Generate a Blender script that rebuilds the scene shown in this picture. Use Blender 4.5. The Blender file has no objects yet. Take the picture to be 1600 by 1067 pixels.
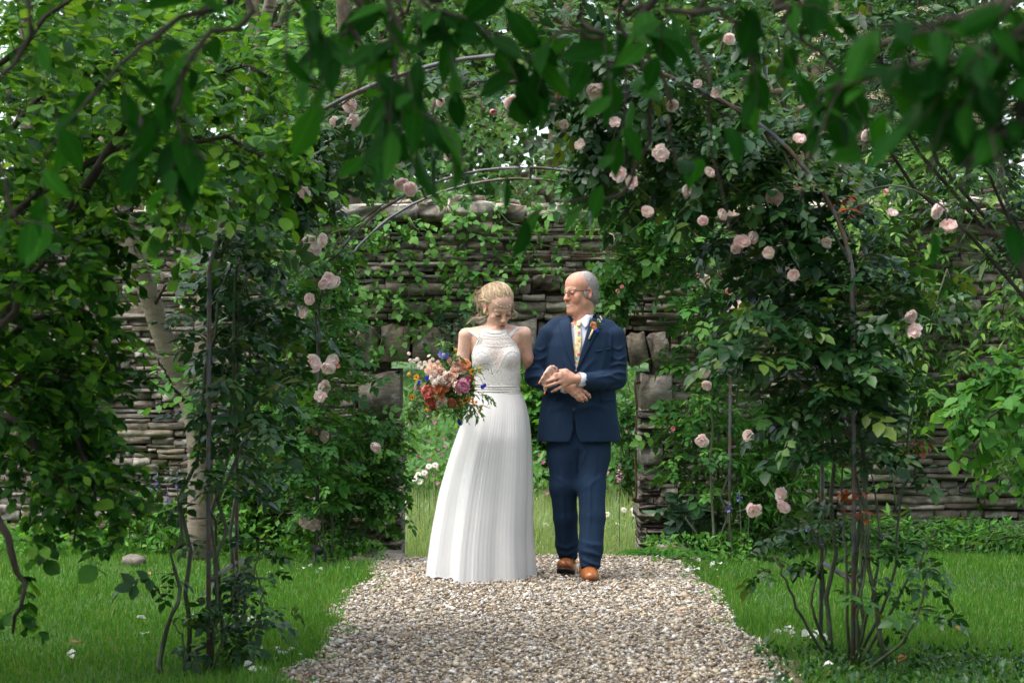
import bpy, math, random
import numpy as np
from mathutils import Vector, Matrix, Euler
from mathutils.bvhtree import BVHTree

SC = bpy.context.scene
# ------------------------------------------------------------------ camera
FPX = 3333.3                     # focal length in pixels of the 1600 px photo (75 mm on 36 mm)
HZ = 575.0                       # horizon row
CAMZ = 1.2
cd = bpy.data.cameras.new('camera'); cam = bpy.data.objects.new('camera', cd)
SC.collection.objects.link(cam); SC.camera = cam
cam.location = (0, 0, CAMZ); cam.rotation_euler = (math.pi / 2, 0, 0)
cd.sensor_width = 36; cd.lens = 75; cd.shift_y = (HZ - 533.5) / 1600
cd.clip_start = 0.05; cd.clip_end = 500
cd.dof.use_dof = True; cd.dof.focus_distance = 11.9; cd.dof.aperture_fstop = 6.0
# ------------------------------------------------------------------ light
SUN_EL, SUN_AZ = 63.0, -112.0     # azimuth measured from +Y (away from the camera) towards +X
W = bpy.data.worlds.new('World'); SC.world = W; W.use_nodes = True
wn = W.node_tree.nodes; bg = wn['Background']
sky = wn.new('ShaderNodeTexSky'); sky.sky_type = 'NISHITA'; sky.sun_disc = False
sky.sun_elevation = math.radians(SUN_EL); sky.sun_rotation = math.radians(SUN_AZ)
sky.air_density = 1.0; sky.dust_density = 3.0; sky.ozone_density = 1.0
hs = wn.new('ShaderNodeHueSaturation'); hs.inputs['Saturation'].default_value = .45      # thin high cloud whitens the blue
W.node_tree.links.new(sky.outputs[0], hs.inputs['Color']); W.node_tree.links.new(hs.outputs[0], bg.inputs[0]); bg.inputs[1].default_value = 0.15
sl = bpy.data.lights.new('sun', 'SUN'); sun = bpy.data.objects.new('sun', sl); SC.collection.objects.link(sun)
sl.energy = 0.8; sl.angle = math.radians(50); sl.color = (1.0, 0.95, 0.86)
_e, _a = math.radians(SUN_EL), math.radians(SUN_AZ)
sun.rotation_euler = Vector((math.cos(_e) * math.sin(_a), math.cos(_e) * math.cos(_a), math.sin(_e))).to_track_quat('Z', 'Y').to_euler()
vs = SC.view_settings; vs.view_transform = 'Standard'; vs.look = 'None'; vs.gamma = 1; vs.exposure = 1.78
vs.use_curve_mapping = False
cy = SC.cycles; cy.max_bounces = 7; cy.diffuse_bounces = 3; cy.glossy_bounces = 2; cy.transmission_bounces = 5
cy.transparent_max_bounces = 6; cy.use_denoising = True; cy.caustics_reflective = False; cy.caustics_refractive = False
SC.render.engine = 'CYCLES'

rng = np.random.default_rng(11)
random.seed(5)
COL = SC.collection.objects

def at(px, py, Y):
    """world point that lies at depth Y where the photo (1600 x 1067) shows pixel px, py"""
    return np.array([(px - 800) * Y / FPX, Y, CAMZ - (py - HZ) * Y / FPX])

def project(P):
    P = np.asarray(P); return np.stack([800 + FPX * P[..., 0] / P[..., 1], HZ - FPX * (P[..., 2] - CAMZ) / P[..., 1]], -1)

# ------------------------------------------------------------------ object helpers
def tag(o, label=None, cat=None, group=None, kind=None):
    if label: o['label'] = label
    if cat: o['category'] = cat
    if group: o['group'] = group
    if kind: o['kind'] = kind
    return o

def thing(name, label, cat, loc=(0, 0, 0), group=None):
    o = bpy.data.objects.new(name, None); COL.link(o); o.empty_display_size = 0.1
    o.location = tuple(float(v) for v in loc)
    return tag(o, label, cat, group)

def root_loc(p):
    L = np.zeros(3)
    while p is not None:
        L += np.array(p.location); p = p.parent
    return L

def link(name, me, parent=None, loc=None, mats=None):
    o = bpy.data.objects.new(name, me); COL.link(o)
    if parent is not None: o.parent = parent
    if loc is not None: o.location = tuple(float(v) for v in loc)
    return o

def mesh_np(name, V, tris=None, quads=None, mats=(), rnd=None, smooth=True, midx=None, cols=None):
    V = np.ascontiguousarray(V, np.float32)
    T = np.zeros((0, 3), np.int32) if tris is None or len(tris) == 0 else np.asarray(tris, np.int32)
    Q = np.zeros((0, 4), np.int32) if quads is None or len(quads) == 0 else np.asarray(quads, np.int32)
    me = bpy.data.meshes.new(name)
    me.vertices.add(len(V)); me.vertices.foreach_set('co', V.ravel())
    nl = T.size + Q.size; me.loops.add(nl)
    me.loops.foreach_set('vertex_index', np.concatenate([T.ravel(), Q.ravel()]).astype(np.int32))
    nf = len(T) + len(Q); me.polygons.add(nf)
    st = np.concatenate([np.arange(len(T)) * 3, T.size + np.arange(len(Q)) * 4]).astype(np.int32)
    me.polygons.foreach_set('loop_start', st)
    if midx is not None: me.polygons.foreach_set('material_index', np.asarray(midx, np.int32))
    if smooth: me.polygons.foreach_set('use_smooth', np.ones(nf, bool))
    for m in mats: me.materials.append(m)
    if rnd is not None:
        a = me.attributes.new('rnd', 'FLOAT', 'FACE'); a.data.foreach_set('value', np.asarray(rnd, np.float32))
    if cols is not None:
        a = me.attributes.new('col', 'FLOAT_COLOR', 'POINT')
        c = np.ones((len(V), 4), np.float32); c[:, :3] = cols; a.data.foreach_set('color', c.ravel())
    me.update(calc_edges=True); me.validate()
    return me

class MB:
    """collects triangles and quads and links them as one mesh object"""
    def __init__(s): s.V = []; s.T = []; s.Q = []; s.rt = []; s.rq = []; s.mt = []; s.mq = []; s.n = 0
    def add(s, V, tris=None, quads=None, rnd=None, mi=0):
        V = np.asarray(V, float).reshape(-1, 3)
        r = float(rng.random()) if rnd is None else rnd
        for F, L, R, M in ((tris, s.T, s.rt, s.mt), (quads, s.Q, s.rq, s.mq)):
            if F is None or len(F) == 0: continue
            F = np.asarray(F, int); L.append(F + s.n)
            R.append(np.broadcast_to(np.asarray(r, float), (len(F),))); M.append(np.full(len(F), mi))
        s.V.append(V); s.n += len(V); return s
    def mesh(s, name, mats, off=None, smooth=True, use_rnd=True):
        V = np.concatenate(s.V) if s.V else np.zeros((0, 3))
        if off is not None: V = V - off
        T = np.concatenate(s.T) if s.T else None; Q = np.concatenate(s.Q) if s.Q else None
        r = np.concatenate(s.rt + s.rq); m = np.concatenate(s.mt + s.mq)
        return mesh_np(name, V, T, Q, mats if isinstance(mats, (list, tuple)) else [mats], r if use_rnd else None, smooth, m)
    def build(s, name, mats, parent=None, smooth=True, kind=None, use_rnd=True):
        o = link(name, s.mesh(name, mats, root_loc(parent) if parent is not None else None, smooth, use_rnd), parent)
        if kind: o['kind'] = kind
        return o

def nrmz(v): v = np.asarray(v, float); return v / np.maximum(np.linalg.norm(v, axis=-1, keepdims=True), 1e-9)

def curve(pts, n, jit=0.0, r=None):
    """Catmull-Rom through pts, n samples"""
    P = np.asarray(pts, float); r = r or rng
    if len(P) == 2: P = np.array([P[0], (P[0] + P[1]) / 2, P[1]])
    Q = np.concatenate([[2 * P[0] - P[1]], P, [2 * P[-1] - P[-2]]])
    t = np.linspace(0, len(P) - 1 - 1e-6, n); i = t.astype(int); f = (t - i)[:, None]
    a, b, c, d = Q[i], Q[i + 1], Q[i + 2], Q[i + 3]
    out = 0.5 * (2 * b + (c - a) * f + (2 * a - 5 * b + 4 * c - d) * f ** 2 + (3 * b - 3 * c + d - a) * f ** 3)
    if jit: out[1:-1] += r.normal(0, jit, (n - 2, out.shape[1]))
    return out

def tubes(P, R, sides=3):
    """P (N,K,3) polylines, R (N,K) radii -> verts, quads"""
    P = np.asarray(P, float); R = np.asarray(R, float); N, K, _ = P.shape
    T = nrmz(np.gradient(P, axis=1)); ref = np.where(np.abs(T[..., 2:3]) > 0.9, [[[1., 0, 0]]], [[[0., 0, 1]]])
    ref = np.broadcast_to(ref[:, :1], T.shape)
    A = nrmz(np.cross(T, ref)); B = np.cross(T, A)
    an = np.arange(sides) * 2 * math.pi / sides
    V = P[:, :, None] + R[:, :, None, None] * (A[:, :, None] * np.cos(an)[None, None, :, None] + B[:, :, None] * np.sin(an)[None, None, :, None])
    base = (np.arange(N) * K * sides)[:, None, None] + (np.arange(K - 1) * sides)[None, :, None] + np.arange(sides)[None, None]
    nx = (np.arange(sides) + 1) % sides - np.arange(sides)
    q = np.stack([base, base + nx, base + nx + sides, base + sides], -1).reshape(-1, 4)
    return V.reshape(-1, 3), q

def tube(mb, pts, r, sides=6, cap=True, mi=0, rnd=None):
    P = np.asarray(pts, float)[None]; r = np.broadcast_to(np.asarray(r, float), (1, P.shape[1]))
    V, q = tubes(P, r, sides); n = len(V); tr = []
    if cap:
        V = np.concatenate([V, P[0, :1], P[0, -1:]]); b = n - sides
        for i in range(sides):
            j = (i + 1) % sides; tr += [(n, j, i), (n + 1, b + i, b + j)]
    mb.add(V, tr, q, rnd, mi); return mb

# ------------------------------------------------------------------ material helpers
def newmat(name):
    m = bpy.data.materials.new(name); m.use_nodes = True
    nt = m.node_tree; return m, nt, nt.nodes['Principled BSDF'], nt.nodes['Material Output']

def N(nt, t, **kw):
    n = nt.nodes.new(t)
    for k, v in kw.items():
        if k.startswith('i_'):
            key = k[2:]; key = int(key) if key.isdigit() else key.replace('_', ' ')
            n.inputs[key].default_value = v
        else: setattr(n, k, v)
    return n

def LK(nt, a, b): nt.links.new(a, b)

def ramp(nt, fac, stops, interp='LINEAR'):
    r = nt.nodes.new('ShaderNodeValToRGB'); cr = r.color_ramp; cr.interpolation = interp
    while len(cr.elements) < len(stops): cr.elements.new(0.5)
    for e, (p, c) in zip(cr.elements, stops):
        e.position = p; e.color = (*c, 1) if len(c) == 3 else c
    LK(nt, fac, r.inputs[0]); return r.outputs[0]

def rnd_out(nt):
    a = N(nt, 'ShaderNodeAttribute', attribute_name='rnd'); o = N(nt, 'ShaderNodeObjectInfo')
    s = N(nt, 'ShaderNodeMath', operation='ADD'); LK(nt, a.outputs['Fac'], s.inputs[0]); LK(nt, o.outputs['Random'], s.inputs[1])
    f = N(nt, 'ShaderNodeMath', operation='FRACT'); LK(nt, s.outputs[0], f.inputs[0]); return f.outputs[0]

def noise(nt, scale, detail=4, rough=0.55, coord='Object', dist=0.0):
    tc = N(nt, 'ShaderNodeTexCoord'); n = N(nt, 'ShaderNodeTexNoise')
    n.inputs['Scale'].default_value = scale; n.inputs['Detail'].default_value = detail
    n.inputs['Roughness'].default_value = rough; n.inputs['Distortion'].default_value = dist
    LK(nt, tc.outputs[coord], n.inputs['Vector']); return n

def bump(nt, h, b, strength=0.3, dist=0.01):
    bp = N(nt, 'ShaderNodeBump'); bp.inputs['Strength'].default_value = strength; bp.inputs['Distance'].default_value = dist
    LK(nt, h, bp.inputs['Height']); LK(nt, bp.outputs[0], b.inputs['Normal']); return bp

def mixc(nt, fac, a, b, mode='MIX'):
    m = N(nt, 'ShaderNodeMix', data_type='RGBA', blend_type=mode)
    for s, v in ((m.inputs[0], fac), (m.inputs[6], a), (m.inputs[7], b)):
        if isinstance(v, (int, float)): s.default_value = v
        elif isinstance(v, tuple): s.default_value = (*v, 1)
        else: LK(nt, v, s)
    return m.outputs[2]

def leafmat(name, stops, trans=0.35, rough=0.5, tcol=1.8, spec=0.2, vein=0.0):
    m, nt, b, out = newmat(name)
    c = ramp(nt, rnd_out(nt), stops)
    n = noise(nt, 35, 2); c2 = mixc(nt, 0.25, c, ramp(nt, n.outputs['Fac'], [(0.3, (0.35,) * 3), (0.7, (1.3,) * 3)]), 'MULTIPLY')
    if vein: c2, h = veined(nt, c2, vein); bump(nt, h, b, .25, .004)
    LK(nt, c2, b.inputs['Base Color']); b.inputs['Roughness'].default_value = rough
    b.inputs['Specular IOR Level'].default_value = spec
    t = N(nt, 'ShaderNodeBsdfTranslucent'); tc = mixc(nt, 1.0, c2, (tcol * 1.15, tcol, tcol * 0.45), 'MULTIPLY')
    LK(nt, tc, t.inputs['Color'])
    ms = N(nt, 'ShaderNodeMixShader'); ms.inputs[0].default_value = trans
    LK(nt, b.outputs[0], ms.inputs[1]); LK(nt, t.outputs[0], ms.inputs[2]); LK(nt, ms.outputs[0], out.inputs['Surface'])
    return m

def veined(nt, c, k=.3):
    """midrib and side veins drawn in the leaf's own coordinates (x across, y along)"""
    tc = N(nt, 'ShaderNodeTexCoord'); sp = N(nt, 'ShaderNodeSeparateXYZ'); LK(nt, tc.outputs['Object'], sp.inputs[0])
    ab = N(nt, 'ShaderNodeMath', operation='ABSOLUTE'); LK(nt, sp.outputs[0], ab.inputs[0]); m1 = N(nt, 'ShaderNodeMath', operation='MULTIPLY_ADD'); LK(nt, ab.outputs[0], m1.inputs[0]); m1.inputs[1].default_value = -.85; LK(nt, sp.outputs[1], m1.inputs[2])
    m2 = N(nt, 'ShaderNodeMath', operation='MULTIPLY'); LK(nt, m1.outputs[0], m2.inputs[0]); m2.inputs[1].default_value = 11; f = N(nt, 'ShaderNodeMath', operation='FRACT'); LK(nt, m2.outputs[0], f.inputs[0])
    side = ramp(nt, f.outputs[0], [(0, (1 + k,) * 3), (.10, (1 + k,) * 3), (.22, (1 - k * .4,) * 3), (1, (1,) * 3)]); rib = ramp(nt, ab.outputs[0], [(.008, (1.5,) * 3), (.02, (1,) * 3)])
    return mixc(nt, 1.0, mixc(nt, 1.0, c, side, 'MULTIPLY'), rib, 'MULTIPLY'), f.outputs[0]

def plain(name, col, rough=0.6, var=0.0, nscale=20, bumps=0.0, metallic=0.0, spec=0.5, sheen=0.0, bdist=0.004):
    m, nt, b, out = newmat(name)
    b.inputs['Roughness'].default_value = rough; b.inputs['Metallic'].default_value = metallic
    b.inputs['Specular IOR Level'].default_value = spec; b.inputs['Sheen Weight'].default_value = sheen
    if var:
        n = noise(nt, nscale); lo = tuple(c * (1 - var) for c in col); hi = tuple(min(1, c * (1 + var)) for c in col)
        LK(nt, ramp(nt, n.outputs['Fac'], [(0.3, lo), (0.7, hi)]), b.inputs['Base Color'])
        if bumps: bump(nt, n.outputs['Fac'], b, bumps, bdist)
    else: b.inputs['Base Color'].default_value = (*col, 1)
    return m

def petalmat(name, stops, trans=0.25, rough=0.6):
    m, nt, b, out = newmat(name); c = ramp(nt, rnd_out(nt), stops)
    LK(nt, c, b.inputs['Base Color']); b.inputs['Roughness'].default_value = rough; b.inputs['Specular IOR Level'].default_value = 0.2
    t = N(nt, 'ShaderNodeBsdfTranslucent'); LK(nt, c, t.inputs['Color']); ms = N(nt, 'ShaderNodeMixShader'); ms.inputs[0].default_value = trans
    LK(nt, b.outputs[0], ms.inputs[1]); LK(nt, t.outputs[0], ms.inputs[2]); LK(nt, ms.outputs[0], out.inputs['Surface']); return m

# ------------------------------------------------------------------ leaf templates (x side, y along, z normal)
def leaf_tpl(width=0.5, segs=2, peak=0.45, fold=0.25, curl=0.15, point=1.0, serr=0.0, side=0.0):
    s = np.linspace(0, 1, segs + 1) if segs > 2 else np.array([0, peak, 1.0])
    def w(t):
        u = np.where(t < peak, t / peak * 0.5, 0.5 + (t - peak) / (1 - peak) * 0.5)
        return width / 2 * np.sin(math.pi * u) ** np.where(t < peak, 0.75, point)
    V = [(0, 0, 0)]; mid = []
    for i in range(1, segs):
        t = s[i]; ww = float(w(t)) * (1 + serr * (1 if i % 2 else -1)); z = -curl * t * t; k = side * t * t
        V += [(-ww + k, t, z + fold * ww), (k, t, z), (ww + k, t, z + fold * ww)]; mid.append(len(V) - 2)
    V.append((side, 1, -curl)); tip = len(V) - 1; T = []; Q = []
    T += [(0, mid[0], mid[0] - 1), (0, mid[0] + 1, mid[0])]
    for a, b in zip(mid[:-1], mid[1:]): Q += [(a - 1, a, b, b - 1), (a, a + 1, b + 1, b)]
    T += [(mid[-1] - 1, mid[-1], tip), (mid[-1], mid[-1] + 1, tip)]
    return np.array(V, float), np.array(T), np.array(Q).reshape(-1, 4)

def merge_tpl(parts):
    V = []; T = []; Q = []; n = 0
    for v, t, q in parts: V.append(v); T.append(t + n); Q.append(q + n); n += len(v)
    return np.concatenate(V), np.concatenate(T), np.concatenate(Q)

def xf_tpl(tpl, scale, ang, off, tilt=0.0):
    v = tpl[0] * scale; c, s = math.cos(ang), math.sin(ang); v = v @ np.array([[c, s, 0], [-s, c, 0], [0, 0, 1]])
    v = v + np.array([0, 0, 1]) * (-tilt * np.linalg.norm(v[:, :2], axis=1))[:, None]
    return v + np.array(off), tpl[1], tpl[2]

def rose_tpl(w=0.62, r=None):
    L = leaf_tpl(w, 3, 0.42, 0.28, 0.12, 0.8); r = r or random
    ps = [xf_tpl(L, 0.42, r.uniform(-.2, .2), (0, 0.6, -0.06), .2)]
    for y, sc in ((0.55, 0.36), (0.25, 0.31)):
        for sg in (-1, 1): ps.append(xf_tpl(L, sc * r.uniform(.85, 1.1), sg * r.uniform(-1.3, -.9), (0, y, 0), r.uniform(.0, .4)))
    return merge_tpl(ps)

TPL = {
    'small': [leaf_tpl(0.55, 2, .45, f, c) for f, c in ((.3, .1), (.1, .3), (.45, -.05))],
    'round': [leaf_tpl(0.72, 4, .55, f, c, .7) for f, c in ((.25, .1), (.1, .25), (.4, -.1))],
    'lance': [leaf_tpl(0.36, 3, .4, f, c, 1.2) for f, c in ((.25, .35), (.1, .15), (.4, .05))],
    'heart': [leaf_tpl(0.8, 4, .33, f, c, 1.1) for f, c in ((.15, .1), (.05, .3), (.3, 0))],
    'rose': [rose_tpl() for _ in range(4)],
    'round_far': [leaf_tpl(0.72, 3, .55, f, c, .7) for f, c in ((.25, .1), (.1, .25), (.4, -.1))],
    'cherry_far': [leaf_tpl(0.46, 3, .45, f, c, 1.1) for f, c in ((.25, .25), (.1, .5), (.3, .05))],
    'cherry': [leaf_tpl(0.46, 10, .45, f, c, 1.25, .05, sd) for f, c, sd in ((.25, .25, .05), (.12, .5, -.1), (.35, .05, .12), (.08, .35, 0.04), (.3, .15, -.06))],
}

def place_tpl(tpl, pos, d, n, size):
    """copies of a leaf template: verts, tris, quads"""
    V, T, Q = tpl; d = nrmz(d); sx = nrmz(np.cross(d, n)); n = np.cross(sx, d)
    W_ = pos[:, None] + size[:, None, None] * (V[None, :, 0:1] * sx[:, None] + V[None, :, 1:2] * d[:, None] + V[None, :, 2:3] * n[:, None])
    k = len(V); off = (np.arange(len(pos)) * k)[:, None, None]
    return W_.reshape(-1, 3), (T[None] + off).reshape(-1, 3), (Q[None] + off).reshape(-1, 4)

def thin(o, ratio):
    """collapse a dense mesh to a fraction of its faces"""
    md = o.modifiers.new('thin', 'DECIMATE'); md.ratio = ratio; dg = bpy.context.evaluated_depsgraph_get(); dg.update(); me = bpy.data.meshes.new_from_object(o.evaluated_get(dg)); o.modifiers.remove(md); old = o.data; o.data = me; me.name = old.name; bpy.data.meshes.remove(old)
    me.polygons.foreach_set('use_smooth', np.ones(len(me.polygons), bool)); return o

class Plant:
    """branches carrying twigs carrying leaves; the leaves that show largest become objects, the rest one stuff part"""
    def __init__(s, root, leaf, lmat, bmat, seed=0):
        s.root = root; s.tpl = TPL[leaf]; s.tpl_far = TPL.get(leaf + '_far', s.tpl); s.lmat = lmat; s.bmat = bmat; s.r = np.random.default_rng(seed)
        s.pos = []; s.dir = []; s.nrm = []; s.size = []; s.tw = []; s.twr = []
    def branch(s, pts, r0=.01, r1=.004, n=20, tl=.2, nl=6, ls=.05, droop=.25, up=.25, along=.5, t0=.1, wood=True, name='branch', jit=.01, flat=None, sides=6, lsv=.25):
        r = s.r; P = curve(pts, 14, jit, r)
        if wood:
            mb = MB(); tube(mb, P, np.linspace(r0, r1, len(P)), sides); mb.build(name, s.bmat, s.root)
        if n <= 0: return P
        T = nrmz(np.gradient(P, axis=0)); t = r.uniform(t0, 1, n) * (len(P) - 1.001); i = t.astype(int); f = (t - i)[:, None]
        p0 = P[i] * (1 - f) + P[i + 1] * f; tn = T[i]
        d = r.normal(0, 1, (n, 3)); 
        if flat is not None: d = d * np.asarray(flat)
        d = d - tn * np.sum(d * tn, 1, keepdims=True); d = nrmz(d) + tn * along + np.array([0, 0, up]); d = nrmz(d)
        L = tl * r.uniform(.45, 1.1, n); s.add_twigs(p0, d, L, nl, ls, droop, max(.0012, r1 * .35), lsv, flat)
        return P
    def add_twigs(s, p0, d, L, nl, ls, droop, rad, lsv=.25, flat=None):
        r = s.r; n = len(p0); K = 4; u = np.linspace(0, 1, K)
        X = p0[:, None] + d[:, None] * (L[:, None] * u)[..., None] + np.array([0, 0, -1.]) * (droop * L[:, None] * u ** 2)[..., None]
        s.tw.append(X); s.twr.append(np.linspace(rad, rad * .5, K)[None].repeat(n, 0))
        v = np.linspace(.25, 1, nl)[None] + r.uniform(-.06, .06, (n, nl)); v = np.clip(v, .1, 1)
        pos = p0[:, None] + d[:, None] * (L[:, None] * v)[..., None] + np.array([0, 0, -1.]) * (droop * L[:, None] * v ** 2)[..., None]
        tg = nrmz(d[:, None] + np.array([0, 0, -2.]) * (droop * v)[..., None])
        up = np.broadcast_to(np.array([0, 0, 1.]), tg.shape); sd = nrmz(np.cross(tg, up) + 1e-4)
        sg = np.where(np.arange(nl) % 2 == 0, 1., -1.)[None, :, None]; sg = sg * np.where(np.arange(nl) == nl - 1, .1, 1.)[None, :, None]
        ld = nrmz(tg * .7 + sd * sg * .9 + r.normal(0, .3, tg.shape) + np.array([0, 0, -.25]))
        nm = nrmz(up + r.normal(0, .45, tg.shape) + (np.array([0, -.6, 0]) if flat is not None else 0))
        sz = ls * np.exp(r.normal(0, lsv, (n, nl)))
        s.pos.append(pos.reshape(-1, 3)); s.dir.append(ld.reshape(-1, 3)); s.nrm.append(nm.reshape(-1, 3)); s.size.append(sz.ravel())
    def clear(s, box, reach=1.0, ymax=1e9):
        """drop the leaves that would hang in front of a pixel box"""
        x0, y0, x1, y1 = box
        for i in range(len(s.pos)):
            a = project(s.pos[i]); b = project(s.pos[i] + nrmz(s.dir[i]) * (s.size[i] * reach)[:, None]); m = lambda q: (q[:, 0] > x0) & (q[:, 0] < x1) & (q[:, 1] > y0) & (q[:, 1] < y1)
            k = ~((m(a) | m(b) | m((a + b) / 2)) & (s.pos[i][:, 1] < ymax)); s.pos[i], s.dir[i], s.nrm[i], s.size[i] = s.pos[i][k], s.dir[i][k], s.nrm[i][k], s.size[i][k]
    def leaves(s, pos, d, nrm, size):
        s.pos.append(np.asarray(pos, float)); s.dir.append(np.asarray(d, float)); s.nrm.append(np.asarray(nrm, float)); s.size.append(np.asarray(size, float))
    def done(s, n_obj=300, twig_name='twigs', leaf_name='leaf', fol_name='foliage', min_px=10, wood=True):
        r = s.r; pos = np.concatenate(s.pos); d = np.concatenate(s.dir); nm = np.concatenate(s.nrm); sz = np.concatenate(s.size)
        if s.tw and wood:
            V, q = tubes(np.concatenate(s.tw), np.concatenate(s.twr), 3); mb = MB(); mb.add(V, None, q, 0.5); mb.build(twig_name, s.bmat, s.root, kind='stuff')
        L0 = root_loc(s.root); pp = project(pos); px = sz * FPX / pos[:, 1]
        vis = (pp[:, 0] > 0) & (pp[:, 0] < 1600) & (pp[:, 1] > 0) & (pp[:, 1] < 1067) & (px > min_px)
        score = np.where(vis, px + r.uniform(0, 6, len(px)), -1); k = min(n_obj, int(vis.sum()))
        pick = np.argsort(-score)[:k]; rest = np.ones(len(pos), bool); rest[pick] = False
        w = r.integers(0, len(s.tpl), len(pos))
        mes = [mesh_np(leaf_name, t[0], t[1], t[2], [s.lmat]) for t in s.tpl] if k else []
        dd = nrmz(d); sx = nrmz(np.cross(dd, nm)); nn = np.cross(sx, dd)
        for i in pick:
            o = bpy.data.objects.new(leaf_name, mes[w[i]]); COL.link(o); o.parent = s.root
            M = np.eye(4); M[:3, 0] = sx[i] * sz[i]; M[:3, 1] = dd[i] * sz[i]; M[:3, 2] = nn[i] * sz[i]; M[:3, 3] = pos[i] - L0
            o.matrix_basis = Matrix(M.tolist())
        if rest.any():
            mb = MB()
            for j, t in enumerate(s.tpl_far):
                m = rest & (w % len(s.tpl_far) == j)
                if not m.any(): continue
                V, T, Q = place_tpl(t, pos[m], d[m], nm[m], sz[m]); c = r.random(m.sum())
                mb.add(V, T, None, np.repeat(c, len(t[1])));  
                if len(t[2]): mb.Q.append(Q + mb.n - len(V)); mb.rq.append(np.repeat(c, len(t[2]))); mb.mq.append(np.zeros(len(Q)))
            mb.build(fol_name, s.lmat, s.root, kind='stuff')
        return len(pos)
# ================================================================== MATERIALS
def M_leafset():
    d = {}
    d['shrub'] = leafmat('shrub_leaf', [(0, (.008, .042, .006)), (.45, (.022, .09, .011)), (.8, (.065, .19, .02)), (1, (.15, .31, .035))], .38, .45, 1.8, .14)
    d['shrub_lit'] = leafmat('lit_shrub_leaf', [(0, (.014, .07, .009)), (.4, (.042, .145, .016)), (.78, (.095, .245, .028)), (1, (.20, .38, .05))], .4, .45, 1.8, .14)  # brighter copy of the shrub leaf: backlit glow put into the colour
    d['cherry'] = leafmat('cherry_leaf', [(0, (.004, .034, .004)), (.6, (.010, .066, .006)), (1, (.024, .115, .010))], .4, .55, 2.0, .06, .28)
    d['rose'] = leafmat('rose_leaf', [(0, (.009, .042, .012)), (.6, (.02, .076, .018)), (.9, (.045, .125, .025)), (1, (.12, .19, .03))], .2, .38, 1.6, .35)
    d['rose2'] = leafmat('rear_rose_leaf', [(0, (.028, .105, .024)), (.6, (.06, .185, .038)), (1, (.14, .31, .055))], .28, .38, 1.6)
    d['creeper'] = leafmat('creeper_leaf', [(0, (.05, .17, .03)), (.6, (.09, .25, .045)), (1, (.15, .33, .06))], .35, .5, 1.5)
    d['climber'] = leafmat('climber_leaf', [(0, (.03, .11, .018)), (.5, (.075, .20, .032)), (1, (.22, .36, .07))], .35, .45, 1.5)
    d['herb'] = leafmat('herb_leaf', [(0, (.05, .17, .03)), (.6, (.09, .27, .045)), (1, (.17, .37, .07))], .38, .5, 1.5)
    d['glauc'] = leafmat('glaucous_leaf', [(0, (.05, .12, .07)), (1, (.12, .22, .13))], .15, .4, 1.4)
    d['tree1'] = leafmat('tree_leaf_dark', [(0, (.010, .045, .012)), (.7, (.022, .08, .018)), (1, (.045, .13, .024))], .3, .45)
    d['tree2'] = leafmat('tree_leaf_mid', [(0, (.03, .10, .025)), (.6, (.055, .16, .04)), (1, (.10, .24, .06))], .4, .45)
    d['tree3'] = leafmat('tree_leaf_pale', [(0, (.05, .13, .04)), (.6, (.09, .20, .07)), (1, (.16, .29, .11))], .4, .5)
    d['fern'] = leafmat('fern_frond', [(0, (.04, .15, .03)), (1, (.09, .25, .05))], .35, .5)
    d['red'] = leafmat('young_red_leaf', [(0, (.16, .03, .015)), (1, (.28, .07, .02))], .3, .4, 1.3)
    d['bank'] = leafmat('wild_bank_leaf', [(0, (.08, .20, .06)), (.6, (.14, .32, .09)), (1, (.24, .44, .15))], .42, .55, 1.4)
    return d
ML = M_leafset()
M_bark = plain('dark_bark', (.035, .026, .018), .85, .5, 30, .5)
M_cane = plain('rose_cane', (.045, .06, .025), .6, .5, 18, .3)
M_twig = plain('green_twig', (.06, .10, .03), .6, .4, 20)
M_brown = plain('brown_trunk', (.10, .075, .05), .9, .5, 12, .8)

def mat_birch():
    m, nt, b, out = newmat('pale_bark')
    n = noise(nt, 9, 5, .6); tc = N(nt, 'ShaderNodeTexCoord'); mp = N(nt, 'ShaderNodeMapping'); mp.inputs['Scale'].default_value = (2, 2, 16)
    LK(nt, tc.outputs['Object'], mp.inputs[0]); n2 = N(nt, 'ShaderNodeTexNoise'); n2.inputs['Scale'].default_value = 3; LK(nt, mp.outputs[0], n2.inputs['Vector'])
    c = ramp(nt, n.outputs['Fac'], [(.3, (.10, .08, .055)), (.5, (.165, .135, .095)), (.75, (.24, .20, .15))])
    d = ramp(nt, n2.outputs['Fac'], [(.34, (.28, .22, .16)), (.42, (1, 1, 1))])
    LK(nt, mixc(nt, 1.0, c, d, 'MULTIPLY'), b.inputs['Base Color']); b.inputs['Roughness'].default_value = .7
    bump(nt, n2.outputs['Fac'], b, .5, .01); return m
M_birch = mat_birch()

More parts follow.
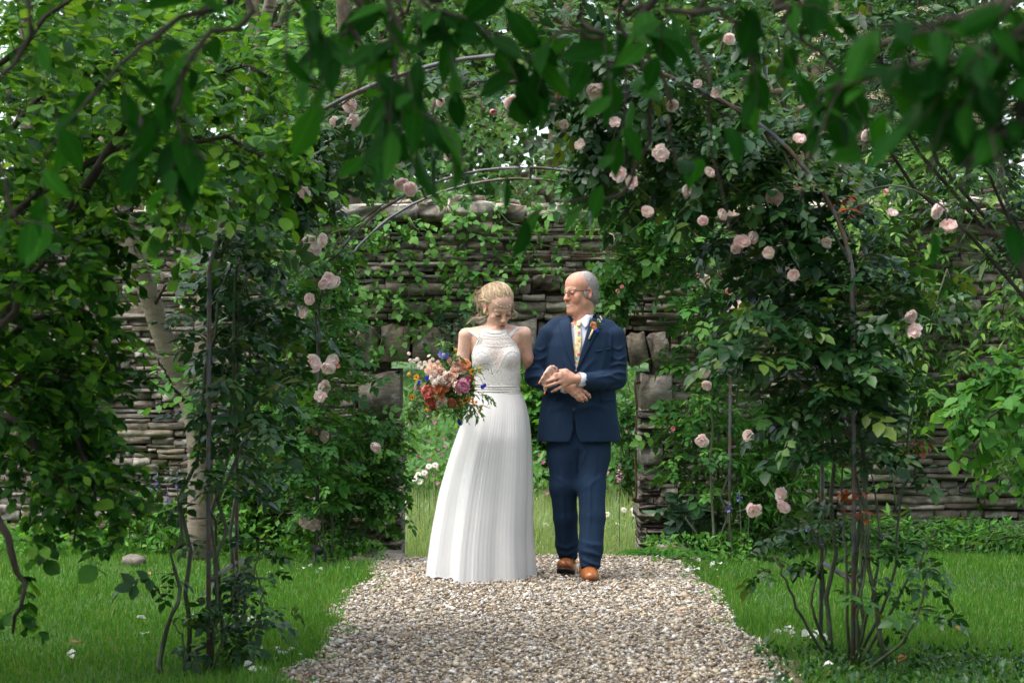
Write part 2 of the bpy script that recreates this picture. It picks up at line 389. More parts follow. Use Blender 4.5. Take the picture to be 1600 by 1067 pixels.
def mat_stone(name, light=1.0, lich=.6, moss=.5):
    m, nt, b, out = newmat(name); g = N(nt, 'ShaderNodeNewGeometry'); r = rnd_out(nt)
    base = ramp(nt, r, [(0, (.145, .122, .10)), (.2, (.25, .215, .175)), (.4, (.195, .148, .122)), (.6, (.31, .275, .232)), (.78, (.17, .155, .14)), (.92, (.40, .36, .305)), (1, (.27, .205, .148))])
    def nz(sc, vec=(1, 1, 1), det=5, rough=.6):
        mp = N(nt, 'ShaderNodeMapping'); mp.inputs['Scale'].default_value = vec; LK(nt, g.outputs['Position'], mp.inputs[0])
        n = N(nt, 'ShaderNodeTexNoise'); n.inputs['Scale'].default_value = sc; n.inputs['Detail'].default_value = det; n.inputs['Roughness'].default_value = rough
        LK(nt, mp.outputs[0], n.inputs['Vector']); return n.outputs['Fac']
    n1 = nz(9, (1, 1, 3), 8, .72); n2 = nz(11, (1, 1, 1.5), 7, .68); n3 = nz(3.4, (1, 1, 1), 8, .75); n4 = nz(30, (.5, .5, 3), 6, .7)
    c = mixc(nt, 1.0, base, ramp(nt, n1, [(.30, (.35 * light,) * 3), (.5, (.95 * light,) * 3), (.70, (1.7 * light, 1.62 * light, 1.5 * light))]), 'MULTIPLY')
    lf = ramp(nt, n2, [(.60 - .06 * lich, (0,) * 3), (.70 - .06 * lich, (.8 * lich,) * 3)]); c = mixc(nt, lf, c, (.46, .46, .40))
    mf = ramp(nt, n3, [(.54 - .05 * moss, (0,) * 3), (.70 - .05 * moss, (.75 * moss,) * 3)]); c = mixc(nt, mf, c, (.085, .095, .025))
    LK(nt, c, b.inputs['Base Color']); b.inputs['Roughness'].default_value = .85; b.inputs['Specular IOR Level'].default_value = .3
    h = N(nt, 'ShaderNodeMath', operation='ADD'); LK(nt, n1, h.inputs[0]); LK(nt, n4, h.inputs[1]); bump(nt, h.outputs[0], b, .6, .007)
    return m
M_stone = mat_stone('slate_stone', 1.05, .9, 1.0); M_cope = mat_stone('coping_stone_pale', 1.35, 1.0, .6)
M_core = plain('earth_mortar', (.085, .07, .055), .95, .5, 25, .6)
M_grey = mat_stone('lawn_rock', .55, .2, .3); M_big = mat_stone('lintel_granite', 1.05, .9, .3)

def mat_ground():
    m, nt, b, out = newmat('lawn_soil'); n = noise(nt, 1.3, 6, .65); n2 = noise(nt, 40, 3)
    c = ramp(nt, n.outputs['Fac'], [(.35, (.03, .075, .018)), (.55, (.05, .11, .025)), (.75, (.09, .095, .04))])
    c = mixc(nt, .5, c, ramp(nt, n2.outputs['Fac'], [(.3, (.4,) * 3), (.7, (1.4,) * 3)]), 'MULTIPLY')
    LK(nt, c, b.inputs['Base Color']); b.inputs['Roughness'].default_value = .95; bump(nt, n2.outputs['Fac'], b, .6, .02); return m
M_ground = mat_ground()
def mat_rnd(name, stops, rough=.7, spec=.3, bs=0, ns=30):
    m, nt, b, out = newmat(name); c = ramp(nt, rnd_out(nt), stops)
    if bs:
        n = noise(nt, ns, 4); c = mixc(nt, .6, c, ramp(nt, n.outputs['Fac'], [(.3, (.6,) * 3), (.7, (1.25,) * 3)]), 'MULTIPLY'); bump(nt, n.outputs['Fac'], b, bs, .004)
    LK(nt, c, b.inputs['Base Color']); b.inputs['Roughness'].default_value = rough; b.inputs['Specular IOR Level'].default_value = spec; return m
M_gravel = mat_rnd('gravel_chips', [(0, (.68, .61, .50)), (.16, (.38, .30, .205)), (.30, (.54, .45, .32)), (.44, (.24, .18, .12)), (.58, (.78, .75, .68)), (.70, (.30, .295, .30)), (.82, (.49, .40, .285)), (.92, (.115, .11, .108)), (1, (.36, .245, .15))], .6, .3, .3, 60)
M_gbed = plain('path_grit', (.20, .16, .115), .95, .5, 60, .8)
M_grass = leafmat('grass_blade', [(0, (.04, .15, .014)), (.5, (.075, .225, .022)), (.88, (.125, .29, .036)), (1, (.24, .26, .09))], .35, .5, 1.4, .3)
M_meadow = leafmat('meadow_blade', [(0, (.19, .33, .12)), (.5, (.28, .42, .18)), (1, (.44, .48, .28))], .45, .55, 1.3, .3)
def mat_metal():
    m, nt, b, out = newmat('weathered_grey_tube'); n = noise(nt, 7, 5, .65)
    c = ramp(nt, n.outputs['Fac'], [(.36, (.06, .062, .072)), (.48, (.12, .122, .135)), (.54, (.12, .075, .055)), (.70, (.08, .045, .032))])
    LK(nt, c, b.inputs['Base Color']); b.inputs['Roughness'].default_value = .5; b.inputs['Metallic'].default_value = .25; bump(nt, n.outputs['Fac'], b, .2, .003); return m
M_tube = mat_metal()
M_rust = plain('rusty_iron', (.09, .045, .03), .85, .4, 25, .4)
M_wood = plain('mossy_timber', (.13, .095, .055), .9, .45, 14, .6)
M_rosepink = petalmat('pale_pink_petal', [(0, (.88, .64, .62)), (.4, (.91, .76, .73)), (.8, (.92, .85, .81)), (1, (.84, .72, .58))], .45)
M_bud = petalmat('pink_bud', [(0, (.72, .30, .28)), (1, (.75, .45, .40))], .2)
M_white = petalmat('white_petal', [(0, (.80, .80, .76)), (1, (.84, .82, .76))], .3)

# ================================================================== GROUND
def sstep(a, b, x): t = np.clip((x - a) / (b - a), 0, 1); return t * t * (3 - 2 * t)
def gz(x, y):
    x = np.asarray(x, float); y = np.asarray(y, float)
    z = -.30 * sstep(13.2, 15.0, y) * sstep(1.35, .85, np.abs(x - .1)) * (1 - sstep(15.5, 18.5, y))
    z = z - .3 * sstep(14.5, 15.0, y) * (1 - sstep(15.5, 18.5, y)) * sstep(.85, 1.35, np.abs(x - .1)) + 1.2 * sstep(20, 34, y) + 9 * sstep(40, 110, y)
    return z + .012 * np.sin(x * 2.1 + y * .7) * np.sin(y * 1.7 - x) * (1 - sstep(16, 20, y)) * 1.0
def build_ground():
    xs = np.concatenate([np.linspace(-90, -7, 14), np.linspace(-6, 6, 61), np.linspace(7, 90, 14)])
    ys = np.concatenate([np.linspace(-40, 3, 10), np.linspace(4, 22, 91), np.linspace(24, 140, 30)])
    X, Y = np.meshgrid(xs, ys, indexing='ij'); Z = gz(X, Y) - .008
    V = np.stack([X, Y, Z], -1).reshape(-1, 3); ny = len(ys)
    i, j = np.meshgrid(np.arange(len(xs) - 1), np.arange(ny - 1), indexing='ij'); a = (i * ny + j).ravel()
    q = np.stack([a, a + ny, a + ny + 1, a + 1], -1)
    o = link('ground', mesh_np('ground', V, None, q, [M_ground])); tag(o, 'green lawn and soil under the arches, running on behind the wall', 'ground', kind='structure')
build_ground()
PX0, PX1, PY1 = -.82, 1.03, 13.25
def path_edge(y, side):
    y = np.asarray(y, float); w = .05 * np.sin(y * 2.3 + side) + .03 * np.sin(y * 6.1 + side * 2)
    return (PX0 if side < 0 else PX1 + .0) + w * (1 if side < 0 else .5)
def build_path():
    ys = np.linspace(3, PY1, 60); V = []; q = []
    for i, y in enumerate(ys):
        for t in np.linspace(0, 1, 9):
            x = path_edge(y, -1) * (1 - t) + path_edge(y, 1) * t; V.append((x, y, float(gz(x, y)) + .006 + .012 * math.sin(math.pi * t)))
    for i in range(59):
        for j in range(8): a = i * 9 + j; q.append((a, a + 1, a + 10, a + 9))
    o = link('path', mesh_np('path', np.array(V), None, q, [M_gbed])); tag(o, 'grit bed of the garden path between the two lawns', 'path', kind='structure')
    ico = []
    for k in range(9):
        an = np.arange(5) * 2 * math.pi / 5 + rng.normal(0, .25, 5); v = np.concatenate([np.stack([np.cos(an) * .5, np.sin(an) * .5, rng.normal(0, .12, 5)], -1), [[.06, .05, .42], [-.05, .04, -.42]]])
        f = np.array([[i, (i + 1) % 5, 5] for i in range(5)] + [[(i + 1) % 5, i, 6] for i in range(5)])
        v = v * np.exp(rng.normal(0, .22, (len(v), 1))) ; v[:, 2] *= .5; v[:, 1] *= .75; ico.append((v, f, np.zeros((0, 4), int)))
    n = 54000; y = 6.8 + (PY1 + .15 - 6.8) * rng.random(n) ** .9; t = rng.random(n); e0, e1 = path_edge(y, -1), path_edge(y, 1)
    x = e0 + (e1 - e0) * (t * 1.04 - .02); sp = rng.random(n) < .02; x = np.where(sp, x + rng.normal(0, .12, n), x)
    z = gz(x, y) + .012 + .012 * np.sin(math.pi * np.clip(t, 0, 1)) + rng.uniform(-.004, .016, n)
    sz = .0188 * np.exp(rng.normal(0, .38, n)); d = nrmz(np.stack([rng.normal(0, 1, n), rng.normal(0, 1, n), rng.normal(0, .3, n)], -1))
    nm = nrmz(np.stack([rng.normal(0, .35, n), rng.normal(0, .35, n), np.ones(n)], -1)); mb = MB(); w = rng.integers(0, 9, n); pos = np.stack([x, y, z], -1)
    for k in range(9):
        m = w == k; V, T, Q = place_tpl(ico[k], pos[m], d[m], nm[m], sz[m]); mb.add(V, T, None, np.repeat(rng.random(m.sum()), len(ico[k][1])))
    o = mb.build('gravel', M_gravel, None, smooth=False, kind='stuff'); tag(o, 'pale cream, white and grey gravel chips of the path', 'gravel')
build_path()

def blades(name, mat, x, y, h, wd, lean=.45, label=None, seed=0):
    r = np.random.default_rng(seed); n = len(x); z = gz(x, y) - .006; a = r.uniform(0, 6.283, n); h = h * np.exp(r.normal(0, .3, n))
    dx, dy = np.cos(a), np.sin(a); b = r.uniform(0, 6.283, n); l = np.abs(r.normal(0, lean, n)) * h; lx, ly = np.cos(b) * l, np.sin(b) * l
    P = np.stack([x, y, z], -1); s = np.stack([dx, dy, np.zeros(n)], -1) * (wd / 2); mid = P + np.stack([lx * .3, ly * .3, h * .55], -1); tip = P + np.stack([lx, ly, h * np.sqrt(np.maximum(.1, 1 - .4 * (l / h) ** 2))], -1)
    V = np.stack([P - s, P + s, mid + s * .8, mid - s * .8, tip], 1).reshape(-1, 3); k = np.arange(n)[:, None] * 5
    T = np.array([[3, 2, 4]]) + k; Q = np.array([[0, 1, 2, 3]]) + k; c = r.random(n)
    o = link(name, mesh_np(name, V, T, Q, [mat], np.concatenate([c, c]))); tag(o, label, 'grass', kind='stuff'); return o
def lawn():
    r = np.random.default_rng(3); n = 310000
    y = 7.4 + 7.0 * r.random(n) ** 1.1; hw = y * .262 + .7; x = r.uniform(-1, 1, n) * hw
    e0, e1 = path_edge(y, -1), path_edge(y, 1); out = (x < e0 + r.normal(0, .02, n)) | (x > e1 + .02 + r.normal(0, .015, n)) ; far = y > 13.1
    ok = out & ~(far & (x > -1.3) & (x < 1.25))
    patch = .5 + .5 * np.sin(x * 3.1 + 1.3 * np.sin(y * 1.9)) * np.sin(y * 2.3 + x); ok &= r.random(n) < .55 + .45 * patch
    x, y, patch = x[ok], y[ok], patch[ok]
    blades('grass', M_grass, x, y, .024 + .018 * patch + .025 * (np.abs(x - np.where(x < 0, -.9, 1.1)) < .12), .0045, .5, 'short lawn grass either side of the gravel path', 4)
    n = 26000; y = r.uniform(14.9, 21, n); x = r.uniform(-1.15, 1.35, n) * y / 15
    blades('meadow_grass', M_meadow, x, y, .16, .007, .6, 'long yellow-green meadow grass seen through the doorway', 5)
lawn()
def litter():
    r = np.random.default_rng(14); n = 150; y = 7.6 + 5.4 * r.random(n); e0, e1 = path_edge(y, -1), path_edge(y, 1); t = np.where(r.random(n) < .6, np.where(r.random(n) < .5, .08, .92) + r.normal(0, .07, n), r.random(n)); x = e0 + (e1 - e0) * np.clip(t, -.03, 1.03)
    L = leaf_tpl(.5, 3, .45, .4, .3); mb = MB(); pos = np.stack([x, y, gz(x, y) + .03], -1); V, T, Q = place_tpl(L, pos, r.normal(0, 1, (n, 3)) * np.array([1, 1, .25]), nrmz(r.normal(0, .4, (n, 3)) + np.array([0, 0, 1])), r.uniform(.015, .045, n)); c = r.random(n)
    mb.add(V, T, None, np.repeat(c, len(L[1]))); mb.Q.append(Q); mb.rq.append(np.repeat(c, len(L[2]))); mb.mq.append(np.zeros(len(Q)))
    m = leafmat('litter_leaf', [(0, (.16, .08, .035)), (.4, (.28, .16, .07)), (.6, (.10, .15, .03)), (.8, (.20, .11, .05)), (1, (.05, .13, .02))], .15, .6, 1.2)
    o = mb.build('leaf_litter', m, None, kind='stuff'); tag(o, 'small brown and green leaves fallen on the gravel', 'leaf litter')
    n = 46; y = 7.7 + 5.2 * r.random(n); sd = r.random(n) < .5; x = np.where(sd, path_edge(y, -1), path_edge(y, 1)) + np.where(sd, 1, -1) * np.abs(r.normal(.02, .05, n)); mb = MB()
    for k in range(n):
        a = r.uniform(0, 6.28) + np.arange(7) * .9; d = np.stack([np.cos(a), np.sin(a), r.uniform(.3, 1.2, 7)], -1); V, T, Q = place_tpl(leaf_tpl(.42, 2), np.tile([x[k], y[k], float(gz(x[k], y[k])) + .015], (7, 1)), d, np.tile([0, 0, 1.], (7, 1)), r.uniform(.025, .05, 7)); mb.add(V, T, None, np.repeat(r.random(7), 4))
    o = mb.build('path_weeds', ML['herb'], None, kind='stuff'); tag(o, 'tiny weeds sprouting along the gravel edges', 'weeds')
litter()

# ================================================================== STONE WALL
WY = 14.5
def wx(px): return (px - 800) * WY / FPX
def wz(py): return CAMZ - (py - HZ) * WY / FPX
OX0, OX1, OZ = wx(628), wx(998), wz(571)
def stone_tpl(r, nx=4, nz=3):
    us = np.linspace(-.5, .5, nx); vs_ = np.linspace(-.5, .5, nz); V = []
    for v in vs_:
        for u in us: V.append((u * .95 + r.normal(0, .02), r.normal(0, .06), v * .93 + r.normal(0, .06)))
    per = [(i, 0) for i in range(nx)] + [(nx - 1, j) for j in range(1, nz)] + [(i, nz - 1) for i in range(nx - 2, -1, -1)] + [(0, j) for j in range(nz - 2, 0, -1)]
    Q = [(j * nx + i, j * nx + i + 1, (j + 1) * nx + i + 1, (j + 1) * nx + i) for j in range(nz - 1) for i in range(nx - 1)]
    pi_ = [j * nx + i for i, j in per]; n = len(per); b = len(V)
    for i, j in per: V.append((us[i] + r.normal(0, .018), .055 + r.normal(0, .03), vs_[j] + r.normal(0, .05)))
    for i, j in per: V.append((us[i], 1, vs_[j]))
    for k in range(n):
        l = (k + 1) % n; Q += [(pi_[l], pi_[k], b + k, b + l), (b + l, b + k, b + n + k, b + n + l)]
    return np.array(V), np.zeros((0, 3), int), np.array(Q)
def build_wall():
    r = np.random.default_rng(21); root = thing('garden_wall', 'old dry slate wall with a doorway behind the couple', 'wall', (0, WY, 0))
    mb = MB()
    def box(mb, x0, x1, y0, y1, z0, z1, mi=0):
        V = [(x, y, z) for x in (x0, x1) for y in (y0, y1) for z in (z0, z1)]
        mb.add(V, None, [(0, 1, 3, 2), (4, 6, 7, 5), (0, 4, 5, 1), (2, 3, 7, 6), (0, 2, 6, 4), (1, 5, 7, 3)], mi=mi)
    XL, XR, TOP = -5.6, 5.6, wz(345)
    box(mb, XL, OX0 - .1, WY + .07, WY + .53, -.4, TOP); box(mb, OX1 + .1, XR, WY + .07, WY + .53, -.4, TOP); box(mb, OX0 - .098, OX1 + .098, WY + .07, WY + .53, OZ + .03, TOP)
    mb.build('wall_core', M_core, root, smooth=False)
    tp = [stone_tpl(r) for _ in range(14)]; mes = [mesh_np('stone', t[0], None, t[2], [M_stone], smooth=False) for t in tp]
    big = [mesh_np('lintel_stone', t[0], None, t[2], [M_big], smooth=False) for t in tp[:6]]; cope = [mesh_np('coping_stone', t[0], None, t[2], [M_cope], smooth=False) for t in tp]
    S = []   # x0,x1,z0,z1,depth,proud
    sp = [(556, 592, 506, 569), (594, 641, 499, 570), (643, 706, 501, 571), (708, 772, 500, 571), (774, 838, 503, 571), (840, 905, 501, 571), (907, 978, 500, 569), (980, 1012, 514, 571), (1014, 1048, 518, 574), (560, 627, 583, 652), (999, 1050, 584, 640), (1000, 1036, 694, 728), (832, 876, 428, 454)]
    spz = [(wx(a), wx(b), wz(d), wz(c)) for a, b, c, d in sp]
    z = -.32
    while z < TOP - .02:
        h = float(np.clip(np.exp(r.normal(math.log(.047), .48)), .022, .15)); h = min(h, TOP - z + .02); x = XL + r.uniform(0, .3)
        while x < XR:
            l = float(np.clip(np.exp(r.normal(math.log(.15), .62)), .05, .62)) * (1 if h > .05 else 1.15); x1 = x + l
            segs = [(x, x1)]
            for a, b, c, d in [(OX0, OX1, -1, OZ)] + spz:
                if z + h > c + .01 and z < d - .01:
                    ns = []
                    for u, v in segs:
                        if v <= a or u >= b: ns.append((u, v))
                        else:
                            if a - u > .04: ns.append((u, a))
                            if v - b > .04: ns.append((b, v))
                    segs = ns
            for u, v in segs:
                j = abs(v - OX0) < .02 or abs(u - OX1) < .02
                dep = .5 if j and z < OZ else .2
                if h > .055 and r.random() < .38:
                    f = r.uniform(.3, .7); S.append((u, v, z, z + h * f, dep, r.uniform(-.025, .03))); q = u + (v - u) * r.uniform(.3, .7) if v - u > .25 else v
                    S.append((u, q, z + h * f, z + h, dep, r.uniform(-.03, .03)))
                    if q < v: S.append((q, v, z + h * f, z + h, dep if v > OX0 - .02 and v < OX1 else .2, r.uniform(-.03, .03)))
                else: S.append((u, v, z + r.normal(0, .005), z + h + r.normal(0, .006), dep, r.uniform(-.03, .035)))
            x = x1
        z += h
    L0 = np.array([0, WY, 0])
    def put(me, name, u, v, z0, z1, dep, pr, gap=.005, ry=0.0):
        o = bpy.data.objects.new(name, me); COL.link(o); o.parent = root; o.location = ((u + v) / 2, -pr, (z0 + z1) / 2)
        o.scale = (max(.02, v - u - gap), dep, max(.015, z1 - z0 - gap)); o.rotation_euler = (r.normal(0, .03), ry + r.normal(0, .007), r.normal(0, .02))
    for k, (a, b, c, d) in enumerate(spz):
        lean = {0: .10, 1: .05, 7: -.22, 8: -.30}.get(k, 0)
        put(big[k % 6], 'lintel_stone' if k < 9 else 'stone', a, b, c + (.02 * r.random() if k < 9 else 0), d + (r.uniform(-.05, .04) if k < 9 else 0), .42 if k < 9 else .5, .02 + .01 * r.random(), .008, lean)
    vis = []
    for s in S:
        p0, p1 = project(np.array([s[0], WY, s[3]])), project(np.array([s[1], WY, s[2]])); w_ = min(p1[0], 1590) - max(p0[0], 20)
        hid = (p0[0] > 690 and p1[0] < 980 and p0[1] > 500)
        vis.append(0 if hid or w_ < 8 or p1[1] > 860 or p1[0] < 150 else w_ * (p1[1] - p0[1]) * (1.5 if 420 < (p0[0] + p1[0]) / 2 < 1060 else 1))
    order = np.argsort(-np.array(vis)); obj = set(order[:286].tolist()); mb = MB()
    for i, s in enumerate(S):
        k = r.integers(0, len(tp))
        if i in obj: put(mes[k], 'stone', *s)
        else:
            v = tp[k][0] * np.array([max(.02, s[1] - s[0] - .005), s[4], max(.015, s[3] - s[2] - .005)]) + np.array([(s[0] + s[1]) / 2, WY - s[5], (s[2] + s[3]) / 2]); mb.add(v, None, tp[k][2], r.random())
    mb.build('small_stones', M_stone, root, smooth=False, kind='stuff')
    x = XL
    while x < XR:      # coping: rough pale slabs of uneven height
        l = r.uniform(.18, .55); h = r.uniform(.06, .15); put(cope[r.integers(0, len(tp))], 'coping_stone', x, x + l, TOP - .01, TOP + h, .62, .05 + r.uniform(-.02, .03), .01, r.normal(0, .05))
        if r.random() < .5: put(cope[r.integers(0, len(tp))], 'coping_stone', x + .03, x + l * .8, TOP + h - .01, TOP + h + r.uniform(.03, .07), .4, r.uniform(-.05, .02), .01, r.normal(0, .08))
        x += l
    # wall beyond the rows: back face is the core
build_wall()
t = thing('training_wire', 'thin grey wire strung along the wall right of the man', 'wire', (0, WY, 0))
mb = MB(); tube(mb, curve([at(400, 402, WY - .09), at(700, 397, WY - .09), at(1130, 404, WY - .09), at(1300, 400, WY - .09), at(1640, 395, WY - .09)], 30), .0035, 5); mb.build('strand', M_tube, t)
mb = MB()
for px in (640, 1140, 1420): tube(mb, [at(px, 400, WY - .09), at(px, 400, WY + .1)], .006, 5)
mb.build('eyelet', M_rust, t)
t = thing('gate_rod', 'rusty iron rod hanging on the right side of the doorway', 'iron rod', at(994, 690, WY - .03))
mb = MB(); tube(mb, curve([at(1000, 596, WY - .01), at(992, 600, WY - .05), at(995, 640, WY - .05), at(993, 700, WY - .05), at(994, 772, WY - .05), at(989, 778, WY - .06), at(994, 784, WY - .04), at(1003, 782, WY)], 30), .008, 6); mb.build('rod', M_rust, t)
mb = MB()
for yy in (597, 782): tube(mb, [at(1006, yy, WY + .03), at(993, yy, WY - .05)], .013, 8)
mb.build('staple', M_rust, t)
t = thing('timber_edging', 'low mossy timber board edging the gravel at lower right', 'edging board', (1.08, 7.4, 0))
mb = MB()
def board(mb, x0, y0, x1, y1, w, z0, z1):
    d = nrmz(np.array([x1 - x0, y1 - y0])); s = np.array([-d[1], d[0]]) * w / 2; V = []
    for yy in np.linspace(0, 1, 6):
        c = np.array([x0, y0]) * (1 - yy) + np.array([x1, y1]) * yy + rng.normal(0, .004, 2)
        for sg, zz in ((-1, z0), (1, z0), (1, z1), (-1, z1)): V.append((*(c + s * sg), zz + rng.normal(0, .003)))
    Q = [(a + i, a + (i + 1) % 4, a + 4 + (i + 1) % 4, a + 4 + i) for a in range(0, 20, 4) for i in range(4)] + [(3, 2, 1, 0), (20, 21, 22, 23)]
    mb.add(V, None, Q)
board(mb, 1.07, 6.8, 1.065, 8.9, .035, -.06, .035); mb.build('board', M_wood, t, smooth=False)
mb = MB(); board(mb, 1.105, 8.35, 1.105, 8.40, .04, -.1, .05); mb.build('peg', M_wood, t, smooth=False)

# ================================================================== ROSE ARCHES
AC, AH, ASP, AR = .075, 1.285, 1.5, .95
def hoop_pts(y, n=40):
    p = [(AC - AH, y, -.05), (AC - AH, y, .7)]; a = np.linspace(math.pi, 0, n)
    p += [(AC + AH * math.cos(t), y, ASP + AR * math.sin(t)) for t in a]; return np.array(p + [(AC + AH, y, .7), (AC + AH, y, -.05)])
def hoop_boxes(p, y, d0, d1, r, ymax=1e9):
    for d in np.arange(d0, d1, 1.5):
        q = project(hoop_at(y, d)); p.clear((q[0] - r, q[1] - r, q[0] + r, q[1] + r), 1.0, ymax)
def hoop_at(y, deg): t = math.radians(deg); return np.array([AC + AH * math.cos(t), y, ASP + AR * math.sin(t)])
def rose_arch(y0, y1, label, seed):
    r = np.random.default_rng(seed); root = thing('rose_arch', label, 'arch', (AC, y0, 0), 'metal rose arches over the path')
    for y in (y0, y1):
        P = hoop_pts(y); P[:, :2] += r.normal(0, .004, (len(P), 2)); mb = MB(); tube(mb, P, .0092, 10); mb.build('hoop', M_tube, root)
    for sgn, z in ((-1, .35), (-1, 1.0), (1, .35), (1, 1.0)):
        mb = MB(); x = AC + sgn * AH; tube(mb, [(x, y0, z), (x, y1, z)], .010, 8); mb.build('rung', M_tube, root)
    for a in (25, 57, 88, 120, 152):
        mb = MB(); tube(mb, [hoop_at(y0, a), hoop_at(y1, a)], .010, 8); mb.build('rung', M_tube, root)
rose_arch(8.5, 9.35, 'tall grey metal arch nearest the camera, wrapped in roses', 1)
rose_arch(13.3, 14.1, 'grey metal arch just before the wall, behind the couple', 2)
# ================================================================== BLOOMS
def bloom_mesh(name, mat, r, rings=((.38, 5, 1.5), (.62, 6, 1.25), (.85, 7, 1.1), (1.0, 7, .95)), jit=.08):
    """a cupped, many-petalled flower of radius 1 with its axis along +Z"""
    mb = MB()
    for R, n, th in rings:
        for k in range(n):
            f0 = (k + r.uniform(-.2, .2)) * 2 * math.pi / n + R * 2; wdt = 1.25 * math.pi / n * (1 + r.uniform(0, .2)); V = []
            tm = math.pi * .5 * th * r.uniform(.9, 1.1); RR = R * r.uniform(.92, 1.08)
            for j in range(4):
                v = j / 3; th_ = tm * v
                for i in range(4):
                    u = i / 1.5 - 1; ph = f0 + u * wdt * (.55 + .45 * math.sin(math.pi * min(v * .8 + .1, 1)))
                    rr = RR * (1 + .07 * v * (abs(u) - .4)) + r.normal(0, jit * .25); q = math.sin(min(th_, 1.9)) * rr
                    V.append((math.cos(ph) * q, math.sin(ph) * q, -math.cos(th_) * RR * .8 - .1 * abs(u) * v))
            Q = [(j * 4 + i, j * 4 + i + 1, (j + 1) * 4 + i + 1, (j + 1) * 4 + i) for j in range(3) for i in range(3)]
            mb.add(V, None, Q, r.random() * .5 + .5 * (1 - R) if R < .5 else r.random())
    return mb.mesh(name, [mat])
_br = np.random.default_rng(77)
ROSE_ME = [bloom_mesh('rose_bloom', M_rosepink, _br) for _ in range(5)]
LOOSE_ME = [bloom_mesh('rose_bloom', M_rosepink, _br, ((.5, 4, 1.2), (.8, 5, 1.0), (1.0, 6, .75)), .3) for _ in range(3)]
BUD_ME = [bloom_mesh('rose_bud', M_bud, _br, ((.45, 4, 1.75), (.6, 5, 1.7)), .05) for _ in range(2)]
def put_mesh(name, me, parent, pos, axis, size, squash=1.0, roll=None):
    o = bpy.data.objects.new(name, me); COL.link(o); o.parent = parent
    q = Vector(axis).to_track_quat('Z', 'Y').to_matrix() @ Matrix.Rotation(rng.uniform(0, 6.28) if roll is None else roll, 3, 'Z')
    M = np.eye(4); M[:3, :3] = np.array(q) * np.array([size, size, size * squash]); M[:3, 3] = np.asarray(pos) - (root_loc(parent) if parent else 0)
    o.matrix_basis = Matrix(M.tolist()); return o
def bare(p, lst, Y):
    for px, py, rp, k in lst: p.clear((px - rp * .9, py - rp * .9, px + rp * .9, py + rp * .9), 1.0, Y + .12)
def roses(root, lst, Y, dy=.25):
    """lst of (px, py, radius px, kind): blooms of a climbing rose with a short stalk"""
    st = []
    for px, py, rp, k in lst:
        y = Y + rng.uniform(-dy, dy); p = at(px, py, y); rad = rp * y / FPX
        ax = nrmz(np.array([rng.normal(0, .5), -.8, rng.normal(-.1, .4)]))
        me = (BUD_ME if k == 'b' else LOOSE_ME if k == 'l' else ROSE_ME); put_mesh('rose_bud' if k == 'b' else 'rose_bloom', me[rng.integers(0, len(me))], root, p, ax, rad * 1.05, .95)
        st.append(np.stack([p - ax * rad * .6, p - ax * rad * 1.5 + np.array([0, 0, -.01]), p - ax * rad * 3 + np.array([rng.normal(0, .03), .02, -.06])]))
    V, q = tubes(np.array(st), np.full((len(st), 3), .0022), 4); mb = MB(); mb.add(V, None, q); mb.build('stalks', M_twig, root, kind='stuff')

A = at
# ================================================================== CLIMBING ROSES ON THE FRONT ARCH
fr = thing('climbing_rose', 'dark climbing rose on the right post of the front arch', 'climbing rose', (1.36, 8.9, 0), 'climbing roses on the arches')
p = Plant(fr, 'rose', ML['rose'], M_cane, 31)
yb = 8.7
for bx, pts, n in [
    (1300, [(1300, 900, 8.8), (1310, 700, 8.7), (1290, 520, 8.7), (1230, 380, 8.8), (1160, 240, 8.9)], 60),
    (1330, [(1335, 900, 8.6), (1345, 720, 8.6), (1335, 560, 8.6), (1325, 420, 8.6), (1270, 300, 8.7), (1180, 190, 8.7)], 60),
    (1350, [(1350, 900, 9.0), (1335, 700, 9.1), (1280, 560, 9.2), (1220, 450, 9.2), (1150, 360, 9.2)], 50),
    (1365, [(1355, 860, 8.5), (1330, 690, 8.55), (1260, 610, 8.5), (1190, 470, 8.5)], 45)]:
    base = np.array([(bx - 800) * 8.8 / FPX, pts[0][2], 0.0]); p.branch([base] + [A(*q) for q in pts], .011, .005, int(n * 1.2), .27, 5, .135, .25, .1, .35, .42, name='cane', jit=.02)
for pts, n, tl in [  # arms over the hoop, both tubes
    ([(1240, 270, 8.5), (1180, 190, 8.5), (1050, 122, 8.5), (930, 95, 8.55), (850, 86, 8.5)], 55, .22), ([(1180, 260, 9.3), (1080, 185, 9.3), (960, 145, 9.3), (860, 135, 9.3)], 55, .24),
    ([(1180, 300, 9.0), (1080, 200, 9.0), (1000, 150, 9.0), (920, 150, 9.0)], 60, .25), ([(1120, 330, 9.1), (1020, 260, 9.1), (930, 220, 9.2)], 45, .2), ([(1230, 330, 8.6), (1150, 290, 8.6), (1090, 240, 8.7)], 45, .26), ([(1100, 140, 8.9), (1130, 60, 8.9), (1180, 10, 9)], 22, .25), ([(960, 120, 9.0), (900, 60, 9.0), (880, 10, 9)], 20, .22)]:
    p.branch([A(*q) for q in pts], .008, .003, int(n * 1.15), tl, 4, .125, .3, .15, .4, .0, name='cane', jit=.015)
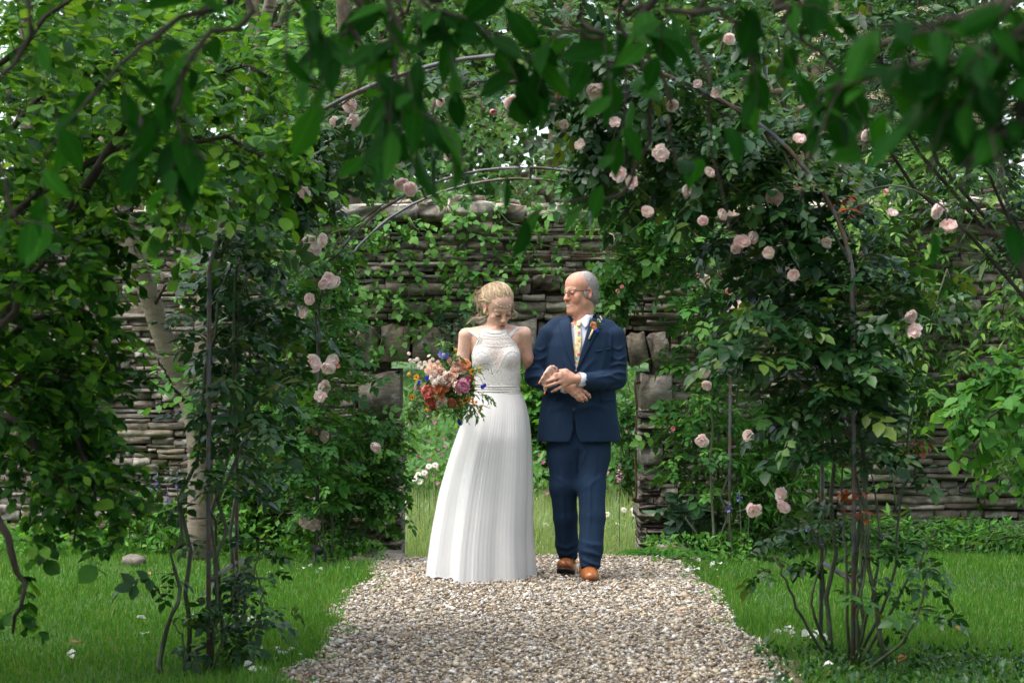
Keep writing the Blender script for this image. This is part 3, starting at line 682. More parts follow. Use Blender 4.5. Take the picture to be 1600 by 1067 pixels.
for px0, pts, n in [(1290, [(1250, 960, 8.6), (1225, 900, 8.5), (1210, 870, 8.5)], 7), (1330, [(1400, 940, 8.5), (1440, 870, 8.5), (1462, 830, 8.5)], 8), (1340, [(1390, 920, 8.7), (1410, 760, 8.8), (1440, 560, 8.9), (1480, 420, 9)], 14), (1310, [(1280, 850, 8.9), (1250, 810, 9)], 8), (1325, [(1340, 960, 8.4), (1350, 900, 8.4), (1355, 820, 8.4)], 8), (1300, [(1270, 940, 8.8), (1290, 860, 8.9), (1300, 800, 8.9)], 8), (1320, [(1410, 1000, 8.3), (1440, 940, 8.3), (1450, 900, 8.3)], 6), (1345, [(1370, 900, 8.8), (1372, 800, 8.9), (1350, 700, 9)], 4), (1318, [(1322, 900, 8.55), (1318, 800, 8.6), (1316, 700, 8.6)], 3)]:
    p.branch([np.array([(px0 - 800) * 8.8 / FPX, pts[0][2] + .1, 0])] + [A(*q) for q in pts], .008, .003, max(3, int(n * .85)), .16, 4, .10, .3, .1, .4, .35, name='cane', jit=.004)
p.branch([A(1320, 310, 8.6), A(1400, 290, 8.4), A(1470, 320, 8.4), A(1480, 345, 8.4)], .005, .003, 4, .12, 3, .07, .3, name='cane', jit=0)
FR = [(935, 148, 19, ''), (998, 98, 10, ''), (1051, 166, 10, ''), (1032, 240, 14, 'l'), (1210, 308, 13, ''), (1186, 315, 8, 'b'), (1467, 330, 13, ''), (1481, 351, 13, ''), (1357, 212, 11, ''), (1160, 376, 12, ''), (1178, 372, 10, ''), (1150, 388, 9, ''), (1424, 495, 10, ''), (1428, 516, 12, 'l'), (1218, 772, 12, 'l'), (1225, 790, 11, ''), (1178, 800, 13, 'l'), (1090, 130, 8, 'l'), (1120, 145, 9, 'l'), (1098, 345, 8, ''), (968, 272, 13, 'l'), (985, 285, 11, 'l'), (905, 225, 9, ''), (1012, 330, 10, ''), (1075, 298, 10, ''), (1130, 335, 9, ''), (1250, 215, 10, ''), (1140, 62, 9, ''), (960, 190, 9, 'l'), (1200, 395, 10, ''), (1385, 300, 8, 'b'), (1290, 380, 9, 'l'), (1110, 268, 9, ''), (872, 150, 8, 'b'), (1240, 430, 9, ''), (1395, 330, 9, 'l'), (880, 195, 8, '')]
bare(p, FR, 8.55); hoop_boxes(p, 8.5, 36, 62, 7, 8.6)
p.done(300, twig_name='stems')
roses(fr, FR, 8.4, .1)
rd = Plant(fr, 'small', ML['red'], M_cane, 5)
for q in [[(1330, 420, 8.5), (1325, 350, 8.5), (1322, 305, 8.5)], [(1340, 950, 8.4), (1345, 850, 8.4), (1340, 770, 8.4)], [(1395, 800, 8.7), (1430, 720, 8.7), (1440, 690, 8.7)]]:
    rd.branch([A(*k) for k in q], .006, .003, 7, .09, 3, .04, .2, .2, .4, .6, name='shoot')
rd.done(40, 'shoot_stems', 'young_leaf', 'young_lit_foliage', 4)

fl = thing('climbing_rose', 'dark climbing rose on the left post of the front arch', 'climbing rose', (-1.2, 8.8, 0), 'climbing roses on the arches')
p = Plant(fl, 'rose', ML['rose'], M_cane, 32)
for bx, pts, n in [
    (300, [(285, 900, 8.6), (290, 760, 8.7), (320, 620, 8.7), (345, 480, 8.7), (355, 380, 8.7), (400, 270, 8.8)], 14),
    (345, [(340, 880, 8.9), (350, 700, 8.95), (372, 560, 9.0), (380, 440, 9.1), (400, 330, 9.2), (470, 220, 9.3)], 55),
    (360, [(366, 900, 9.2), (372, 760, 9.3), (392, 640, 9.3), (400, 560, 9.3), (410, 480, 9.3)], 48),
    (340, [(338, 930, 8.5), (345, 820, 8.5), (362, 700, 8.6), (372, 560, 8.6), (372, 400, 8.6)], 28), (270, [(275, 950, 8.4), (278, 850, 8.5), (290, 740, 8.6)], 4), (310, [(330, 960, 8.7), (335, 880, 8.7), (320, 760, 8.7)], 3)]:
    p.branch([np.array([(bx - 800) * 8.7 / FPX, pts[0][2], 0])] + [A(*q) for q in pts], .011, .005, int(n * 1.1), .22, 5, .13, .25, .05, .35, .44, name='cane', jit=.02)
for pts, n in [([(345, 400, 8.5), (400, 290, 8.5), (480, 200, 8.5), (580, 140, 8.5), (700, 100, 8.5)], 40), ([(400, 330, 9.3), (480, 240, 9.3), (600, 165, 9.3), (760, 130, 9.3)], 46), ([(440, 300, 9.0), (530, 230, 9.0), (640, 190, 9.0)], 34)]:
    p.branch([A(*q) for q in pts], .008, .003, n, .2, 4, .12, .3, .1, .4, 0, name='cane')
for bx, pts, n in [(360, [(380, 960, 8.7), (395, 900, 8.7), (410, 850, 8.7)], 14), (350, [(400, 980, 8.6), (410, 930, 8.6), (400, 890, 8.6)], 10), (340, [(350, 990, 8.5), (360, 960, 8.5), (370, 900, 8.5)], 12), (300, [(285, 1000, 8.4), (270, 970, 8.4)], 5), (340, [(345, 1010, 8.5), (350, 985, 8.5)], 14)]:
    p.branch([np.array([(bx - 800) * 8.6 / FPX, pts[0][2], 0])] + [A(*q) for q in pts], .006, .003, max(3, int(n * .8)), .13, 4, .088, .3, .1, .4, .2, name='cane', jit=.004)
FL = [(628, 289, 11, ''), (641, 296, 11, ''), (545, 165, 13, ''), (552, 192, 13, 'l'), (700, 240, 10, ''), (524, 190, 9, 'l'), (690, 160, 9, 'l'), (475, 300, 10, 'l'), (445, 185, 7, 'b'), (800, 162, 12, ''), (815, 168, 9, ''), (770, 175, 8, 'b')]
bare(p, FL, 8.9); hoop_boxes(p, 8.5, 95, 135, 9, 8.6); hoop_boxes(p, 13.3, 85, 150, 9, 13.2)
p.done(300, twig_name='stems')
roses(fl, FL, 8.7, .15)

# ================================================================== CLIMBING ROSES ON THE REAR ARCH
rl = thing('climbing_rose', 'leafy climbing rose on the left post of the rear arch', 'climbing rose', (-1.15, 13.6, 0), 'climbing roses on the arches')
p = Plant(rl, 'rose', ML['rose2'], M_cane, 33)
for bx, pts, n in [(520, [(520, 820, 13.3), (510, 700, 13.3), (495, 560, 13.3), (490, 450, 13.3), (520, 380, 13.3)], 75), (540, [(545, 820, 13.6), (560, 720, 13.6), (540, 600, 13.7), (500, 480, 13.7)], 70), (528, [(530, 830, 13.9), (480, 740, 13.9), (440, 650, 13.9), (430, 560, 14)], 70), (515, [(500, 800, 13.2), (470, 700, 13.1), (450, 620, 13.1)], 50), (550, [(580, 800, 13.8), (600, 740, 13.9), (590, 660, 13.9)], 34), (550, [(560, 860, 13.7), (590, 780, 13.8), (600, 700, 13.9)], 20)]:
    p.branch([np.array([(bx - 800) * 13.5 / FPX, pts[0][2], 0])] + [A(*q) for q in pts], .011, .004, int(n * 1.2), .27, 5, .125, .3, .1, .35, .3, name='cane', jit=.02)
for pts, n in [([(500, 430, 13.3), (560, 350, 13.3), (640, 295, 13.3), (720, 268, 13.3)], 12), ([(480, 420, 13.6), (420, 380, 13.6), (380, 340, 13.6)], 24)]:
    p.branch([A(*q) for q in pts], .006, .003, n, .18, 4, .11, .3, .1, .4, 0, name='cane')
RL = [(488, 384, 17, ''), (502, 376, 11, ''), (470, 378, 8, 'b'), (514, 438, 12, ''), (506, 444, 9, ''), (523, 440, 9, ''), (470, 488, 12, ''), (483, 467, 9, ''), (490, 567, 14, ''), (517, 563, 12, ''), (512, 576, 11, ''), (508, 606, 12, ''), (500, 618, 10, 'l'), (506, 682, 9, ''), (586, 700, 9, ''), (474, 817, 10, ''), (490, 820, 10, 'l'), (482, 672, 6, 'b'), (528, 572, 6, 'b'), (494, 676, 5, 'b')]
bare(p, RL, 13.1); hoop_boxes(p, 13.3, 85, 150, 8, 13.5)
p.done(300, twig_name='stems')
roses(rl, RL, 13.1, .1)

rr_ = thing('climbing_rose', 'climbing rose on the right post of the rear arch, beside the man', 'climbing rose', (1.27, 13.6, 0), 'climbing roses on the arches')
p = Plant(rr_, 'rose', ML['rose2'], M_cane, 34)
for bx, pts, n in [(1112, [(1112, 800, 13.4), (1114, 650, 13.4), (1110, 520, 13.4), (1100, 430, 13.4), (1060, 350, 13.4)], 70), (1095, [(1092, 780, 13.9), (1085, 650, 13.9), (1090, 540, 13.9), (1070, 420, 13.8)], 60), (1120, [(1125, 800, 13.6), (1150, 650, 13.6), (1160, 520, 13.6), (1140, 420, 13.6)], 40), (1085, [(1080, 780, 13.8), (1070, 690, 13.8), (1075, 620, 13.8)], 26)]:
    p.branch([np.array([(bx - 800) * 13.6 / FPX, pts[0][2], 0])] + [A(*q) for q in pts], .010, .004, int(n * 1.1), .22, 4, .12, .3, .1, .35, .3, name='cane', jit=.02)
for pts, n in [([(1090, 420, 13.4), (1030, 330, 13.4), (960, 275, 13.4), (880, 262, 13.4)], 80), ([(1080, 400, 13.9), (1000, 330, 13.9), (930, 290, 14.0)], 80), ([(1060, 420, 13.6), (1010, 400, 13.6), (960, 420, 13.8), (950, 450, 13.9)], 70), ([(1050, 360, 13.7), (990, 300, 13.7), (930, 250, 13.7)], 60), ([(1100, 400, 13.5), (1060, 330, 13.5), (1010, 280, 13.5)], 70)]:
    p.branch([A(*q) for q in pts], .007, .003, n, .22, 4, .12, .35, .1, .4, 0, name='cane')
RR = [(1145, 478, 14, ''), (1140, 488, 11, 'l'), (1138, 455, 9, 'b'), (1101, 437, 9, ''), (1091, 430, 6, 'b'), (1096, 690, 11, 'l'), (1168, 680, 9, ''), (1101, 583, 9, ''), (1104, 603, 8, ''), (913, 265, 9, ''), (953, 372, 8, ''), (1086, 340, 8, ''), (1142, 420, 8, ''), (1150, 430, 7, ''), (965, 455, 5, 'b'), (972, 448, 5, 'b'), (1052, 670, 6, 'b'), (1000, 260, 9, 'l'), (1020, 300, 8, 'l')]
bare(p, RR, 13.2); hoop_boxes(p, 13.3, 60, 95, 6, 13.4)
p.done(300, twig_name='stems')
roses(rr_, RR, 13.2, .1)

# ================================================================== LEFT SHRUB
sh = thing('shrub', 'big round-leaved shrub arching in from the left edge', 'shrub', (-2.6, 7.8, 0))
p = Plant(sh, 'round', ML['shrub'], M_bark, 41); B0 = np.array([-2.55, 7.8, 0])
py = Plant(sh, 'round', ML['shrub_lit'], M_bark, 43)
for pts, n, tl, ls in [
    ([(-160, 500, 7.8), (-20, 260, 7.8), (120, 110, 7.9), (260, 40, 8.0)], 85, .38, .062), ([(-140, 520, 7.4), (20, 330, 7.3), (180, 230, 7.3), (330, 215, 7.4), (430, 250, 7.5)], 95, .34, .060),
    ([(-140, 520, 8.2), (60, 300, 8.4), (200, 160, 8.5), (330, 110, 8.6), (420, 120, 8.6)], 85, .36, .06), ([(-150, 560, 7.6), (30, 420, 7.5), (130, 370, 7.6), (200, 330, 7.8)], 85, .26, .056),
    ([(-150, 600, 7.8), (20, 520, 7.8), (100, 480, 7.9), (150, 510, 8.0), (180, 600, 8.0)], 62, .2, .052), ([(-150, 650, 7.4), (20, 600, 7.3), (90, 590, 7.4), (140, 650, 7.5)], 80, .24, .054),
    ([(-150, 700, 7.8), (0, 700, 7.7), (110, 700, 7.8), (170, 750, 7.8), (210, 810, 7.8)], 44, .18, .05), ([(-150, 700, 7.2), (0, 640, 7.1), (60, 720, 7.1), (100, 760, 7.1), (115, 850, 7.1)], 40, .2, .05),
    ([(-150, 780, 6.9), (-40, 760, 6.8), (20, 860, 6.8), (30, 930, 6.8), (20, 990, 6.8)], 11, .15, .052), ([(-150, 600, 8.6), (0, 450, 8.6), (110, 300, 8.7), (150, 200, 8.7)], 70, .4, .055), ([(-150, 400, 7), (-60, 180, 7), (60, 40, 7), (160, -40, 7.1)], 60, .36, .062),
    ([(-150, 650, 8.3), (30, 560, 8.4), (100, 620, 8.4), (130, 740, 8.4)], 70, .3, .052), ([(150, 240, 7.2), (240, 260, 7.0), (300, 330, 6.9)], 30, .22, .06), ([(40, 640, 7.6), (110, 660, 7.4), (140, 720, 7.3), (150, 790, 7.3)], 26, .18, .05), ([(-150, 660, 7.0), (0, 500, 6.9), (60, 420, 6.9), (130, 400, 6.9)], 50, .3, .055)]:
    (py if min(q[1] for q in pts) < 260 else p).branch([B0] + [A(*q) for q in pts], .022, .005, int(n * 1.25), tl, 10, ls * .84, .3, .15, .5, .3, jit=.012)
p.done(220); py.done(220, fol_name='young_lit_foliage')  # upper branches carry the brighter leaf copy with painted backlight

# ================================================================== PALE-TRUNKED TREE BY THE WALL
bt = thing('tree', 'pale-barked forked tree against the left part of the wall', 'tree', (-1.93, 13.2, 0))
mb = MB(); b0 = np.array([-1.93, 13.2, -.05])
tube(mb, curve([b0, A(312, 700, 13.2), A(296, 620, 13.2), A(262, 545, 13.1), A(232, 460, 13.0), A(205, 380, 12.9), A(170, 250, 12.9), A(150, 100, 13)], 26), np.linspace(.085, .04, 26), 10); mb.build('trunk', M_birch, bt)
mb = MB(); tube(mb, curve([A(300, 640, 13.22), A(318, 560, 13.25), A(322, 470, 13.3), A(345, 380, 13.3), A(385, 230, 13.3), A(398, 110, 13.3), A(430, -30, 13.3)], 26), np.linspace(.07, .035, 26), 10); mb.build('limb', M_birch, bt)
mb = MB(); tube(mb, curve([A(398, 130, 13.3), A(450, 95, 13.2), A(500, 70, 13.1)], 10), np.linspace(.04, .02, 10), 8); mb.build('limb', M_birch, bt)
p = Plant(bt, 'round', ML['creeper'], M_bark, 42)
for pts, n in [([(385, 230, 13.3), (430, 190, 13), (480, 170, 12.8)], 60), ([(345, 380, 13.3), (400, 300, 13), (470, 260, 12.7)], 60), ([(398, 110, 13.3), (440, 90, 13), (520, 60, 12.6)], 60), ([(205, 330, 12.9), (260, 290, 12.6), (320, 280, 12.4)], 40), ([(335, 420, 13.3), (380, 370, 13), (420, 350, 12.7)], 30), ([(240, 480, 13), (270, 440, 12.6), (300, 420, 12.4)], 16), ([(300, 640, 13.2), (270, 600, 12.8), (250, 560, 12.6)], 12), ([(312, 700, 13.2), (330, 660, 12.9), (350, 640, 12.7)], 12), ([(170, 250, 12.9), (200, 170, 12.7), (260, 120, 12.6)], 60), ([(420, 0, 13.3), (350, -20, 13), (300, 60, 12.8)], 50), ([(385, 230, 13.3), (520, 250, 13.2), (600, 240, 13.1)], 60), ([(398, 110, 13.3), (520, 150, 13), (600, 150, 12.9)], 50)]:
    p.branch([A(*q) for q in pts], .014, .005, n, .3, 6, .062, .25, .15, .5, .1, jit=.02)
p.done(300)

# ================================================================== WALL CREEPERS
cr = thing('wall_creeper', 'light green small-leaved creeper hanging over the middle of the wall', 'creeper', (wx(640), WY - .1, 1.9))
p = Plant(cr, 'heart', ML['creeper'], M_twig, 51)
YC = WY - .12
for pts, n in [([(430, 330), (440, 400), (450, 470), (460, 520)], 26), ([(520, 330), (540, 390), (570, 430), (560, 480)], 30), ([(600, 320), (610, 380), (640, 430), (630, 520)], 34), ([(640, 340), (680, 390), (720, 410), (740, 440)], 34), ([(700, 320), (720, 350), (760, 380), (790, 420)], 30), ([(760, 320), (800, 350), (820, 390), (830, 430)], 20), ([(470, 340), (400, 370), (360, 420), (370, 480)], 30), ([(560, 420), (620, 470), (680, 490), (650, 540)], 26), ([(530, 440), (560, 500), (600, 530), (600, 560)], 16), ([(600, 330), (540, 360), (480, 360), (440, 340)], 28), ([(800, 350), (870, 390), (900, 400)], 10), ([(480, 480), (440, 540), (430, 600)], 22), ([(700, 440), (740, 470), (700, 500)], 14), ([(820, 340), (880, 330), (930, 350)], 12), ([(770, 440), (795, 470), (800, 500)], 7)]:
    p.branch([A(a, b, YC - rng.uniform(0, .05)) for a, b in pts], .004, .002, n, .16, 5, .042, .5, .1, .3, 0, name='stem', flat=(1, .35, 1), sides=4)
p.done(300, twig_name='tendrils')
cl = thing('wall_climber', 'yellow-green narrow-leaved climber massed on the wall at right', 'climber', (wx(1420), WY - .15, 0))
p = Plant(cl, 'lance', ML['climber'], M_twig, 52); YC = WY - .2
for pts, n in [([(1400, 800), (1390, 560), (1380, 400), (1360, 330)], 60), ([(1400, 700), (1420, 480), (1440, 360), (1420, 280)], 80), ([(1410, 650), (1450, 500), (1490, 420), (1500, 330)], 70), ([(1420, 420), (1380, 330), (1340, 320), (1310, 350)], 60), ([(1440, 340), (1470, 260), (1440, 220), (1400, 250)], 60), ([(1500, 380), (1540, 300), (1580, 260)], 40), ([(1480, 420), (1500, 520), (1500, 580), (1480, 620)], 40), ([(1430, 520), (1430, 580), (1450, 620)], 34), ([(1400, 480), (1370, 520), (1350, 560)], 40), ([(1590, 400), (1570, 470), (1560, 520)], 34), ([(1620, 420), (1590, 520), (1580, 600)], 40), ([(1330, 440), (1300, 420), (1280, 360)], 30), ([(1550, 640), (1570, 700), (1560, 760)], 26)]:
    p.branch([A(a, b, YC - rng.uniform(0, .2)) for a, b in pts], .006, .003, n, .26, 7, .072, .55, .1, .4, 0, name='stem', flat=(1, .6, 1), sides=5)
p.done(300, twig_name='tendrils')
er = thing('wall_shrub', 'small grey-green trained shrub on the wall behind the bride', 'wall shrub', (wx(700), WY - .1, 1.0))
p = Plant(er, 'small', ML['glauc'], M_twig, 53)
for pts, n in [([(700, 575), (705, 530), (725, 505), (720, 490)], 26), ([(705, 560), (690, 520), (685, 510)], 12)]: p.branch([A(a, b, WY - .15) for a, b in pts], .005, .003, n, .12, 5, .04, .2, .1, .4, .2, name='stem')
p.done(80)
hb = thing('broad_leaf_shrub', 'broad-leaved bough drooping in front of the wall at right edge', 'shrub', (2.9, 11.5, 0))
p = Plant(hb, 'heart', ML['herb'], M_bark, 54)
for pts, n in [([(1680, 620, 11.5), (1600, 580, 11.4), (1540, 600, 11.3), (1490, 650, 11.2)], 60), ([(1680, 640, 11.5), (1610, 600, 11.3), (1570, 630, 11.2), (1520, 690, 11.2)], 50), ([(1680, 600, 11.7), (1620, 560, 11.6), (1560, 570, 11.5)], 40), ([(1680, 720, 11.5), (1620, 700, 11.5), (1590, 760, 11.4)], 40)]:
    p.branch([np.array([2.95, 11.5, 0])] + [A(*q) for q in pts], .02, .005, n, .2, 6, .06, .5, .1, .5, .35)
p.done(240)

# ================================================================== TREES BEYOND THE WALL
def tree(x, y, h, cr_, leaf, lm, label, seed, n_l=16, ntw=34, lsz=.075, bark=None, z0=None):
    r = np.random.default_rng(seed); root = thing('tree', label, 'tree', (x, y, float(gz(x, y))), 'trees behind the wall'); base = np.array([x, y, float(gz(x, y)) - .1])
    p = Plant(root, leaf, lm, bark or M_brown, seed); top = base + np.array([r.normal(0, .3), r.normal(0, .3), h * .85]); z0 = z0 if z0 is not None else .3
    P = curve([base, base * .6 + top * .4 + np.array([r.normal(0, .15), 0, 0]), top], 14); mb = MB(); tube(mb, P, np.linspace(.17, .05, 14), 9); mb.build('trunk', bark or M_brown, root)
    for k in range(n_l):
        f = z0 + (1 - z0) * (k + .5) / n_l; s = P[int(f * 13)]; a = k * 2.4 + r.normal(0, .3); l = cr_ * (1.05 - .5 * f) * r.uniform(.8, 1.15); d = np.array([math.cos(a), math.sin(a), .25 + .5 * f])
        p.branch([s, s + d * l * .5 + np.array([0, 0, .1]), s + d * l], .05, .012, ntw, .75, 12, lsz, .3, .1, .5, .15, jit=.05, sides=5)
    p.done(0, twig_name='twigs', fol_name='crown'); return root
tree(-4.2, 19, 6.5, 2.3, 'small', ML['tree2'], 'mid-green tree behind the far left of the wall', 61)
tree(-1.4, 21.5, 7.4, 2.3, 'small', ML['tree2'], 'loose green tree behind the wall above the bride', 62)
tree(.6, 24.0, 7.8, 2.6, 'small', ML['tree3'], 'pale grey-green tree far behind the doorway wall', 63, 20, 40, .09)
tree(3.6, 20.5, 7.0, 2.2, 'small', ML['tree1'], 'dark evergreen tree behind the right part of the wall', 64, 18, 40)
tree(6.2, 19, 6.2, 2.2, 'small', ML['tree1'], 'dark green tree behind the wall at the right edge', 65, 16, 36)
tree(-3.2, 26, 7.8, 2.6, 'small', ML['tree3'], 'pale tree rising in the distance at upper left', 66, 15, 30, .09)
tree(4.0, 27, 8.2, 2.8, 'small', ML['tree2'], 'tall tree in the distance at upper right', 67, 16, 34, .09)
tree(1.9, 17.3, 4.4, 1.15, 'small', ML['tree2'], 'slender bushy tree just behind the wall right of the man', 68, 13, 24, .06)
# viburnum with flat cream flower heads
vb = thing('viburnum', 'dark shrub with flat cream flower heads behind the right arch post', 'shrub', (3.05, 11.6, 0))
p = Plant(vb, 'lance', ML['rose'], M_bark, 55); heads = []
for pts, n in [([(1480, 420, 11.5), (1420, 200, 11.4), (1380, 90, 11.3), (1330, 20, 11.2)], 70), ([(1500, 420, 11.6), (1450, 200, 11.6), (1430, 60, 11.5), (1450, -30, 11.5)], 70), ([(1490, 450, 11.5), (1400, 260, 11.2), (1340, 150, 11.1), (1270, 100, 11)], 60), ([(1520, 420, 11.5), (1530, 220, 11.5), (1560, 80, 11.4)], 60), ([(1520, 450, 11.4), (1540, 260, 11.2), (1590, 180, 11.1)], 50)]:
    P = p.branch([np.array([3.05, 11.6, 0]), np.array([2.95, 11.6, 1.3])] + [A(*q) for q in pts[1:]], .016, .005, n, .34, 8, .075, .3, .15, .5, .4, jit=.02); heads += [P[-1], P[-3]]
p.done(300)
M_cream = petalmat('cream_floret', [(0, (.42, .36, .22)), (1, (.62, .54, .36))], .2)
def flat_head(r):
    mb = MB(); L = leaf_tpl(.8, 2); n = 60; a = r.uniform(0, 6.28, n); q = np.sqrt(r.random(n)); pos = np.stack([np.cos(a) * q, np.sin(a) * q, .25 * (1 - q * q)], -1)
    d = np.stack([np.cos(a), np.sin(a), r.normal(0, .3, n)], -1); V, T, Q = place_tpl(L, pos, d, np.tile([0, 0, 1.], (n, 1)), np.full(n, .28)); mb.add(V, T, None, r.random(len(T))); return mb.mesh('flower_head', [M_cream])
FH = [flat_head(_br) for _ in range(2)]
for px, py in [(1310, 48), (1330, 45), (1350, 52), (1290, 85), (1275, 88), (1345, 78), (1300, 110), (1370, 148), (1330, 60), (1225, 22), (1378, 155), (1400, 190), (1518, 178), (1530, 190), (1495, 205), (1390, 215), (1335, 218), (1590, 165), (1280, 60), (1445, 15)]:
    put_mesh('flower_head', FH[rng.integers(0, 2)], vb, A(px, py, 11.0 + rng.uniform(0, .3)), (rng.normal(0, .3), -.4, .9), rng.uniform(.03, .05))
# evergreens added out of view to block the light from both sides
tree(-5.4, 7.6, 5.2, 1.9, 'round', ML['tree1'], 'dense dark evergreen added out of view to shade the left side', 69, 22, 40, .10, None, .05)
tree(5.3, 7.2, 5.0, 1.9, 'round', ML['tree1'], 'dense dark evergreen added out of view to shade the right side', 70, 22, 40, .10, None, .05)
tree(-3.6, 3.4, 4.6, 1.3, 'round', ML['tree1'], 'unseen dark evergreen added near the camera to shade the left', 83, 18, 30, .10, None, .05)
tree(3.8, 3.4, 4.6, 1.3, 'round', ML['tree1'], 'unseen dark evergreen added near the camera to shade the right', 84, 18, 30, .10, None, .05)
# distant woodland
def woodland():
    r = np.random.default_rng(8); n = 52000; x = r.uniform(-7.5, 7.5, n); y = r.uniform(30, 36, n); top = 8.2 + 1.4 * np.sin(x * .9) + 1.0 * np.sin(x * 2.3 + 1) + .7 * np.sin(x * 5.1)
    z = gz(x, y) + top * np.sqrt(r.random(n)); pos = np.stack([x, y, z], -1); d = r.normal(0, 1, (n, 3)); nm = nrmz(r.normal(0, .6, (n, 3)) + np.array([0, -.3, 1])); mb = MB()
    lump = np.sin(x * 2.1 + np.sin(z * 1.7) * 1.5) * np.sin(z * 2.3 + x) + .35 * r.normal(0, 1, n); ok = lump > -.85
    V, T, Q = place_tpl(leaf_tpl(.6, 2), pos[ok], d[ok], nm[ok], np.full(ok.sum(), .24) * np.exp(r.normal(0, .25, ok.sum()))); mb.add(V, T, None, np.repeat(r.random(ok.sum()), 4))
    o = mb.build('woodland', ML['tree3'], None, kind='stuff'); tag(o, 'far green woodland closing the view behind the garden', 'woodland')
woodland()

# ================================================================== BORDERS
def bush(name, label, cat, leaf, lm, cx, cy_, w, h, n_st, ntw, tl, nl, ls, seed, n_obj=150, bm=None, group=None, droop=.35, dep=.25):
    r = np.random.default_rng(seed); z0 = float(gz(cx, cy_)); root = thing(name, label, cat, (cx, cy_, z0), group); p = Plant(root, leaf, lm, bm or M_twig, seed)
    for k in range(n_st):
        b = np.array([cx + r.normal(0, w * .2), cy_ + r.normal(0, dep * .4), z0 - .02]); e = np.array([cx + r.uniform(-1, 1) * w, cy_ + r.uniform(-1, 1) * dep, z0 + h * r.uniform(.55, 1.1)])
        p.branch([b, b * .5 + e * .5 + np.array([0, 0, h * .12]), e], .006, .003, ntw, tl, nl, ls, droop, .2, .4, .15, name='stem', sides=4)
    p.done(n_obj); return root
def fx(px, Y): return (px - 800) * Y / FPX
bush('herb_clump', 'bright green leafy clump between the right arches', 'plant', 'lance', ML['herb'], fx(1200, 13.9), 13.9, .42, 1.0, 20, 20, .2, 7, .062, 71, 300)
bush('herb_clump', 'low leafy weeds at the wall foot, lower right', 'plant', 'lance', ML['herb'], fx(1500, 13.9), 13.9, .9, .22, 26, 8, .14, 5, .055, 72, 200)
bush('herb_clump', 'light green leafy border left of the rear arch', 'plant', 'small', ML['herb'], fx(400, 14.1), 14.1, .5, .75, 22, 16, .18, 6, .05, 73, 300)
bush('herb_clump', 'pale green ground plants below the pale tree trunk', 'plant', 'lance', ML['herb'], fx(270, 13.9), 13.9, .5, .35, 20, 8, .15, 6, .06, 74, 200)
bush('hellebore', 'grey-green big-leaved plant at the right foot of the doorway', 'plant', 'round', ML['glauc'], fx(1080, 14.1), 14.1, .2, .38, 9, 6, .12, 5, .085, 75, 200)
bush('ivy_bush', 'glossy bright ivy seen between the bride and the man', 'ivy', 'heart', ML['herb'], fx(845, 19.2), 19.2, .5, 1.35, 18, 22, .2, 6, .07, 76, 200)
bush('ivy_bush', 'ivy around a stump seen right of the man through the doorway', 'ivy', 'heart', ML['tree2'], fx(985, 18.2), 18.2, .25, 1.25, 10, 16, .16, 6, .055, 77, 150)
def fern(cx, cy_, n, L, label, seed):
    r = np.random.default_rng(seed); z0 = float(gz(cx, cy_)); root = thing('fern', label, 'fern', (cx, cy_, z0), 'ferns by the doorway')
    for k in range(n):
        a = k * 6.283 / n + r.normal(0, .3); l = L * r.uniform(.7, 1.1); d = np.array([math.cos(a), math.sin(a), 0]); u = np.linspace(0, 1, 15)
        P = np.array([cx, cy_, z0]) + d * (l * .75 * u)[:, None] + np.array([0, 0, 1]) * (l * (.85 * u - .75 * u * u))[:, None]; mb = MB(); tube(mb, P, np.linspace(.003, .001, 15), 4)
        sd = nrmz(np.cross(d, [0, 0, 1])); T = nrmz(np.gradient(P, axis=0)); i = np.repeat(np.arange(2, 15), 2); sg = np.tile([1, -1], 13)
        V, T3, Q = place_tpl(leaf_tpl(.34, 2, .3), P[i], T[i] * .45 + sd[None] * sg[:, None], np.tile([0, 0, 1.], (26, 1)) + T[i] * -.2, l * .30 * np.sin(math.pi * np.clip(u[i] * .85 + .12, 0, 1)) ** .8); mb.add(V, T3, None, r.random(len(T3)))
        mb.build('frond', ML['fern'], root)
fern(fx(1015, 13.6), 13.6, 9, .34, 'pale green fern at the right corner of the gravel', 1)
fern(fx(1045, 13.9), 13.9, 8, .4, 'fern under the grey-green plant at the doorway', 2)
fern(fx(600, 13.9), 13.9, 7, .22, 'small fern at the left foot of the doorway', 3)
fern(fx(1085, 13.2), 13.2, 7, .26, 'fern beside the right rear arch post', 4)
# blue and other small flowers
M_blue = petalmat('violet_blue_petal', [(0, (.10, .08, .45)), (1, (.22, .18, .62))], .25)
M_pinkf = petalmat('campion_pink', [(0, (.55, .16, .30)), (1, (.72, .34, .45))], .25)
M_fox = petalmat('foxglove_pink', [(0, (.60, .20, .42)), (1, (.75, .38, .55))], .25)
def spire(px, py, Y, hgt, mat, label, nf=18, fs=.014, cat='flower', name='flower_spire', group=None):
    top = A(px, py, Y); b = np.array([top[0] + rng.normal(0, .02), Y, float(gz(top[0], Y))]); root = thing(name, label, cat, b, group); mb = MB(); P = curve([b, (b + top) / 2 + rng.normal(0, .01, 3), top], 8); tube(mb, P, .003, 4); mb.build('stem', M_twig, root)
    n = nf; f = np.linspace(0, 1, n); pos = top - np.array([0, 0, 1.]) * (hgt * f)[:, None]; a = np.arange(n) * 2.4; d = np.stack([np.cos(a), np.sin(a), np.full(n, -.2)], -1); mb = MB()
    V, T, Q = place_tpl(leaf_tpl(.8, 2), pos, d, np.tile([0, 0, 1.], (n, 1)), fs * (.6 + 1.2 * f)); mb.add(V, T, None, np.repeat(rng.random(n), 4)); mb.build('florets', mat, root, kind='stuff')
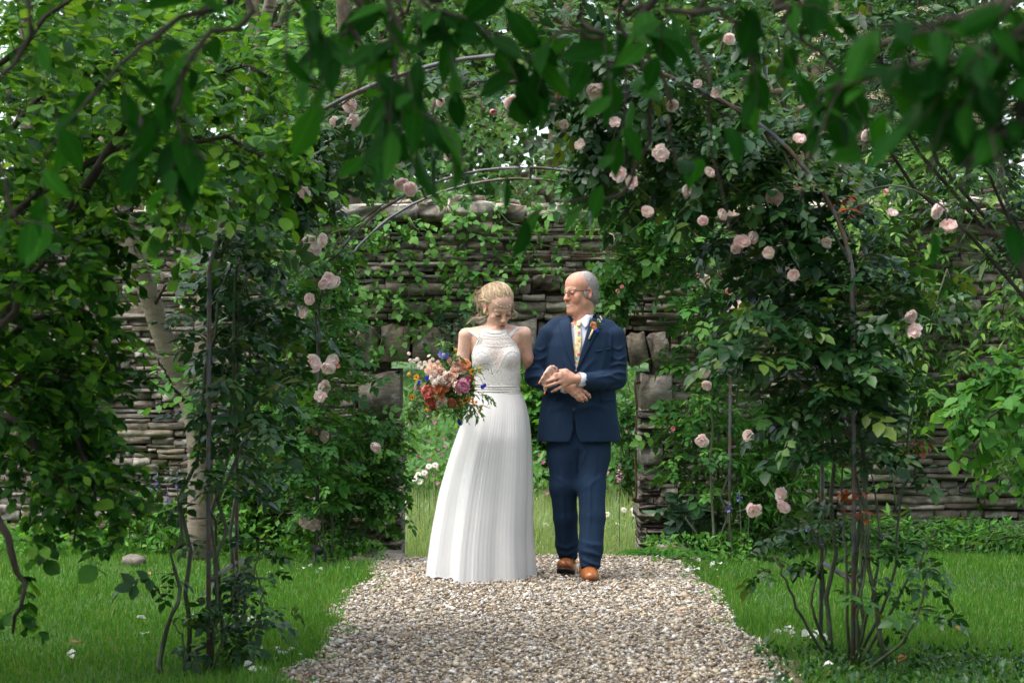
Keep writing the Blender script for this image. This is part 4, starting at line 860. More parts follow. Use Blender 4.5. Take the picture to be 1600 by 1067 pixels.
for i, (px, py, lb) in enumerate([(205, 758, 'violet flower spike leftmost at the wall foot'), (233, 745, 'violet flower spike in the left border, second from left'), (246, 738, 'violet flower spike under the pale tree trunk'), (277, 735, 'tallest violet flower spike below the pale trunk'), (262, 760, 'short violet flower spike in the left border'), (222, 768, 'low violet flower spike near the left lawn edge')]):
    spire(px, py, 13.7, .10, M_blue, lb, 16, .016, group='violet flower spikes')
for px, py, lb in [(1155, 765, 'blue bellflower spike beside the right rear post'), (1140, 782, 'lower blue bellflower left of the loose roses'), (1262, 812, 'blue bellflower at the right lawn edge'), (1172, 783, 'blue bellflower just above the loose pink roses')]:
    spire(px, py, 13.2, .06, M_blue, lb, 8, .018, group='blue bellflowers')
spire(968, 722, 16.2, .12, M_fox, 'pink foxglove spike seen right of the man', 16, .022, name='foxglove')
def wildbank():
    r = np.random.default_rng(9); n = 15000; x = r.uniform(-1.6, 2.0, n) * 1.25; y = r.uniform(18.2, 22.5, n); hmax = .35 + .32 * (y - 18.2); z = gz(x, y) + hmax * r.random(n) ** .7
    pos = np.stack([x, y, z], -1); d = r.normal(0, 1, (n, 3)) + np.array([0, 0, .3]); nm = nrmz(r.normal(0, .5, (n, 3)) + np.array([0, -.3, 1])); mb = MB(); V, T, Q = place_tpl(leaf_tpl(.5, 2), pos, d, nm, .075 * np.exp(r.normal(0, .3, n))); mb.add(V, T, None, np.repeat(r.random(n), 4))
    o = mb.build('wild_plants', ML['bank'], None, kind='stuff'); tag(o, 'bank of wild green plants seen through the doorway', 'wild plants')
    n = 260; x = r.uniform(-1.3, 1.6, n); y = r.uniform(17.8, 21, n); z = gz(x, y) + (.3 + .3 * (y - 17.8)) * r.uniform(.6, 1.05, n); mb = MB()
    for k in range(n):
        a = np.arange(5) * 1.2566; dd = np.stack([np.cos(a), np.full(5, -.5), np.sin(a)], -1); V, T, Q = place_tpl(leaf_tpl(.8, 2), np.tile([x[k], y[k], z[k]], (5, 1)), dd, np.tile([0, -1., .2], (5, 1)), np.full(5, .022)); mb.add(V, T)
    o = mb.build('campion_flowers', M_pinkf, None, kind='stuff'); tag(o, 'small pink campion flowers scattered over the bank', 'flowers')
wildbank()
DA = leaf_tpl(.38, 2)
M_yel = plain('daisy_eye', (.65, .42, .03), .8)
def daisy(px, py, Y, lb, rad=.032):
    c = A(px, py, Y); b = np.array([c[0] + rng.normal(0, .03), Y + .05, float(gz(c[0], Y))]); root = thing('daisy', lb, 'daisy', b, 'white daisies in the meadow'); mb = MB(); tube(mb, curve([b, (b + c) / 2, c], 6), .0025, 4); mb.build('stem', M_twig, root)
    a = np.arange(13) * 6.283 / 13; ax = nrmz(np.array([rng.normal(0, .3), -.8, .6])); e1 = nrmz(np.cross(ax, [0, 0, 1])); e2 = np.cross(e1, ax); d = np.cos(a)[:, None] * e1 + np.sin(a)[:, None] * e2
    mb = MB(); V, T, Q = place_tpl(DA, np.tile(c, (13, 1)), d, np.tile(ax, (13, 1)), np.full(13, rad)); mb.add(V, T); mb.build('petals', M_white, root)
    mb = MB(); tube(mb, [c - ax * .003, c + ax * .006], [rad * .34, rad * .2], 8); mb.build('eye', M_yel, root)
for px, py, lb in [(653, 741, 'daisy highest of the left doorway group'), (663, 738, 'daisy touching the highest one left of the bride'), (648, 747, 'daisy at the left of the bunch beside the skirt'), (656, 752, 'daisy in the low middle of the bunch by the skirt'), (670, 728, 'white daisy just above the left bunch'), (680, 726, 'daisy nearest the skirt edge, high up'), (634, 786, 'lone daisy beside the left jamb'), (632, 807, 'low lone daisy by the left jamb foot'), (655, 830, 'left daisy of the pair low by the skirt'), (662, 829, 'right daisy of the pair low by the skirt'), (852, 820, 'daisy between the skirt and the trouser leg'), (836, 838, 'daisy low beside the skirt hem, right side'), (948, 803, 'daisy right of the trouser leg'), (975, 796, 'daisy halfway between trousers and right jamb'), (992, 803, 'daisy next to the right jamb'), (990, 796, 'daisy a little above the one at the right jamb'), (965, 820, 'lowest daisy right of the trousers')]:
    daisy(px, py, 17.2, lb)
# stones by the doorway
def rock(px, py, Y, sx, sy, sz, lb, seed, mt=None):
    r = np.random.default_rng(seed); import bmesh
    bm = bmesh.new(); bmesh.ops.create_icosphere(bm, subdivisions=2, radius=1); V = np.array([v.co[:] for v in bm.verts]); T = [[v.index for v in f.verts] for f in bm.faces]; bm.free()
    k = r.normal(0, 1, (5, 3)); V = V * (1 + .16 * np.sin(V @ k.T * 2.0).sum(1, keepdims=True) / 2); V = V * np.array([sx, sy, sz]); c = A(px, py, Y); c[2] = float(gz(c[0], Y)) + sz * .5
    o = link('rock', mesh_np('rock', V, T, None, [mt or M_big], smooth=False), None, c); tag(o, lb, 'rock', 'loose rocks beside the path')
rock(1050, 845, 13.75, .16, .12, .08, 'long pale rock under the hellebore', 1); rock(1048, 825, 13.95, .09, .09, .07, 'small rock above the long pale one', 2); rock(612, 862, 13.6, .12, .12, .07, 'grey rock at the left foot of the doorway', 3)
rock(585, 850, 13.7, .10, .1, .06, 'mossy rock left of the doorway rock', 4); rock(212, 856, 12.9, .075, .06, .045, 'grey rock lying on the left lawn', 5, M_grey); rock(560, 868, 13.2, .06, .05, .035, 'small stone beside the left rear post', 6); rock(1090, 862, 13.2, .05, .05, .035, 'pebble-sized rock at the right edge of the gravel', 7)
# low ground cover round the doorway feet
def cover(name, lb, x0, x1, y0, y1, n, h, lm, ls, seed, tpl='small'):
    r = np.random.default_rng(seed); x = r.uniform(x0, x1, n); y = r.uniform(y0, y1, n); z = gz(x, y) + h * r.random(n) ** 1.5; mb = MB(); V, T, Q = place_tpl(TPL[tpl][0], np.stack([x, y, z], -1), r.normal(0, 1, (n, 3)) + np.array([0, 0, .3]), nrmz(r.normal(0, .4, (n, 3)) + np.array([0, 0, 1])), ls * np.exp(r.normal(0, .3, n)))
    mb.add(V, T, None, np.repeat(r.random(n), len(TPL[tpl][0][1]))); 
    if len(Q): mb.Q.append(Q); mb.rq.append(r.random(len(Q))); mb.mq.append(np.zeros(len(Q)))
    o = mb.build(name, lm, None, kind='stuff'); tag(o, lb, 'ground cover')
cover('ground_cover', 'low weeds at the left foot of the doorway', -1.35, -.78, 13.1, 14.3, 900, .16, ML['herb'], .035, 1)
cover('ground_cover', 'low weeds at the right foot of the doorway', .82, 1.5, 13.0, 14.3, 1100, .17, ML['herb'], .035, 2)
cover('ground_cover', 'dark clover under the right front arch post', .98, 2.2, 7.7, 8.8, 2600, .07, ML['rose'], .025, 3)
cover('ground_cover', 'leafy weeds along the foot of the right wall', 1.4, 3.6, 13.6, 14.4, 2200, .2, ML['tree2'], .05, 4)
cover('ground_cover', 'leafy weeds along the foot of the left wall', -3.4, -1.3, 13.6, 14.4, 2000, .2, ML['herb'], .05, 5)
# fallen white petals
def petals():
    r = np.random.default_rng(6); mb = MB(); L = leaf_tpl(.85, 3, .6, .5, .3)
    cl_ = [(370, 960, 40, 12, 12), (440, 1020, 40, 14, 20), (400, 1035, 30, 10, 12), (460, 985, 20, 8, 8), (1250, 985, 45, 8, 24), (1290, 995, 30, 8, 14), (1110, 880, 26, 10, 16), (1080, 885, 12, 14, 10), (1280, 1045, 12, 6, 6), (225, 985, 10, 6, 4), (120, 1015, 12, 5, 5), (470, 890, 60, 8, 14), (330, 965, 60, 10, 5), (215, 960, 30, 10, 4)]
    P = []
    for cx, cy_, sx, sy, n in cl_: n = max(2, int(n * .6)); P += [(cx + r.normal(0, sx / 2), cy_ + r.normal(0, sy / 2)) for _ in range(n)]
    P = np.array(P); Y = 1.17 * FPX / (P[:, 1] - HZ); x = (P[:, 0] - 800) * Y / FPX; pos = np.stack([x, Y, gz(x, Y) + r.uniform(.015, .045, len(x))], -1); n = len(P)
    V, T, Q = place_tpl(L, pos, r.normal(0, 1, (n, 3)) * np.array([1, 1, .3]), nrmz(r.normal(0, .5, (n, 3)) + np.array([0, 0, 1])), r.uniform(.022, .045, n)); mb.add(V, T); mb.Q.append(Q); mb.rq.append(r.random(len(Q))); mb.mq.append(np.zeros(len(Q)))
    o = mb.build('fallen_petals', M_white, None, kind='stuff'); tag(o, 'white rose petals fallen on the grass by the path', 'petals')
petals()
M_dead = leafmat('dead_leaf', [(0, (.30, .13, .04)), (1, (.42, .22, .07))], .2, .6, 1.2)
def dead(px, py, L, lb, seed):
    r = np.random.default_rng(seed); Y = 1.17 * FPX / (py - HZ); t = leaf_tpl(.5, 3, .45, .3, .3); c = A(px, py, Y); V, T, Q = place_tpl(t, np.zeros((1, 3)), nrmz(r.normal(0, 1, (1, 3)) * [1, 1, .2]), np.array([[.2, -.3, 1.]]), np.array([L]))
    o = link('fallen_leaf', mesh_np('fallen_leaf', V, T, Q, [M_dead]), None, c); tag(o, lb, 'leaf', 'dead leaves on the lawn')
dead(112, 1003, .09, 'orange dead leaf on the dark left lawn', 1); dead(233, 893, .04, 'small brown leaf on the left lawn near the shrub', 2); dead(1487, 978, .06, 'tan dead leaf on the right lawn', 3); dead(1502, 825, .05, 'pale dead leaf at the right wall foot', 4); dead(1415, 1023, .07, 'pinkish dead leaf beside the right post', 5)
# garden spotlight
gs = thing('garden_spotlight', 'small black garden spotlight at the left rear arch post', 'spotlight', (fx(490, 13.0), 13.0, 0)); M_blk = plain('black_plastic', (.012, .013, .015), .4)
mb = MB(); c = A(492, 868, 13); tube(mb, [c + np.array([-.012, .03, .05]), c + np.array([-.008, .01, .05]), c + np.array([.03, -.035, .035]), c + np.array([.034, -.04, .034])], [.014, .022, .026, .028], 12); mb.build('lamp_head', M_blk, gs)
mb = MB(); tube(mb, [c + np.array([0, 0, .02]), c + np.array([0, 0, -.12])], [.008, .006], 8); mb.build('spike', M_blk, gs); mb = MB(); tube(mb, curve([c + np.array([0, 0, -.06]), c + np.array([-.08, .02, -.075]), c + np.array([-.13, .0, -.05]), c + np.array([-.16, .02, -.085])], 14), .006, 6); mb.build('cable', M_blk, gs)

# ================================================================== OVERHANGING CHERRY TREES (near the camera)
def cherry(base, label, limbs, seed, crown, ls=.084):
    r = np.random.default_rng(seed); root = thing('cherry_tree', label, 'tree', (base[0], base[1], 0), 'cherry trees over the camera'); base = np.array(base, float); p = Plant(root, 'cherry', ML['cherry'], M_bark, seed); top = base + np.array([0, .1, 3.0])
    mb = MB(); P = curve([base + np.array([0, 0, -.1]), base + np.array([.03, 0, 1.4]), top], 12); tube(mb, P, np.linspace(.11, .07, 12), 10); mb.build('trunk', M_brown, root)
    for pts, nt_, nl in limbs:
        nt_ = max(2, int(nt_ * (1.0 if base[0] < 0 else .72 if pts[-1][2] > 2.2 else 1.25)))
        Q = [A(q[0], q[1], max(q[2] * 1.28, 2.7)) for q in pts]; C = curve([top, top * .45 + Q[0] * .55 + np.array([0, 0, .25])] + Q, 22, .004, r); mb = MB(); tube(mb, C, np.concatenate([np.linspace(.024, .0062, 10), np.linspace(.0058, .0018, 12)]), 6); mb.build('branch', M_bark, root)
        S = C[9:]; T = nrmz(np.gradient(S, axis=0)); t = np.linspace(.05, .98, nt_) * (len(S) - 1.01); i = t.astype(int); p0 = S[i] + (S[i + 1] - S[i]) * (t - i)[:, None]
        d = nrmz(T[i] * .9 + r.normal(0, .6, (nt_, 3)) + np.array([0, 0, -.3])); p.add_twigs(p0, d, .11 * r.uniform(.6, 1.3, nt_), nl, ls, .5, .0022, .18)
        p.size[-1] = p.size[-1] * np.clip(p.pos[-1][:, 1] / 3.9, .55, 1.1)
        m = len(p.pos[-1]); p.dir[-1] = nrmz(p.dir[-1] * 1.1 + np.array([0, 0, -.2]) + r.normal(0, .48, (m, 3))); p.nrm[-1] = nrmz(r.normal(0, .5, (m, 3)) + np.array([0, -.45, .85]))
    for pts, n in crown:   # rest of the crown, out of view, with boughs added to cast shade
        p.branch([top] + [np.array(q, float) for q in pts], .03, .008, n, .5, 10, .12, .3, .1, .5, .15, jit=.05)
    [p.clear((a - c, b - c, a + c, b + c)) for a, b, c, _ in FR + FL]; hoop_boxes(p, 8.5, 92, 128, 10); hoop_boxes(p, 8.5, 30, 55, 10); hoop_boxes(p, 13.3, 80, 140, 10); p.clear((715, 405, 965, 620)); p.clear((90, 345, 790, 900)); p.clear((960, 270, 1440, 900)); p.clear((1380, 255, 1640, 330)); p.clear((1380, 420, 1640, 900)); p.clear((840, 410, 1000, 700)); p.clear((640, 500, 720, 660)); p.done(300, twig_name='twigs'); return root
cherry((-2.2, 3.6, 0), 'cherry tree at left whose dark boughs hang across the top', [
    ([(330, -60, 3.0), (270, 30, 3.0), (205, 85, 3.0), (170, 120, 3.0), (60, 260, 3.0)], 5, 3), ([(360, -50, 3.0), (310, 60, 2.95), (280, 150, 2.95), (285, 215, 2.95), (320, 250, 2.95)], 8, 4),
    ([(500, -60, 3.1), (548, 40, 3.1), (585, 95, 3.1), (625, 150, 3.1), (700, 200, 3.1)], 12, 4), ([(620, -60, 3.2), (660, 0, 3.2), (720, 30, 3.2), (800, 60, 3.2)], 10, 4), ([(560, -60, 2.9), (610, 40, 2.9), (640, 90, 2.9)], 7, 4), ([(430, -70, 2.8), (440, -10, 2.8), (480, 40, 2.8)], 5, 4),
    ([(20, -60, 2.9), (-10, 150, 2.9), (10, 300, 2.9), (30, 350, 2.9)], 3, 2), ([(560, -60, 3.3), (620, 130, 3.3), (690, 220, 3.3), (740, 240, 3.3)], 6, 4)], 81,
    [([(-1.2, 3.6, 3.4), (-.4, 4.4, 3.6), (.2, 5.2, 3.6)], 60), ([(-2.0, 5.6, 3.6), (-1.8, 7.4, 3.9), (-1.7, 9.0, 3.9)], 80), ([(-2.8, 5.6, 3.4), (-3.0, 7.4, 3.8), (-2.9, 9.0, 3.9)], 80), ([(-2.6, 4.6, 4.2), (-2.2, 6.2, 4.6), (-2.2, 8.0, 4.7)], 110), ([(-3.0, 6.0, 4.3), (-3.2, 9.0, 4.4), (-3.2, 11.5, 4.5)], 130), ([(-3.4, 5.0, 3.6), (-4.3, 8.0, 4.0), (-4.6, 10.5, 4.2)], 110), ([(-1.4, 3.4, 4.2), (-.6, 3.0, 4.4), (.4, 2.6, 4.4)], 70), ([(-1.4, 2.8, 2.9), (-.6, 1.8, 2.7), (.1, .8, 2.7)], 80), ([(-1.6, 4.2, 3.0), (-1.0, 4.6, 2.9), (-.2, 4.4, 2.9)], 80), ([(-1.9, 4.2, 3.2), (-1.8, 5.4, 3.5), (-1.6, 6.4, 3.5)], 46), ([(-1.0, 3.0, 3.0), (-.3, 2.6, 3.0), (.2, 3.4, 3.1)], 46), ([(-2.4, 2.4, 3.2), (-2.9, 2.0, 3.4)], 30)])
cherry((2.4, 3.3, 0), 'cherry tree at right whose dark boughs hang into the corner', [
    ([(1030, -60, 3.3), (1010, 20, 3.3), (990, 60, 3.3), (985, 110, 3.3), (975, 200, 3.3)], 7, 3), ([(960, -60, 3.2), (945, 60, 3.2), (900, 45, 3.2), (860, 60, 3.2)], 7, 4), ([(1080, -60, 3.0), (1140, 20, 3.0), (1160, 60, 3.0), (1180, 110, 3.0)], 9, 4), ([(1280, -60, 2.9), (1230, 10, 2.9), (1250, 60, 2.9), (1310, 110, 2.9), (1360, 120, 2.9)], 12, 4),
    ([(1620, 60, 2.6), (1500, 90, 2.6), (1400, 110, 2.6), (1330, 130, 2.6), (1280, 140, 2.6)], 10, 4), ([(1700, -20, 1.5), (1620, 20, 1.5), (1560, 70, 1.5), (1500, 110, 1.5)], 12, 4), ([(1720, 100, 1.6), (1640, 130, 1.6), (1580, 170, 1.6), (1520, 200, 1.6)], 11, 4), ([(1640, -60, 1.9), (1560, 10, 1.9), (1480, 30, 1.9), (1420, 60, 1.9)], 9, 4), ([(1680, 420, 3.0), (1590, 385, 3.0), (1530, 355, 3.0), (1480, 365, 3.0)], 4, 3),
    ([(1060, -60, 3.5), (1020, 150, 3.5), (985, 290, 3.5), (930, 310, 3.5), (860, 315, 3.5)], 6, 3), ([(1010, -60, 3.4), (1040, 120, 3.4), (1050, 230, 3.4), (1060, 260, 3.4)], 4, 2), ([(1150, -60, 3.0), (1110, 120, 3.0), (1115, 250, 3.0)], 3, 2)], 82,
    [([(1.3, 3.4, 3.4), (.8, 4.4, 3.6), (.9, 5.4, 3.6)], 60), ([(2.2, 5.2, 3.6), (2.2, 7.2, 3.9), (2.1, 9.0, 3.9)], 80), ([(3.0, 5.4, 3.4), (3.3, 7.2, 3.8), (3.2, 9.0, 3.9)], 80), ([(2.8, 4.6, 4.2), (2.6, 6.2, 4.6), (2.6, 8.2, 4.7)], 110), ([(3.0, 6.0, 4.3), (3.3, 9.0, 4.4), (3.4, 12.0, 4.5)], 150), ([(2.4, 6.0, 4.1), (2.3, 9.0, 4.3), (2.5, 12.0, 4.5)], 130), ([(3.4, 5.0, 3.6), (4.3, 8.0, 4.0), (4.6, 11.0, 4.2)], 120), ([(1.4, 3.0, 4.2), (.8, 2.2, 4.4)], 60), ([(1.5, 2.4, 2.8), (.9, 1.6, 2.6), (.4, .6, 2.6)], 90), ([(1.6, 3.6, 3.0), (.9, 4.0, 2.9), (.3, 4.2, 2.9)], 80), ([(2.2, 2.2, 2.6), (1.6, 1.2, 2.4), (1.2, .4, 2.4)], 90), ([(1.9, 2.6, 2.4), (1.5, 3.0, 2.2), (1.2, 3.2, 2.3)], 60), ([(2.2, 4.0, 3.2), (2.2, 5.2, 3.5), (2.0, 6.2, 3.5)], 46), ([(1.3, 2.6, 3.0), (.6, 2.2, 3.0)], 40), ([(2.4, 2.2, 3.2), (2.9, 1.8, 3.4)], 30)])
# ================================================================== SIGNED-DISTANCE MODELLING (people)
def axis(*segs):
    out = []
    for a, b, st in segs: out.append(np.linspace(a, b, max(2, int(round((b - a) / st)) + 1))[:-1])
    return np.concatenate(out + [[segs[-1][1]]])

class SDF:
    """distance field on a rectilinear grid; coordinates are world minus s.o"""
    def __init__(s, o, xs, ys, zs):
        s.o = np.asarray(o, float); s.ax = [np.asarray(a, np.float32) for a in (xs, ys, zs)]
        s.F = np.full([len(a) for a in s.ax], .5, np.float32)
    def put(s, fn, lo, hi, k=.01, mode='u'):
        m = k + .012; sl = []
        for a, l, h in zip(s.ax, lo, hi):
            i0 = max(0, np.searchsorted(a, l - m) - 1); i1 = min(len(a), np.searchsorted(a, h + m) + 1)
            if i1 <= i0: return s
            sl.append(slice(i0, i1))
        sl = tuple(sl); X, Y, Z = s.ax[0][sl[0]][:, None, None], s.ax[1][sl[1]][None, :, None], s.ax[2][sl[2]][None, None, :]
        d = fn(X, Y, Z).astype(np.float32); a = s.F[sl]
        if mode == 'u': h = np.clip(.5 + .5 * (a - d) / k, 0, 1); s.F[sl] = a + (d - a) * h - k * h * (1 - h)
        else: h = np.clip(.5 - .5 * (a + d) / k, 0, 1); s.F[sl] = a + (-d - a) * h + k * h * (1 - h)
        return s
    def loc(s, p): return np.asarray(p, float) - s.o
    def cap(s, a, b, r1, r2=None, k=.01, mode='u'):
        a, b = s.loc(a), s.loc(b); r2 = r1 if r2 is None else r2; ba = b - a; L = float(ba @ ba) + 1e-12; R = max(r1, r2)
        def fn(X, Y, Z):
            px, py, pz = X - a[0], Y - a[1], Z - a[2]; h = np.clip((px * ba[0] + py * ba[1] + pz * ba[2]) / L, 0, 1)
            return np.sqrt((px - ba[0] * h) ** 2 + (py - ba[1] * h) ** 2 + (pz - ba[2] * h) ** 2) - (r1 + (r2 - r1) * h)
        return s.put(fn, np.minimum(a, b) - R, np.maximum(a, b) + R, k, mode)
    def chain(s, pts, rs, k=.01, mode='u'):
        for i in range(len(pts) - 1): s.cap(pts[i], pts[i + 1], rs[i], rs[i + 1], k, mode)
        return s
    def ell(s, c, r, k=.01, mode='u', R=None):
        c = s.loc(c); r = np.broadcast_to(np.asarray(r, float), (3,)); Rm = np.eye(3) if R is None else np.asarray(R)
        ext = np.sqrt(((Rm * r) ** 2).sum(1))
        def fn(X, Y, Z):
            px, py, pz = X - c[0], Y - c[1], Z - c[2]
            q = [Rm[0, i] * px + Rm[1, i] * py + Rm[2, i] * pz for i in range(3)]
            k0 = np.sqrt(sum((q[i] / r[i]) ** 2 for i in range(3))); k1 = np.sqrt(sum((q[i] / r[i] ** 2) ** 2 for i in range(3))) + 1e-6
            return k0 * (k0 - 1) / k1
        return s.put(fn, c - ext, c + ext, k, mode)
    def loft(s, rows, k=.01, mode='u', n=2.4):
        """rows of (z, cx, cy, a, b) in world units: superelliptic trunk"""
        Rr = np.array(sorted(rows), float); z = Rr[:, 0] - s.o[2]
        def fn(X, Y, Z):
            zz = Z; cx = np.interp(zz, z, Rr[:, 1] - s.o[0]); cy_ = np.interp(zz, z, Rr[:, 2] - s.o[1]); a = np.interp(zz, z, Rr[:, 3]); b = np.interp(zz, z, Rr[:, 4])
            q = (np.abs((X - cx) / a) ** n + np.abs((Y - cy_) / b) ** n) ** (1 / n); d = (q - 1) * np.minimum(a, b)
            return np.maximum(d, np.maximum(z[0] - Z, Z - z[-1]))
        lo = [(Rr[:, 1] - Rr[:, 3]).min() - s.o[0], (Rr[:, 2] - Rr[:, 4]).min() - s.o[1], z[0]]; hi = [(Rr[:, 1] + Rr[:, 3]).max() - s.o[0], (Rr[:, 2] + Rr[:, 4]).max() - s.o[1], z[-1]]
        return s.put(fn, lo, hi, k, mode)
    def mesh(s):
        F = s.F; n = F.shape; ins = F < 0
        c = np.zeros([k - 1 for k in n], np.int8); D = [(i, j, k) for i in (0, 1) for j in (0, 1) for k in (0, 1)]
        for i, j, k in D: c += ins[i:n[0] - 1 + i, j:n[1] - 1 + j, k:n[2] - 1 + k]
        I = np.argwhere((c > 0) & (c < 8)); v = np.stack([F[I[:, 0] + i, I[:, 1] + j, I[:, 2] + k] for i, j, k in D], 1)
        base = np.stack([s.ax[d][I[:, d]] for d in range(3)], 1); step = np.stack([s.ax[d][I[:, d] + 1] - s.ax[d][I[:, d]] for d in range(3)], 1)
        acc = np.zeros((len(I), 3)); cnt = np.zeros(len(I)); Dn = np.array(D, float)
        for a in range(8):
            for b in range(a + 1, 8):
                if np.abs(Dn[a] - Dn[b]).sum() != 1: continue
                m = (v[:, a] < 0) != (v[:, b] < 0); t = v[m, a] / (v[m, a] - v[m, b]); acc[m] += Dn[a] + (Dn[b] - Dn[a]) * t[:, None]; cnt[m] += 1
        V = base + step * acc / cnt[:, None]; idx = np.full(c.shape, -1, np.int32); idx[tuple(I.T)] = np.arange(len(I)); Q = []
        for d in range(3):
            a = np.moveaxis(ins, d, 0); m = a[:-1] != a[1:]; e, f = [x for x in range(3) if x != d]
            J = np.argwhere(m); ori = a[:-1][m]; P = np.zeros((len(J), 3), int); P[:, d] = J[:, 0]; P[:, e] = J[:, 1]; P[:, f] = J[:, 2]
            ok = (P[:, e] > 0) & (P[:, f] > 0) & (P[:, e] < n[e] - 1) & (P[:, f] < n[f] - 1); P = P[ok]; ori = ori[ok]
            ue = np.eye(3, dtype=int)[e]; uf = np.eye(3, dtype=int)[f]
            q = np.stack([idx[tuple((P - ue - uf).T)], idx[tuple((P - uf).T)], idx[tuple(P.T)], idx[tuple((P - ue).T)]], 1)
            flip = ori if d != 1 else ~ori; q[~flip] = q[~flip][:, ::-1]; Q.append(q)
        return V + s.o, np.concatenate(Q)
    def build(s, name, mats, parent, colfn=None, smooth_it=2, midfn=None, folds=None):
        V, Q = s.mesh(); V = relax(V, Q, smooth_it)
        if folds: V = fold_disp(V, Q, bvh_of((V, Q)), folds)
        cols = colfn(V) if colfn else None
        mi = midfn(V[Q].mean(1)) if midfn else None
        return link(name, mesh_np(name, V - root_loc(parent), None, Q, mats if isinstance(mats, list) else [mats], None, True, mi, cols), parent), (V, Q)

def relax(V, Q, it=2, f=.5):
    e = np.concatenate([Q[:, [0, 1]], Q[:, [1, 2]], Q[:, [2, 3]], Q[:, [3, 0]]])
    for _ in range(it):
        for lam in (f, -f * .96):
            A_ = np.zeros_like(V); cn = np.zeros(len(V))
            for d in range(3): A_[:, d] = np.bincount(e[:, 0], V[e[:, 1], d], len(V)) + np.bincount(e[:, 1], V[e[:, 0], d], len(V))
            cn = np.bincount(e[:, 0], None, len(V)) + np.bincount(e[:, 1], None, len(V)); V = V + lam * (A_ / np.maximum(cn, 1)[:, None] - V)
    return V

def bvh_of(*VQ):
    V = []; Q = []; n = 0
    for v, q in VQ: V.append(v); Q.append(q + n); n += len(v)
    return BVHTree.FromPolygons(np.concatenate(V).tolist(), np.concatenate(Q).tolist())

def fold_disp(V, Q, bvh, folds):
    """cloth folds: each (pixel polyline, height, width) is found on the surface and pushed out as a soft ridge with hollows beside it"""
    fn = np.cross(V[Q[:, 2]] - V[Q[:, 0]], V[Q[:, 3]] - V[Q[:, 1]]); nv = np.zeros_like(V)
    for k in range(4):
        for d in range(3): nv[:, d] += np.bincount(Q[:, k], fn[:, d], len(V))
    nv = nrmz(nv); D = np.zeros(len(V))
    for pts, amp, w in folds:
        C = curve(np.array([(a, b, 0) for a, b in pts], float), 26)[:, :2]; H = []; tt = []
        for i, p in enumerate(C):
            o = Vector((0, 0, CAMZ)); d = Vector(at(p[0], p[1], 12.0)) - o; d.normalize(); h, _, _, _ = bvh.ray_cast(o + d * 10.5, d, 6)
            if h is not None: H.append(h); tt.append(i / 25)
        if len(H) < 3: continue
        amp *= 1.7; H = np.array(H); tt = np.array(tt); lo, hi = H.min(0) - 4 * w, H.max(0) + 4 * w; I = np.where(((V > lo) & (V < hi)).all(1))[0]
        if len(I) == 0: continue
        d2 = ((V[I, None] - H[None]) ** 2).sum(2); j = d2.argmin(1); dd = d2[np.arange(len(I)), j]; tp = np.sin(math.pi * np.clip(tt[j] * .92 + .04, 0, 1)) ** .7
        D[I] += amp * tp * (np.exp(-dd / w ** 2) - .42 * np.exp(-dd / (2.3 * w) ** 2))
    return V + nv * D[:, None]

def px_of(V): return project(V)
def drape(bvh, L, R, nu, nv, lift, thick, name, mat, parent, y0=10.5, edge=True, crown=0.0, mb=None, rough=0.0):
    """a strip of cloth between the pixel curves L and R (front view), dropped along the view onto the surface under it"""
    L = curve(np.array([(a, b, 0) for a, b in L], float), nv)[:, :2]; R = curve(np.array([(a, b, 0) for a, b in R], float), nv)[:, :2]; G = np.zeros((nv, nu, 3)); last = None
    for j in range(nv):
        for i in range(nu):
            t = i / (nu - 1); p = L[j] * (1 - t) + R[j] * t; o = Vector((0, 0, CAMZ)); d = Vector(at(p[0], p[1], 12.0)) - o; d.normalize(); h, nn, _, _ = bvh.ray_cast(o + d * y0, d, 6)
            if h is None: h = last if last is not None else Vector(at(p[0], p[1], 11.9))
            last = h; G[j, i] = np.array(h) - np.array(d) * (lift + crown * math.sin(math.pi * t))
    for _ in range(2):
        Y_ = G[:, :, 1].copy(); Y_[1:-1] = (G[:-2, :, 1] + G[2:, :, 1] + 2 * G[1:-1, :, 1]) / 4; Y_[:, 1:-1] = (Y_[:, :-2] + Y_[:, 2:] + 2 * Y_[:, 1:-1]) / 4; G[:, :, 1] = np.minimum(Y_, G[:, :, 1] + .003)
    B = G + np.array([0, thick, 0]); V = np.concatenate([G.reshape(-1, 3), B.reshape(-1, 3)]); n = nu * nv; Q = []
    for j in range(nv - 1):
        for i in range(nu - 1): a = j * nu + i; Q += [(a, a + nu, a + nu + 1, a + 1), (n + a, n + a + 1, n + a + nu + 1, n + a + nu)]
    per = [(0, i) for i in range(nu)] + [(j, nu - 1) for j in range(1, nv)] + [(nv - 1, i) for i in range(nu - 2, -1, -1)] + [(j, 0) for j in range(nv - 2, 0, -1)]; pi = [j * nu + i for j, i in per]
    for a, b in zip(pi, pi[1:] + pi[:1]): Q.append((a, b, n + b, n + a))
    if mb is not None: mb.add(V, None, Q); return G
    mb = MB(); mb.add(V, None, Q); return mb.build(name, mat, parent)

def rot(yaw=0, pitch=0, roll=0):
    return np.array((Matrix.Rotation(math.radians(yaw), 3, 'Z') @ Matrix.Rotation(math.radians(pitch), 3, 'X') @ Matrix.Rotation(math.radians(roll), 3, 'Y')))

